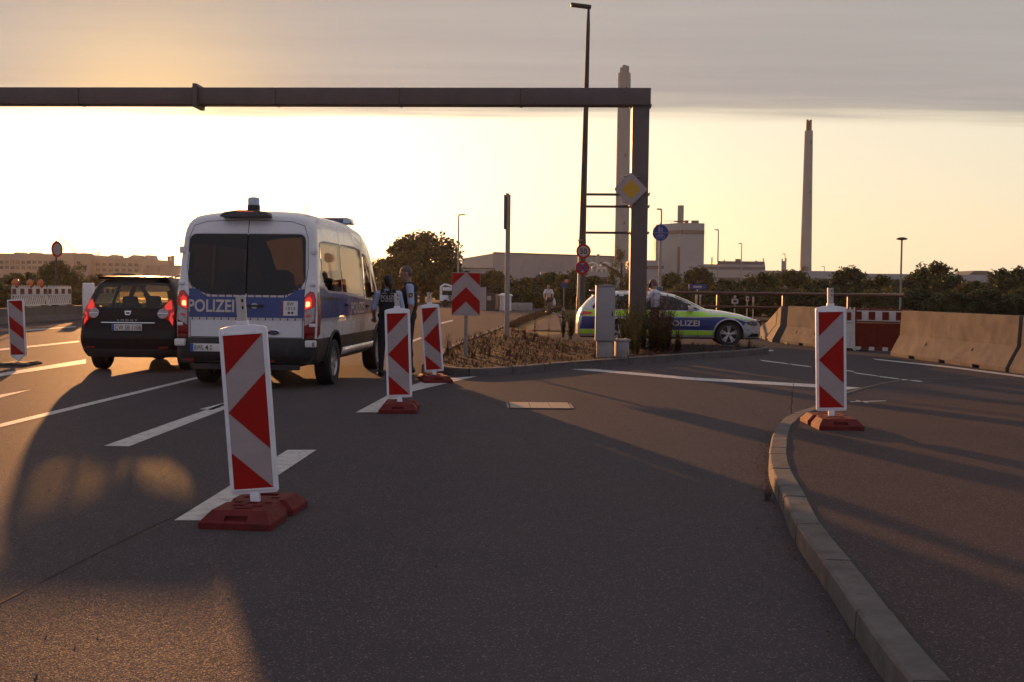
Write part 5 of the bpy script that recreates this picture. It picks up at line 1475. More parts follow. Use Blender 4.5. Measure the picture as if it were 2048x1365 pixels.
def figure(J, female=False, vest=False, shorts=False, sleeve=.55, hair=None):
    """prims of a clothed figure; J: joints. materials 0 trousers 1 shirt 2 vest 3 skin 4 boots 5 hair"""
    pr = []
    g = .93 if female else 1.0
    for s in ('l', 'r'):
        hp, kn, an, to = [Vector(J[q + s]) for q in ('hip_', 'knee_', 'ankle_', 'toe_')]
        lm = 3 if shorts else 0
        pr += [('c', hp, kn, .092 * g, .066 * g, 0), ('c', kn, an, .060 * g, .046 * g, lm), ('c', kn, kn.lerp(an, .4) + Vector((0, -.012, 0)), .055, .058 * g, lm)]
        pr += [('c', an + Vector((0, 0, -.01)), an + (to - an) * .2 + Vector((0, 0, -.03)), .046, .048, 4), ('c', an.lerp(to, .1) + Vector((0, 0, -.035)), to, .046, .036, 4), ('c', an.lerp(an * 2 - to, .22) + Vector((0, 0, -.035)), to, .040, .034, 4)]
        sh, el, wr = [Vector(J[q + s]) for q in ('sh_', 'el_', 'wr_')]
        pr += [('c', sh, sh.lerp(el, sleeve + .3), .062 * g, .056 * g, 1), ('c', sh.lerp(el, sleeve), el, .043 * g, .040 * g, 3), ('c', el, wr, .040 * g, .029 * g, 3), ('c', el, el.lerp(wr, .35), .041 * g, .040 * g, 3)]
        pr += hand(wr, el, 1 if s == 'r' else -1, J.get('curl', .5))
    pv, ws, ch, nk = [Vector(J[q]) for q in ('pelvis', 'waist', 'chest', 'neck')]
    cm = 2 if vest else 1
    pr += [('e', pv, (.165 * (1.03 if female else 1), .118, .14), 0), ('e', ws, (.150 * g, .108, .16), cm), ('e', ch, (.178 * g, .118, .215), cm)]
    if vest: pr += [('e', ws + Vector((0, 0, .02)), (.172 * g, .132, .17), 2), ('e', ch + Vector((0, 0, -.03)), (.188 * g, .142, .20), 2), ('c', pv + Vector((-.13, 0, .09)), pv + Vector((.13, 0, .09)), .055, .055, 2)]
    sl_, sr_ = Vector(J['sh_l']), Vector(J['sh_r'])
    pr += [('c', sl_, nk + Vector((-.03, 0, -.03)), .058 * g, .062, 1), ('c', sr_, nk + Vector((.03, 0, -.03)), .058 * g, .062, 1)]
    if vest:
        for q, sx in ((sl_, -1), (sr_, 1)): pr += [('c', q.lerp(nk, .45) + Vector((0, -.06, .035)), q.lerp(nk, .45) + Vector((0, .07, .03)), .030, .030, 2), ('c', q.lerp(nk, .45) + Vector((0, .0, .045)), q.lerp(nk, .45) + Vector((0, .09, -.05)), .028, .032, 2), ('c', q.lerp(nk, .45) + Vector((0, -.02, .045)), q.lerp(nk, .45) + Vector((0, -.10, -.05)), .028, .032, 2)]
    hd = Vector(J['head']); fd = Vector(J['face']).normalized(); sd_ = fd.cross(Vector((0, 0, 1))).normalized(); uz = sd_.cross(fd)
    P = lambda a, b, c: hd + sd_ * a + fd * b + uz * c
    an_z = math.atan2(-fd.x, fd.y)
    rot = ('Z', an_z)
    pr += [('c', nk + Vector((0, 0, -.06)), P(0, -.02, -.06), .060 * g, .055 * g, 3), ('c', nk + Vector((0, 0, -.05)), nk + Vector((0, 0, .005)), .068 * g, .062 * g, 1)]
    pr += [('e', P(0, -.005, .02), (.075, .096, .100), 3, rot), ('e', P(0, .035, -.055), (.056, .060, .062), 3, rot), ('c', P(0, .088, .005), P(0, .112, -.028), .010, .014, 3), ('c', P(-.02, .085, -.068), P(.02, .085, -.068), .009, .009, 3), ('e', P(0, .07, -.10), (.026, .022, .02), 3, rot)]
    for sx in (-1, 1): pr += [('e', P(sx * .078, -.008, -.005), (.012, .020, .032), 3, rot), ('c', P(sx * .012, .086, .026), P(sx * .045, .078, .024), .010, .009, 3)]
    hairp = []
    if hair == 'short': hairp = [('e', P(0, -.018, .042), (.080, .097, .092), 0, rot), ('e', P(0, -.055, .0), (.072, .060, .075), 0, rot)]
    if hair == 'tail': hairp = [('e', P(0, -.022, .036), (.083, .100, .096), 0, rot), ('e', P(0, -.055, -.02), (.072, .062, .085), 0, rot), ('c', P(0, -.105, .01), P(0, -.135, -.06), .034, .036, 0), ('c', P(0, -.135, -.06), P(0, -.125, -.22), .036, .016, 0)]
    return pr, hairp, P
def person(loc, rz, J, label, mats, hair_m, scale=1.0, group=None, **kw):
    r = empty('person', loc, rz, label, 'person', group); r.scale = (scale,) * 3
    pr, hp, P = figure(J, **kw)
    body_obj('body', pr, mats, r)
    if hp: body_obj('hair', hp, [hair_m], r, .009, .02)
    for sx in (-1, 1):
        mb = MB(); mb.lathe([(.002, -.006), (.009, 0), (.002, .006)], 10, P(sx * .031, .083, .008)); mb.build('eye', EYE, r)
    return r, P
def stand(**o_):
    J = dict(hip_l=(-.095, 0, .92), hip_r=(.095, 0, .92), knee_l=(-.11, .02, .50), knee_r=(.11, .02, .50), ankle_l=(-.12, -.02, .095), ankle_r=(.12, -.02, .095),
             toe_l=(-.145, .16, .036), toe_r=(.145, .16, .036), pelvis=(0, 0, .98), waist=(0, .0, 1.13), chest=(0, 0, 1.31), neck=(0, -.01, 1.50), head=(0, .025, 1.665), face=(0, 1, 0),
             sh_l=(-.185, 0, 1.44), sh_r=(.185, 0, 1.44), el_l=(-.245, -.02, 1.16), el_r=(.245, -.02, 1.16), wr_l=(-.25, .06, .92), wr_r=(.25, .06, .92))
    J.update(o_); return J
# officer with her back to us at the van door
J = stand(head=(0, .06, 1.655), face=(-.25, 1, -.12), chest=(0, .02, 1.31), neck=(0, .02, 1.49), el_l=(-.255, .03, 1.17), wr_l=(-.23, .20, 1.02), el_r=(.25, .02, 1.17), wr_r=(.17, .22, 1.08))
fo, P = person((-2.07, 18.75, 0), R(10), J, 'police officer with dark tied-back hair and lettered black vest, back turned, by the van', [TROU, SHIRT, VEST, SKIN, SHOE, HAIRD], HAIRD, .955, 'police officers', female=True, vest=True, hair='tail')
bk = lambda e: (lambda a, b: (a, .02 - .142 * math.sqrt(max(.05, 1 - (a / .178) ** 2 - ((b - 1.28) / .20) ** 2)) - e if abs(b - 1.28) < .19 else -.10, b))
RL = pm('vest_lettering', (.42, .40, .40), .6, var=.1)
word('lettering', 'POLIZEI', .27, .075, (0, 1.385), lambda a, b: (a, -.132 + .9 * a * a - .18 * (b - 1.385) - .012, b), RL, fo, .03)
for k in range(4): MB().box((-.108 + k * .072, -.135 + .9 * (-.108 + k * .072) ** 2, 1.322), (.058, .006, .016), rz=-1.6 * (-.108 + k * .072) * -1).build('lettering_line', RL, fo)
for sx in (-.075, .075): MB().box((sx, -.105, 1.455), (.10, .006, .010)).build('reflective_line', RL, fo)
# officer facing her
J = stand(face=(-.10, 1, -.22), head=(-.01, .07, 1.665), neck=(0, .03, 1.50), chest=(0, .01, 1.32), el_l=(-.265, -.02, 1.15), wr_l=(-.255, .03, .90), el_r=(.25, .04, 1.17), wr_r=(.16, .24, 1.06))
mo, P = person((-1.76, 19.3, 0), R(96), J, 'police officer with short grey hair in pale blue shirt and black vest, facing his colleague', [TROU, SHIRT, VEST, SKIN, SHOE, HAIRG], HAIRG, 1.035, 'police officers', vest=True, hair='short')
mb = MB(); mb.tube([(-.2555, .025, .945), (-.2558, .023, .965)], .036, 12); mb.build('wrist_watch', INK, mo)
mb = MB(); mb.prism(rpoly([(-.03, 1.28), (.03, 1.28), (.034, 1.35), (-.034, 1.35)], .012), 0, .006, mp=lambda a, b, c: (-.290 - c - (1.32 - b) * .12, -.01 + a, b)); bdg = mb.build('sleeve_badge', VEST, mo)
mb = MB(); mb.prism(rpoly([(-.014, 1.295), (.014, 1.295), (.014, 1.335), (-.014, 1.335)], .006), 0, .003, mp=lambda a, b, c: (-.297 - c - (1.32 - b) * .12, -.01 + a, b)); mb.build('badge_emblem', YEL, bdg)
MB().box((-.15, .0, 1.508), (.10, .06, .012)).build('epaulette', VEST, mo)
# man on the phone by the estate car
J = stand(face=(.05, 1, -.28), head=(0, .07, 1.655), neck=(0, .03, 1.49), el_l=(-.24, .17, 1.22), wr_l=(-.12, .20, 1.50), el_r=(.25, .0, 1.16), wr_r=(.23, .12, .93), curl=1.0)
pm_, P = person((3.72, 29.35, 0), R(66), J, 'man in a pale shirt holding a phone to his face by the estate car', [TROU, SHIRTW, VEST, SKIN, SHOE, HAIRG], HAIRG, 1.0, hair='short', sleeve=.5)
MB().box((-.088, .115, 1.62), (.012, .07, .14)).build('phone', INK, pm_, bevel=.004)
# cyclist
BX, BY = AT(1097, 600, 66).x, 66.0
J = dict(hip_l=(-.10, -.12, .96), hip_r=(.10, -.12, .96), knee_l=(-.13, .22, .80), knee_r=(.13, .16, .62), ankle_l=(-.12, .05, .44), ankle_r=(.12, -.04, .24), toe_l=(-.13, .20, .38), toe_r=(.13, .12, .18),
         pelvis=(0, -.12, 1.02), waist=(0, -.07, 1.15), chest=(0, .02, 1.34), neck=(0, .07, 1.52), head=(0, .12, 1.69), face=(0, 1, -.05), sh_l=(-.185, .06, 1.47), sh_r=(.185, .06, 1.47), el_l=(-.27, .24, 1.24), el_r=(.27, .24, 1.24), wr_l=(-.25, .44, 1.07), wr_r=(.25, .44, 1.07), curl=1.3)
person((BX, BY, .01), R(178), J, 'cyclist in a white T-shirt and dark shorts riding on the cycle path', [TROU, TEE, VEST, SKIN, SHOE, HAIRD], HAIRD, .98, hair='short', shorts=True, sleeve=.5)
bi = empty('bicycle', (BX, BY, .01), R(178), 'dark bicycle ridden by the cyclist with a pale bag on the handlebar', 'bicycle')
for yy in (-.52, .55):
    w_ = bpy.data.objects.new('wheel', None); col.objects.link(w_); w_.parent = bi; w_.location = (0, yy, .345)
    mb = MB(); mb.tube([(0, .33 * math.cos(t), .33 * math.sin(t)) for t in np.linspace(0, 6.2832, 33)], .030, 8, cap=False); mb.build('tyre', RUBBER, w_, smooth=60)
    mb = MB()
    for k in range(14): a = k * 6.2832 / 14; mb.tube([(.02 * (-1) ** k, 0, 0), (0, .315 * math.cos(a), .315 * math.sin(a))], .002, 3)
    mb.tube([(-.05, 0, 0), (.05, 0, 0)], .02, 8); mb.build('spokes', STEEL, w_)
mb = MB()
for a, b, r_ in (((0, -.52, .345), (0, -.08, .29), .012), ((0, -.52, .345), (0, -.17, .82), .010), ((0, -.08, .29), (0, -.20, .92), .016), ((0, -.08, .29), (0, .40, .78), .018), ((0, -.17, .80), (0, .38, .86), .016), ((0, .36, .98), (0, .42, .70), .018), ((.06, .42, .70), (.06, .55, .345), .022), ((-.06, .42, .70), (-.06, .55, .345), .022)): mb.tube([a, b], r_, 8)
mb.build('frame', DKSTEEL, bi, smooth=40)
mb = MB(); mb.tube([(-.29, .42, 1.04), (-.2, .44, 1.05), (0, .38, 1.02), (.2, .44, 1.05), (.29, .42, 1.04)], .013, 8); mb.build('handlebar', DKSTEEL, bi, smooth=50)
mb = MB(); mb.prism(rpoly([(-.08, -.36), (.08, -.36), (.025, -.06), (-.025, -.06)], .03), .92, .97); mb.build('saddle', SHOE, bi, bevel=.015)
mb = MB(); mb.box((0, .50, .92), (.26, .16, .20)); mb.build('handlebar_bag', SHOE, bi, bevel=.03)
mb = MB(); mb.tube([(-.10, -.02, .29), (.10, -.14, .29)], .012, 6); mb.box((.12, .04, .18), (.09, .09, .02)); mb.box((-.12, .07, .40), (.09, .09, .02)); mb.build('crank', STEEL, bi)
mb = MB(); mb.lathe([(.03, .52), (.085, .56), (.10, .70), (.07, .88), (.012, 1.0)], 12, (-.33, .40, 0)); mb.build('bag', TEE, bi, smooth=50)
# ================================================================ BACKGROUND
def leaf_mesh(name, n, radii, leaf, clumps, mat_, seed, zlo=-1.0, jitter=.45):
    r_ = np.random.default_rng(seed)
    cs = r_.normal(size=(clumps, 3)); cs /= np.linalg.norm(cs, axis=1)[:, None]
    cs *= (r_.uniform(.35, 1.0, clumps) ** .5)[:, None]
    cs = cs[cs[:, 2] > zlo]
    cr = r_.uniform(.16, .38, len(cs))
    k = r_.integers(0, len(cs), n)
    off = r_.normal(size=(n, 3)); off /= np.linalg.norm(off, axis=1)[:, None]; off *= (r_.uniform(0, 1, n) ** .6)[:, None]
    c = cs[k] + off * cr[k][:, None]
    c = c * np.array(radii)
    a = r_.normal(size=(n, 3)); a /= np.linalg.norm(a, axis=1)[:, None]
    b = np.cross(a, r_.normal(size=(n, 3))); b /= np.linalg.norm(b, axis=1)[:, None]
    s = leaf * r_.uniform(.6, 1.4, n)[:, None]
    V = np.stack([c - a * s * .5, c + b * s * .32, c + a * s * .5, c - b * s * .32], 1).reshape(-1, 3)
    Fc = np.arange(n * 4).reshape(-1, 4)
    me = bpy.data.meshes.new(name); me.from_pydata(V.tolist(), [], Fc.tolist()); me.materials.append(mat_); me.update()
    return me
LEAF1 = pm('leaf_green', (.050, .066, .022), .7, var=.5, vs=.9, transl=.32)
LEAF2 = pm('leaf_olive', (.070, .072, .022), .7, var=.5, vs=.9, transl=.32)
LEAF3 = pm('leaf_dark', (.034, .050, .018), .7, var=.5, vs=.9, transl=.2)
BARK = pm('bark', (.06, .045, .033), .9, var=.4, vs=6, bump=.6, bs=20)
CROWNS = [leaf_mesh('crown_mesh_a', 11000, (1, 1, 1), .12, 90, LEAF1, 1), leaf_mesh('crown_mesh_b', 10000, (1, 1, 1), .12, 80, LEAF2, 2), leaf_mesh('crown_mesh_c', 12000, (1, 1, 1), .11, 110, LEAF3, 3),
          leaf_mesh('crown_mesh_d', 4200, (1, 1, 1), .085, 40, LEAF2, 4)]
def trunk_mesh(seed):
    r_ = random.Random(seed); mb = MB()
    mb.tube([(0, 0, 0), (.01, 0, .2), (-.01, .01, .45), (0, 0, .75)], [.045, .035, .028, .012], 8)
    for k in range(7):
        a = r_.uniform(0, 6.28); z = r_.uniform(.2, .6); l_ = r_.uniform(.25, .45)
        mb.tube([(0, 0, z), (math.cos(a) * l_ * .5, math.sin(a) * l_ * .5, z + l_ * .35), (math.cos(a) * l_, math.sin(a) * l_, z + l_ * .6)], [.018, .012, .005], 6)
    return mb.mesh('trunk_mesh', BARK, 60)
TRUNKS = [trunk_mesh(s) for s in (1, 2)]
def tree(px, top, Y, wpx, kind, label, group=None, low=.12, name='tree', squash=1.0, cat='tree'):
    """tree whose top and width look like that from the camera, standing Y metres out"""
    t = AT(px, top, Y); h = t.z; w = wpx / FPX * Y / 2
    e = empty(name, (t.x, Y, -.03), random.uniform(0, 6.28), label, cat, group)
    c = link('crown', CROWNS[kind], e); rz_ = h * (1 - low) / 2
    c.scale = (w, w * squash, rz_); c.location = (0, 0, h * low + rz_); c.rotation_euler = (0, 0, random.uniform(0, 6.28))
    k = link('trunk', TRUNKS[kind % 2], e); k.scale = (h, h, h)
    return e
# one label each, by what stands around it
TR = [
 (18, 548, 78, 90, 0, 'bushy tree behind the barrier boards at the end of the low wall'), (62, 545, 84, 80, 1, 'low bushy tree behind the orange warning lamps'),
 (112, 524, 88, 74, 2, 'rounded dark tree rising behind the round white sign'), (162, 530, 92, 44, 3, 'thin airy young tree in front of the factory'), (205, 548, 96, 60, 1, 'small tree peeping over the dark car roof'),
 (846, 468, 118, 150, 2, 'big rounded dark tree beside a street lamp'), (800, 505, 112, 90, 0, 'lower rounded tree merged with the big dark tree'),
 (762, 520, 130, 60, 2, 'dark tree half hidden behind the van cab'),
 (900, 545, 108, 70, 1, 'bushy tree filling the foot of the big dark tree'),
 (985, 541, 120, 80, 1, 'olive tree in front of the grey hall corner'), (1045, 557, 116, 90, 0, 'low leafy tree behind the tall edge-on sign'), (1102, 546, 110, 80, 2, 'leafy tree above the cyclist'),
 (1143, 540, 100, 70, 0, 'dark tree behind the speed limit sign'), (1190, 552, 96, 70, 1, 'low tree behind the utility cabinet'), (1243, 500, 92, 46, 3, 'tall slim feathery tree at the foot of the big chimney'),
 (1345, 548, 100, 70, 0, 'leafy tree at the foot of the grey tower block'), (1398, 536, 104, 66, 2, 'dark rounded tree at the corner of the tower block'), (1290, 568, 94, 80, 1, 'low tree behind the gantry post'),
 (1455, 560, 90, 80, 2, 'dark tree behind the railing near the blue direction sign'), (1515, 548, 88, 90, 0, 'tree behind the railing below the low factory roofs'), (1580, 540, 95, 90, 1, 'olive tree at the foot of the slender chimney'),
 (1640, 560, 84, 80, 2, 'dark tree above the railing end'), (1700, 536, 92, 76, 2, 'tall dark tree rising behind the footway beacon'), (1752, 553, 86, 90, 0, 'rounded tree behind the dark red plastic fence'),
 (1805, 560, 80, 80, 2, 'dark tree behind the disc-headed lamp mast'), (1862, 527, 96, 96, 0, 'tallest tree of the row above the arched shed'), (1905, 552, 84, 90, 2, 'dense dark tree beside the arched shed'),
 (1955, 562, 78, 90, 1, 'olive tree above the joint of two barriers'), (2008, 541, 92, 84, 0, 'tree with a ragged top beyond the concrete barriers'), (2050, 536, 90, 90, 2, 'dark tree at the end of the row beyond the barriers'),
]
for (px, tp, Y, w, kd, lb) in TR: tree(px, tp, Y, w, kd, lb, 'trees beyond the junction', low=.05 if tp > 535 else .1)
BU = [(-20, 572, 62, 120, 0), (70, 574, 66, 110, 2), (150, 578, 70, 90, 1), (940, 575, 92, 90, 1), (1000, 572, 95, 90, 2), (1075, 575, 92, 80, 0), (1150, 572, 84, 60, 2), (1215, 575, 80, 60, 0), (1280, 578, 78, 70, 2), (1360, 572, 76, 90, 1),
      (1430, 578, 74, 90, 0), (1500, 578, 72, 90, 2), (1560, 575, 70, 90, 1), (1620, 580, 68, 90, 0), (1680, 578, 66, 90, 2), (1740, 580, 64, 90, 1), (1790, 575, 62, 80, 3), (1840, 580, 62, 110, 2), (1910, 582, 60, 110, 0), (1975, 580, 60, 110, 2), (2040, 578, 62, 110, 0), (2095, 575, 62, 110, 2)]
BN = ['behind the first barrier board', 'behind the orange warning lamps', 'behind the white marker post', 'past the pale notice board', 'behind the dark site cabin', 'under the leafy tree near the cyclist', 'behind the amber lamp sign', 'behind the utility cabinet', 'behind the gantry post base', 'behind the roof of the estate car', 'behind the blue direction sign', 'behind the white notice board and railing', 'at the foot of the slender chimney tree', 'where the railing bends', 'behind the footway beacon', 'behind the dark red plastic fence', 'pale and loose at the foot of the lamp mast', 'in front of the arched shed', 'above the long concrete barrier', 'above the joint between the barriers', 'above the next barrier in line', 'at the end of the barrier row']
for (px, tp, Y, w, kd), bn_ in zip(BU, BN): tree(px, tp, Y, w, kd, 'low bush growing ' + bn_, 'bushes beyond the junction', low=-.05, name='bush', cat='bush')

# ---- buildings
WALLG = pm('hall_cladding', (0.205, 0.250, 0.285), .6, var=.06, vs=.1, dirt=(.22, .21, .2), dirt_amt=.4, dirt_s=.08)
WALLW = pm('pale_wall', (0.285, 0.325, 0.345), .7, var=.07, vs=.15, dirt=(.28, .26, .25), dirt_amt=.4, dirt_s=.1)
WALLB = pm('factory_wall', (.34, .28, .23), .8, var=.1, vs=.1, dirt=(.24, .2, .17), dirt_amt=.4, dirt_s=.1)
WALLD = pm('dark_band', (.09, .09, .095), .6, var=.1, vs=.3)
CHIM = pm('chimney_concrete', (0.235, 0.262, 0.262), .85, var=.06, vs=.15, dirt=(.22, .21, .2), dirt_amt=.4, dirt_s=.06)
WING = pm('far_window', (.05, .055, .06), .25, var=.3, vs=.5)
WIN_ME = MB().box((0, 0, 0), (1, 1, 1)).mesh('window_mesh', WING)
def block(root, x0, x1, y0, y1, z0, z1, m, name='wall'):
    return MB().box(((x0 + x1) / 2, (y0 + y1) / 2, (z0 + z1) / 2), (x1 - x0, y1 - y0, z1 - z0)).build(name, m, root)
def win(root, x, y, z, w, h, d=.25, nm='window'):
    o = link(nm, WIN_ME, root); o.location = (x, y, z); o.scale = (w, d, h); return o
def X(px, Y): return (px - CX) / FPX * Y
def Z(py, px, Y): return AT(px, py, Y).z
# factory on the far left
Y = 340.0
b = empty('factory', (0, Y, 0), 0, 'long brown factory with rows of windows beyond the barrier boards', 'building')
block(b, X(-220, Y), X(175, Y), 0, 40, 0, Z(508, 80, Y), WALLB); block(b, X(175, Y) + .02, X(276, Y), 4, 36, 0, Z(516, 200, Y), WALLB); block(b, X(276, Y) + .02, X(300, Y), 8, 30, 0, Z(531, 290, Y), WALLB); block(b, X(302, Y), X(328, Y), 8, 30, 0, Z(529, 310, Y), WALLB)
block(b, X(132, Y), X(150, Y), -.6, 10, 0, Z(506, 140, Y), WALLB, 'stair_tower')
for px in (5, 36, 96, 140): block(b, X(px, Y), X(px + 12, Y), 8, 14, Z(508, 80, Y), Z(504, 80, Y), WALLB, 'roof_unit')
for px in (182, 226, 254):
    o = MB().prism([(0, 0), (3.2, 0), (2.8, 1.3)], 0, 10, mp=lambda a, c, d: (X(px, Y) + a, 10 + d, Z(516, 200, Y) + c)).build('roof_light', WALLB, b)
for r_, py in enumerate((525, 536)):
    for k in range(18): win(b, X(-30 + k * 11, Y), 0 if k < 19 else 4, Z(py, 80, Y), 1.1, .9)
    for k in range(7): win(b, X(186 + k * 13, Y), 4, Z(py + 4, 220, Y), 1.2, .8)
for px, tp in ((12, 500), (168, 502), (206, 505)): MB().tube([(X(px, Y), 12, Z(512, px, Y)), (X(px, Y), 12, Z(tp - 3, px, Y))], .12, 6).build('mast', WALLD, b)
for i, px in enumerate((338, 345)):
    st = empty('chimney_stack', (X(px, 360), 360, 0), 0, ('slim twin factory chimney beside its slightly taller neighbour', 'slightly taller twin of the slim factory chimneys')[i], 'chimney')
    MB().tube([(0, 0, 0), (0, 0, Z(514 - i, px, 360))], .52, 12).build('shaft', WALLB, st, smooth=40); MB().tube([(0, 0, Z(516, px, 360)), (0, 0, Z(513 - i, px, 360))], .6, 12).build('cap', WALLB, st)
cr = empty('tower_crane', (X(150, 420), 420, 0), 0, 'faint crane jib slanting up behind the brown factory', 'crane')
p0 = Vector((0, 0, Z(506, 150, 420))); p1 = Vector((X(118, 420) - X(150, 420), 0, Z(474, 118, 420)))
mb = MB(); CRM = pm('crane_yellow', (.42, .38, .26), .6)
for o_ in (-.35, .35): mb.tube([p0 + Vector((0, o_, 0)), p1 + Vector((0, o_, 0))], .06, 5)
mb.tube([p0 + Vector((.25, 0, .7)), p1 + Vector((.25, 0, .5))], .06, 5)
for k in range(14):
    q = p0.lerp(p1, k / 14); q2 = p0.lerp(p1, (k + .5) / 14); mb.tube([q + Vector((0, -.35, 0)), q2 + Vector((.25, 0, .6))], .035, 4); mb.tube([q2 + Vector((.25, 0, .6)), p0.lerp(p1, (k + 1) / 14) + Vector((0, .35, 0))], .035, 4)
mb.build('jib', CRM, cr); MB().box((0, 0, p0.z / 2), (.8, .8, p0.z)).build('mast', CRM, cr)
# grey hall
Y = 300.0
b = empty('hall', (0, Y, 0), 0, 'big grey clad hall with a low pitched roof in the distance', 'building')
zt0, zt1, zt2 = Z(513, 925, Y), Z(507, 985, Y), Z(514, 1240, Y)
mb = MB(); x0, x1, x2 = X(915, Y), X(985, Y), X(1245, Y)
mb.add([(x0, 22, 0), (x1, 0, 0), (x2, 6, 0), (x2, 60, 0), (x0, 60, 0), (x0, 22, zt0), (x1, 0, zt1), (x2, 6, zt2), (x2, 60, zt2), (x0, 60, zt0)], [(0, 1, 6, 5), (1, 2, 7, 6), (2, 3, 8, 7), (3, 4, 9, 8), (4, 0, 5, 9), (5, 6, 7), (5, 7, 8, 9)])
mb.build('wall', WALLG, b)
for k in range(1, 9):
    f = k / 9; MB().box((x1 + (x2 - x1) * f, 6 * f - .05, (zt1 + (zt2 - zt1) * f) / 2), (.10, .06, (zt1 + (zt2 - zt1) * f) - .1)).build('cladding_joint', WALLW, b)
MB().add([(x1 - .1, -.15, zt1 - .02), (x2, 5.85, zt2 - .02), (x2, 5.85, zt2 + .35), (x1 - .1, -.15, zt1 + .35), (x1, .4, zt1 - .02), (x2, 6.4, zt2 - .02), (x2, 6.4, zt2 + .35), (x1, .4, zt1 + .35)], [(0, 1, 2, 3), (3, 2, 6, 7), (5, 4, 7, 6)]).build('eaves', WALLD, b)
b2 = empty('annex', (0, 230, 0), 0, 'low grey annex in front of the big hall', 'building')
block(b2, X(905, 230), X(985, 230), 0, 15, 0, Z(538, 950, 230), WALLW); block(b2, X(905, 230) - .3, X(985, 230) + .3, -.3, 15.3, Z(538, 950, 230), Z(536, 950, 230), WALLD, 'roof')
b2 = empty('plant_building', (0, 260, 0), 0, 'pale plant building with ducts and stub chimneys behind the speed limit sign', 'building')
q = 260.0
block(b2, X(1080, q), X(1125, q), 0, 12, 0, Z(544, 1100, q), WALLW); block(b2, X(1130, q), X(1232, q), 2, 20, 0, Z(544, 1180, q), WALLW); block(b2, X(1196, q), X(1228, q), 1.5, 2.0, Z(566, 1200, q), Z(554, 1200, q), WALLD, 'gate')
for px, tp, w in ((1140, 530, 1.6), (1150, 534, 1.0), (1198, 507, .55), (1190, 514, .3), (1209, 514, .3), (1184, 528, 1.1), (1215, 532, 1.3)):
    MB().tube([(X(px, q), 6, Z(546, px, q)), (X(px, q), 6, Z(tp, px, q))], w * .6, 12).build('flue', CHIM, b2, smooth=40)
for k in range(6):
    zz = Z(530 + (k % 3) * 5, 1200, q); x_ = X(1176 + k * 9, q)
    MB().tube([(x_, 3, zz - 1.2), (x_, 3, zz), (x_ + .8, 3, zz + .5), (x_ + 2.0, 3, zz + .2), (x_ + 2.2, 3, zz - 1.2)], .32, 8).build('duct', pm('duct_metal', (.5, .47, .43), .35, metal=.8), b2, smooth=60)
for z_ in (526, 533, 540): MB().tube([(X(1128, q), .8, Z(z_, 1150, q)), (X(1165, q), .8, Z(z_, 1150, q))], .08, 6).build('pipe', CHIM, b2)
for px in range(1128, 1168, 9): MB().tube([(X(px, q), .8, 0), (X(px, q), .8, Z(526, 1150, q))], .08, 6).build('pipe_support', CHIM, b2)
# two chimneys
def chimney(px_t, px_b, top, Y, wt, wb, flue_top, label, nf):
    xb = X((px_t + px_b) / 2, Y); e = empty('chimney', (xb, Y, 0), 0, label, 'chimney', 'tall concrete chimneys')
    zt = Z(top, px_t, Y); s = Y / FPX
    mb = MB(); mb.tube([(0, 0, 0), (0, 0, zt * .5), (0, 0, zt)], [wb * s / 2, (wb + wt) / 4 * s, wt * s / 2], 32); mb.build('shaft', CHIM, e, smooth=40)
    mb = MB(); mb.tube([(0, 0, zt * .965), (0, 0, zt * .972)], wt * s / 2 * 1.04, 32); mb.build('collar', CHIM, e, smooth=40)
    zf = Z(flue_top, px_t, Y)
    for k in range(nf):
        a = k * 6.283 / nf + .4; MB().tube([(math.cos(a) * wt * s * .24, math.sin(a) * wt * s * .24, zt - .5), (math.cos(a) * wt * s * .24, math.sin(a) * wt * s * .24, zf - (k % 2) * .4)], wt * s * .16, 14).build('flue', CHIM if nf == 3 else WALLD, e, smooth=40)
    for k in range(3): MB().box((wb * s * (.1 + .0 * k), -wt * s / 2 * (1.03 + (2 - k) * .05), zt * (.93 - .3 * k)), (.3, .5, .8)).build('hatch', WALLD, e)
    return e
chimney(1242.5, 1239, 147, 290.0, 25, 29, 132, 'broad concrete chimney with three flues behind the gantry', 3)
chimney(1610, 1607, 262, 380.0, 16, 24, 240, 'slender concrete chimney with dark flues standing clear in the sky', 4)
# tower block
Y = 300.0
b = empty('tower_block', (X(1357, Y), Y, 0), 0, 'grey windowless tower block with a stub stack on its roof', 'building')
zt = Z(446, 1370, Y); x0 = X(1318, Y) - X(1357, Y); x1 = X(1407, Y) - X(1357, Y)
mb = MB(); mb.add([(x0, 10, 0), (0, 0, 0), (x1, 1.5, 0), (x1, 14, 0), (x0, 16, 0), (x0, 10, zt), (0, 0, zt), (x1, 1.5, zt), (x1, 14, zt), (x0, 16, zt)], [(0, 1, 6, 5), (1, 2, 7, 6), (2, 3, 8, 7), (3, 4, 9, 8), (4, 0, 5, 9), (5, 6, 7, 8, 9)])
mb.build('wall', WALLW, b)
MB().add([(0, -.15, zt - 1.9), (x1, 1.35, zt - 1.9), (x1, 1.35, zt - 2.9), (0, -.15, zt - 2.9)], [(3, 2, 1, 0)]).build('louvre_band', WALLD, b); MB().add([(x0, 9.85, zt - 1.9), (0, -.15, zt - 1.9), (0, -.15, zt - 2.9), (x0, 9.85, zt - 2.9)], [(3, 2, 1, 0)]).build('louvre_band', WALLD, b)
MB().box((-.45, .1, zt * .47), (.5, .5, zt * .42)).build('downpipe', WALLD, b)
MB().tube([(.9, 6, zt - .2), (.9, 6, Z(408, 1363, Y))], .85, 18).build('stack', CHIM, b, smooth=40); MB().tube([(.9, 6, zt + .6), (.9, 6, zt + .75)], 1.9, 18).build('stack_platform', WALLD, b)
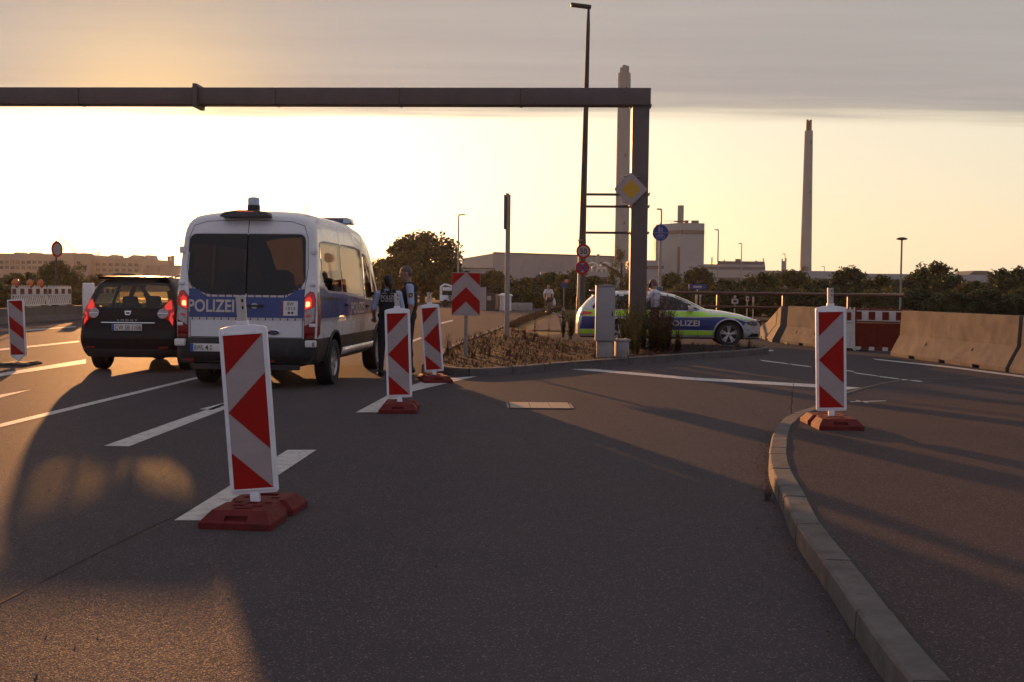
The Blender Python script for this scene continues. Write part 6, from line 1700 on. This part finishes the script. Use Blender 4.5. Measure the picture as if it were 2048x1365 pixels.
mb = MB(); mb.tube([(-3.4, 8, zt + .9), (4, 6, zt + .9)], .05, 5); [mb.tube([(x_, 8 - (x_ + 3.4) * .27, zt - .1), (x_, 8 - (x_ + 3.4) * .27, zt + .9)], .04, 4) for x_ in (-3, -1.5, 2.6, 3.8)]; mb.build('roof_railing', WALLD, b)
for x_ in (2.6, 4.4, 5.4): MB().box((x_, 7, zt + .5), (1.0, 1.4, 1.1)).build('roof_unit', WALLD, b)
b = empty('low_building', (0, 250, 0), 0, 'pale low building with a dark window band between gantry post and tower block', 'building')
block(b, X(1262, 250), X(1325, 250), 0, 14, 0, Z(521, 1290, 250), WALLW); block(b, X(1262, 250), X(1325, 250), -.12, .1, Z(538, 1290, 250), Z(532, 1290, 250), WALLD, 'window_band')
# long low works on the right
Y = 330.0
b = empty('works_building', (0, Y, 0), 0, 'long low pale works building behind the row of trees', 'building')
block(b, X(1405, Y), X(1700, Y), 0, 30, 0, Z(541, 1500, Y), WALLW); block(b, X(1700, Y) + .02, X(2010, Y), 3, 30, 0, Z(548, 1800, Y), WALLW); block(b, X(1405, Y), X(1540, Y), 8, 26, Z(541, 1500, Y), Z(528, 1470, Y), WALLG, 'upper_storey'); block(b, X(1448, Y), X(1545, Y), 12, 24, Z(528, 1470, Y), Z(521, 1500, Y), WALLD, 'roof_house')
block(b, X(1405, Y), X(1540, Y), 7.8, 8.1, Z(538, 1470, Y), Z(533, 1470, Y), WALLD, 'window_band'); block(b, X(1410, Y), X(1690, Y), -.15, .1, Z(563, 1500, Y), Z(556, 1500, Y), WALLD, 'window_band')
for px, tp, w in ((1438, 512, .35), (1452, 520, .9), (1464, 517, .3), (1492, 516, 1.6), (1530, 519, .5), (1545, 514, .3), (1584, 515, .35), (1587, 520, .8), (1592, 514, .3), (1630, 531, 2.0), (1640, 533, .8)):
    MB().tube([(X(px, Y), 14, Z(541, px, Y)), (X(px, Y), 14, Z(tp, px, Y))], w * .55, 10).build('vent', CHIM if w < 1 else WALLD, b, smooth=40)
b = empty('distant_house', (0, 360, 0), 0, 'low distant roofs showing between the trees beyond the barriers', 'building')
block(b, X(1935, 360), X(1985, 360), 0, 12, 0, Z(552, 1950, 360), WALLW); MB().prism([(X(1930, 360), 0), (X(1990, 360), 0), (X(1972, 360), 1.6), (X(1945, 360), 1.6)], -.5, 13, mp=lambda a, c, d: (a, d, Z(552, 1950, 360) + c)).build('roof', WALLD, b)
# arched shed among the trees
ARC = pm('arched_sheet', (.30, .30, .28), .6, var=.1, vs=.5)
b = empty('arched_shed', (X(1840, 70), 70, -.3), R(8), 'pale arched shed half hidden among the dark trees', 'shed')
def arch(nm, r0_, r1_, y0, y1, m):
    mb = MB(); n = 20; vs = []; fs = []
    for k in range(n + 1):
        a = math.pi * k / n
        for r_, y_ in ((r0_, y0), (r1_, y0), (r1_, y1), (r0_, y1)): vs.append((-r_ * math.cos(a), y_, r_ * math.sin(a) * .88))
    for k in range(n):
        for q_ in range(4): fs.append((k * 4 + q_, k * 4 + (q_ + 1) % 4, (k + 1) * 4 + (q_ + 1) % 4, (k + 1) * 4 + q_))
    return mb.add(vs, fs).build(nm, m, b, smooth=40)
for k in range(5): arch('rib', 2.02, 2.12, k * 1.6, k * 1.6 + .22, ARC)
arch('cover', 1.97, 2.02, .2, 6.4, pm('shed_cover', (.07, .075, .065), .7))

# ---- lamps in the distance
def far_lamp(px, top, Y, arm, label):
    e = empty('street_lamp', (X(px, Y), Y, -.02), 0, label, 'street lamp', 'street lamps'); h = Z(top, px, Y); s = Y / FPX
    MB().tube([(0, 0, 0), (0, 0, h - .1), (.02 * (1 if arm > 0 else -1), 0, h)], [.085, .055, .05], 8).build('mast', STEEL, e, smooth=40)
    mb = MB(); mb.prism(rpoly([(0, h), (0, h + .10), (arm * s, h + .12), (arm * s, h + .04)] if arm > 0 else [(0, h + .10), (0, h), (arm * s, h + .04), (arm * s, h + .12)], .02), -.14, .14, mp=lambda a, c, d: (a, d, c)); mb.build('lamp_head', DKSTEEL, e)
far_lamp(915, 431, 95, 13, 'slim street lamp standing by the big rounded tree'); far_lamp(1319, 420, 88, -10, 'slim street lamp above the round blue sign'); far_lamp(1433, 461, 118, -8, 'slim street lamp between tower block and works building')
far_lamp(1480, 488, 150, -7, 'slim street lamp in front of the works roof house'); far_lamp(1567, 509, 190, -6, 'small street lamp near the slender chimney'); far_lamp(1646, 534, 220, -6, 'tiny street lamp behind the footway beacon')
e = empty('lamp_mast', (X(1799, 52), 52, 0), 0, 'slim mast with a flat disc lamp head beyond the barriers', 'street lamp'); h = Z(480, 1799, 52)
MB().tube([(0, 0, 0), (0, 0, h)], [.055, .04], 8).build('mast', STEEL, e, smooth=40); MB().lathe([(.06, h - .02), (.24, h + .01), (.25, h + .06), (.12, h + .11), (.02, h + .12)], 20).build('lamp_head', DKSTEEL, e, smooth=40)

# ---- small things along the far road
def sign_small(px, py, Y, w, h, m, label, inner=None, round_=False, cat='sign'):
    c = AT(px, py, Y); e = empty('small_sign', (c.x, Y, 0), 0, label, cat)
    MB().tube([(0, .03, -.02), (0, .03, c.z + h / 2)], .03, 6).build('pole', STEEL, e)
    mb = MB()
    if round_: disc(mb, w / 2, -.01, .01, cz=c.z, n=20)
    else: slab(mb, rpoly([(-w / 2, c.z - h / 2), (w / 2, c.z - h / 2), (w / 2, c.z + h / 2), (-w / 2, c.z + h / 2)], .04), -.01, .01)
    f = mb.build('sign_face', m, e)
    if inner is not None:
        mb = MB(); mb.box((0, -.0125, c.z), (w * .5, .004, h * .4)); mb.build('symbol', inner, f)
    return e
sign_small(1395, 574, 62, .95, .28, SBLUE, 'blue direction sign among the trees behind the railing', SIGNW)
sign_small(1470, 603, 58, .34, .26, SIGNW, 'white notice board seen through the railing', INK); sign_small(1470, 594, 58.3, .14, .14, SIGNW, 'tiny white disc sign above the white notice board', None, True)
sign_small(1495, 598, 60, .16, .28, SIGNW, 'small red and white sign seen through the railing', SIGNR); sign_small(1507, 600, 61, .10, .32, SIGNW, 'narrow white marker seen through the railing'); sign_small(1392, 588, 60, .22, .12, SIGNW, 'little white plate above the estate car bonnet'); sign_small(1401, 592, 60.5, .14, .14, SIGNW, 'little round white sign above the estate car bonnet', None, True)
sign_small(1128, 570, 74, .30, .40, SBLUE, 'small blue sign under an amber lamp near the cyclist'); c = AT(1133, 563, 73.8)
o = MB().lathe([(.03, -.05), (.13, -.04), (.14, 0), (.13, .04), (.03, .05)], 16, (0, 0, 0), AX_Y).build('warning_lamp', AMB, None, smooth=30); o.location = c; tag(o, 'amber warning lamp above the small blue sign', 'lamp')
Y = 78.0
t_ = empty('site_toilet', (X(982, Y), Y, 0), R(-14), 'dark brown site cabin with a small white notice on its side', 'cabin')
MB().box((0, 0, .62), (.80, .9, 1.14)).build('body', pm('cabin_brown', (.055, .035, .03), .6), t_, bevel=.03); MB().box((-.05, -.456, .86), (.28, .01, .30)).build('notice', SIGNW, t_); MB().box((.41, 0, .62), (.015, .8, 1.05)).build('side_panel', pm('cabin_tan', (.35, .24, .12), .6), t_); MB().box((0, 0, .03), (.9, 1.2, .1)).build('skid', PLAST, t_)
t_ = empty('water_tank', (X(1010, Y), Y + .5, 0), 0, 'white upright tank with a domed lid by the far road', 'tank')
MB().lathe([(.40, 0), (.40, .85), (.36, 1.0), (.5, 1.02), (.48, 1.12), (.25, 1.2), (.02, 1.22)], 20).build('body', FRAMEW, t_, smooth=35)
for sx in (-.36, .36): MB().tube([(sx, -.25, 0), (sx, -.25, 1.0)], .05, 8).build('post', FRAMEW, t_)
t_ = empty('trailer', (X(892, 92), 92, 0), R(12), 'white trailer with a raised frame behind the chevron board', 'trailer'); t_.scale = (.75, .75, .95)
MB().box((.6, 0, .75), (2.4, 1.2, .5)).build('bed', FRAMEW, t_, bevel=.04)
mb = MB(); mb.tube([(-.6, -.5, .5), (-.6, -.5, 1.75), (-.2, -.5, 1.95), (1.0, -.5, 1.7)], .06, 6); mb.tube([(-.6, .5, .5), (-.6, .5, 1.75), (-.2, .5, 1.95), (1.0, .5, 1.7)], .06, 6); mb.box((.3, 0, 1.55), (1.3, .9, .3)); mb.build('frame', FRAMEW, t_)
for sx in (-.2, 1.2): MB().lathe([(.30, -.65), (.32, -.6), (.32, -.45), (.30, -.4)], 16, (sx, 0, .32), AX_Y).build('wheel', RUBBER, t_)
t_ = MB().box((0, 0, .85), (.55, .06, 1.5)).box((-.22, .02, .3), (.05, .05, .64)).box((.22, .02, .3), (.05, .05, .64)).build('notice_board', SIGNW, None); t_.location = (X(963, 74), 74, 0); tag(t_, 'pale upright notice board just past the chevron sign', 'board')
o = MB().box((0, 0, .28), (1.6, .5, .56)).build('planter_wall', PLIN, None, bevel=.03); o.location = (X(1042, Y), Y + 2, -.02); tag(o, 'low white concrete block beside the white tank', 'block')
t_ = empty('fallen_sign', (X(1122, 60), 60, 0), R(30), 'small red and white barrier sign lying tilted by the path', 'sign'); MB().box((.12, 0, .30), (.2, .03, .5), rz=0).build('board', SIGNW, t_); MB().box((.12, -.018, .3), (.16, .006, .14)).build('red_field', SIGNR, t_); MB().tube([(-.55, 0, .28), (.1, 0, .04)], .03, 6).build('bar', SIGNW, t_); MB().box((.12, 0, .03), (.4, .3, .06)).build('foot', BASEK, t_)

# ---- weeds
DRY = pm('dry_weed', (.060, .034, .014), .8, var=.45, vs=6, transl=.15)
RUST = pm('rusty_weed', (.060, .022, .011), .8, var=.4, vs=6, transl=.15)
GRN = pm('weed_green', (.055, .065, .02), .75, var=.45, vs=6, transl=.4)
FLW = pm('seed_head', (.22, .17, .10), .8, var=.2)
def weed_mesh(seed, h, n_st, leaves, mats, spread=.22, lf=1.0):
    r_ = random.Random(seed); mb = MB()
    for s in range(n_st):
        a = r_.uniform(0, 6.283); l_ = r_.uniform(.1, 1) * spread; hh = h * r_.uniform(.6, 1.0); bx, by = r_.uniform(-.05, .05), r_.uniform(-.05, .05)
        pts = [Vector((bx + math.cos(a) * l_ * t ** 1.5, by + math.sin(a) * l_ * t ** 1.5, hh * t)) for t in (0, .3, .6, 1)]
        mb.tube(pts, [.005, .004, .003, .0015], 4, m=0, cap=False)
        for k in range(leaves):
            t = r_.uniform(.12, 1); i = min(2, int(t * 3)); p = pts[i].lerp(pts[i + 1], t * 3 - i if t < 1 else 1)
            b_ = r_.uniform(0, 6.283); L_ = r_.uniform(.03, .075) * (1.3 - t * .7) * lf; d = Vector((math.cos(b_), math.sin(b_), r_.uniform(-.2, .9))).normalized(); sd_ = d.cross(Vector((0, 0, 1))); sd_ = sd_.normalized() * L_ * .2 if sd_.length > .01 else Vector((L_ * .2, 0, 0))
            mb.add([p, p + d * L_ * .5 + sd_, p + d * L_, p + d * L_ * .5 - sd_], [(0, 1, 2, 3)], 1)
        if r_.random() < .35:
            p = pts[-1]; mb.add([p + Vector((0, 0, .012)), p + Vector((.012, 0, 0)), p + Vector((0, .012, 0)), p - Vector((.012, 0, 0)), p - Vector((0, .012, 0)), p - Vector((0, 0, .012))], [(0, 1, 2), (0, 2, 3), (0, 3, 4), (0, 4, 1), (5, 2, 1), (5, 3, 2), (5, 4, 3), (5, 1, 4)], 2)
    return mb.mesh('weed_mesh', mats)
WM = {'tallgreen': [weed_mesh(s, 1.25, 30, 44, [GRN, GRN, FLW], .42, 1.5) for s in (1, 2)], 'tallrust': [weed_mesh(s, 1.15, 28, 40, [RUST, RUST, FLW], .27, 1.4) for s in (3, 4)],
      'dry': [weed_mesh(s, .55, 14, 12, [DRY, DRY, FLW], .22) for s in (5, 6, 7)], 'rust': [weed_mesh(s, .42, 12, 12, [RUST, RUST, FLW], .2) for s in (8, 9)], 'green': [weed_mesh(s, .32, 12, 14, [GRN, GRN, FLW], .2) for s in (10, 11)], 'stalk': [weed_mesh(12, .95, 2, 34, [RUST, RUST, FLW], .10, 1.3)]}
def weed(kind, x, y, z, s=1.0, label=None, group=None):
    o = link('weed_plant', random.choice(WM[kind]), None); o.location = (x, y, z); o.scale = (s, s, s * random.uniform(.85, 1.15)); o.rotation_euler = (0, 0, random.uniform(0, 6.28))
    return tag(o, label, 'weed', group)
for x, y, s in ((2.62, 24.4, .72), (2.85, 25.4, .95), (2.72, 26.3, 1.0), (3.05, 26.2, .9), (3.35, 24.9, .62), (2.5, 25.2, .85), (3.1, 25.0, .8), (2.95, 26.6, 1.05), (2.66, 23.9, .55)): weed('tallgreen', x, y, .1, s, 'tall green weed clump at the foot of the gantry post', 'tall green weeds round the gantry post')
for x, y, s in ((3.30, 25.6, .95), (3.45, 26.2, 1.1), (3.55, 25.6, .95), (3.66, 26.6, 1.0), (3.3, 25.0, .8), (3.8, 25.6, .5), (3.52, 25.9, 1.15), (3.32, 26.4, 1.15), (3.6, 26.3, 1.1), (3.2, 25.2, .85), (3.66, 25.0, .55)): weed('tallrust', x, y, .1, s, 'tall rust brown weed clump in front of the man on the phone', 'tall rusty weeds by the gantry post')
def in_poly(x, y, pl): return pip((x, y), pl)
ISL = isl_front + isl_back + isl_left
cnt = 0
while cnt < 120:
    x, y = random.uniform(-1.7, 6), random.uniform(19, 36)
    if not in_poly(x, y, ISL) or min((Vector((x, y)) - Vector(p)).length for p in ((1.9, 23.05), (2.27, 23.25))) < .3: continue
    if x > 2.4 and y < 25.2 and random.random() < .5: continue
    kd = random.choices(('dry', 'rust', 'green'), (.30, .44, .26))[0]
    weed(kd, x, y, .105, random.uniform(.25, .62) * (1.0 if y > 21.5 else .6), {'dry': 'tuft of straw coloured dry weeds growing in the island gravel', 'rust': 'tuft of rust brown dry weeds growing in the island gravel', 'green': 'tuft of low green weeds growing in the island gravel'}[kd], {'dry': 'dry weeds on the island', 'rust': 'rusty weeds on the island', 'green': 'green weeds on the island'}[kd]); cnt += 1
for x, y, s in ((-.75, 22.0, .8), (-1.15, 21.6, .7), (-1.3, 22.9, .9), (-.45, 22.8, .8), (-.6, 23.6, .95)): weed('dry', x, y, .105, s, 'knee high straw coloured weeds around the chevron post', 'weeds round the chevron post')
weed('stalk', .62, 29.2, .105, 1.2, 'single tall thin dry stalk rising from the island', None); weed('stalk', 1.02, 31, .02, .9, 'thin dry stalk near the back of the island', None)
sp_ = G(1596, 828); weed('stalk', sp_.x - .06, sp_.y, 0, .5, 'thin bare weed stalk growing in the gutter by the curved kerb', None); weed('stalk', 6.3, 19.1, .0, .2, 'tiny weed in the joint of the lowered kerb', None)
weed('rust', 1.82, 7.9, 0, .32, 'small dry weed tuft rooted at the kerb face', None)
for x, y in ((1.75, 33.6), (1.6, 35.2), (2.0, 37.2)): weed('tallgreen', x, y, 0, .85, 'green bush of weeds behind the estate car tail', 'green weeds behind the estate car')
# dry grass, one object: nobody could count it
def grass(name, pts, hmin, hmax, mat_, label):
    vs = []; fs = []
    for (x, y, z) in pts:
        a = random.uniform(0, 6.283); h = random.uniform(hmin, hmax); w = random.uniform(.003, .007) * (1 + y / 40); dx_, dy_ = math.cos(a), math.sin(a); lx, ly = random.uniform(-.4, .4) * h, random.uniform(-.4, .4) * h; k = len(vs)
        vs += [(x - dx_ * w, y - dy_ * w, z), (x + dx_ * w, y + dy_ * w, z), (x + lx * .4 + dx_ * w * .6, y + ly * .4 + dy_ * w * .6, z + h * .6), (x + lx, y + ly, z + h)]
        fs += [(k, k + 1, k + 2), (k, k + 2, k + 3)]
    tag(MB().add(vs, fs).build(name, mat_), label, 'grass', kind='stuff')
pts = []
while len(pts) < 2200:
    x, y = random.uniform(-1.7, 6.2), random.uniform(19, 41)
    if in_poly(x, y, ISL) and math.sin(x * 3.1) + math.sin(y * 2.3 + x) > random.uniform(-1.6, 1.4): pts.append((x, y, .11))
grass('dry_grass', pts, .03, .14, RUST, 'short dry grass growing through the island gravel')
pts = []
for k in range(9000):
    y = random.uniform(44, 110); f = (y - 44) / 66; xl = -.3 + 6.0 * f ** 1.3
    pts.append((xl + random.uniform(.1, .5 + f * 1.0), y, -.02))
for k in range(9000): pts.append((random.uniform(-14, 22), random.uniform(100, 116), -.03))
for k in range(5000): pts.append((random.uniform(5, 16), random.uniform(44, 60), -.03))
grass('verge_grass', pts, .05, .22, DRY, 'dry straw coloured grass along the verges')
# gravel and grit
def grit(name, n, fn, rmin, rmax, mat_, label):
    vs = []; fs = []
    for _ in range(n):
        x, y, z = fn(); r_ = random.uniform(rmin, rmax); k = len(vs); q = [random.uniform(.6, 1.3) for _ in range(6)]
        vs += [(x + r_ * q[0], y, z + r_ * .3), (x, y + r_ * q[1], z + r_ * .3), (x - r_ * q[2], y, z + r_ * .3), (x, y - r_ * q[3], z + r_ * .3), (x, y, z + r_ * q[4]), (x, y, z - r_ * .2)]
        fs += [(k + a, k + (a + 1) % 4, k + 4) for a in range(4)] + [(k + (a + 1) % 4, k + a, k + 5) for a in range(4)]
    tag(MB().add(vs, fs).build(name, mat_), label, 'gravel', kind='stuff')
def on_isl():
    while True:
        x, y = random.uniform(-1.7, 6.2), random.uniform(19, 32)
        if in_poly(x, y, ISL): return x, y, .116
grit('gravel', 2200, on_isl, .006, .024, pm('pebble', (.040, .035, .036), .85, var=.5, vs=9, world_co=True), 'loose grey gravel strewn over the island')
def on_road():
    y = 3.5 + 14 * random.random() ** 1.5; return random.uniform(-.45, .42) * y, y, .001
grit('road_grit', 260, on_road, .003, .009, pm('grit', (.09, .07, .06), .85, var=.7, vs=30, world_co=True), 'scattered grit and crumbs on the asphalt')
def by_kerb():
    i = random.randrange(int(len(path) * .25), int(len(path) * .72)); o_ = abs(random.gauss(0, .07)) + .01; p = path[i] - nrm[i] * o_; return p.x, p.y, .001
grit('kerb_debris', 420, by_kerb, .002, .008, pm('debris', (.10, .065, .04), .9, var=.6, vs=30, world_co=True), 'fine leaf crumbs and grit lying along the kerb')

# ---- evening haze
hb = MB().box((0, 30, 37.0), (3060, 3060, 79.0)).build('haze', None) if False else None
me = bpy.data.meshes.new('haze'); mb = MB().box((0, 30, 35.5), (3060, 3060, 77.0)); me.from_pydata(mb.v, [], mb.f); me.update()
hm = bpy.data.materials.new('haze_air'); hm.use_nodes = True; t = hm.node_tree; t.nodes.clear()
o_ = t.nodes.new('ShaderNodeOutputMaterial'); v_ = t.nodes.new('ShaderNodeVolumePrincipled'); t.links.new(v_.outputs[0], o_.inputs['Volume'])
v_.inputs['Color'].default_value = (.95, .92, .88, 1); v_.inputs['Density'].default_value = HAZE_D; v_.inputs['Anisotropy'].default_value = .55
me.materials.append(hm); hz_o = link('haze', me); tag(hz_o, 'thin warm evening haze in the air', 'haze', kind='stuff')
hz_o.display_type = 'WIRE'
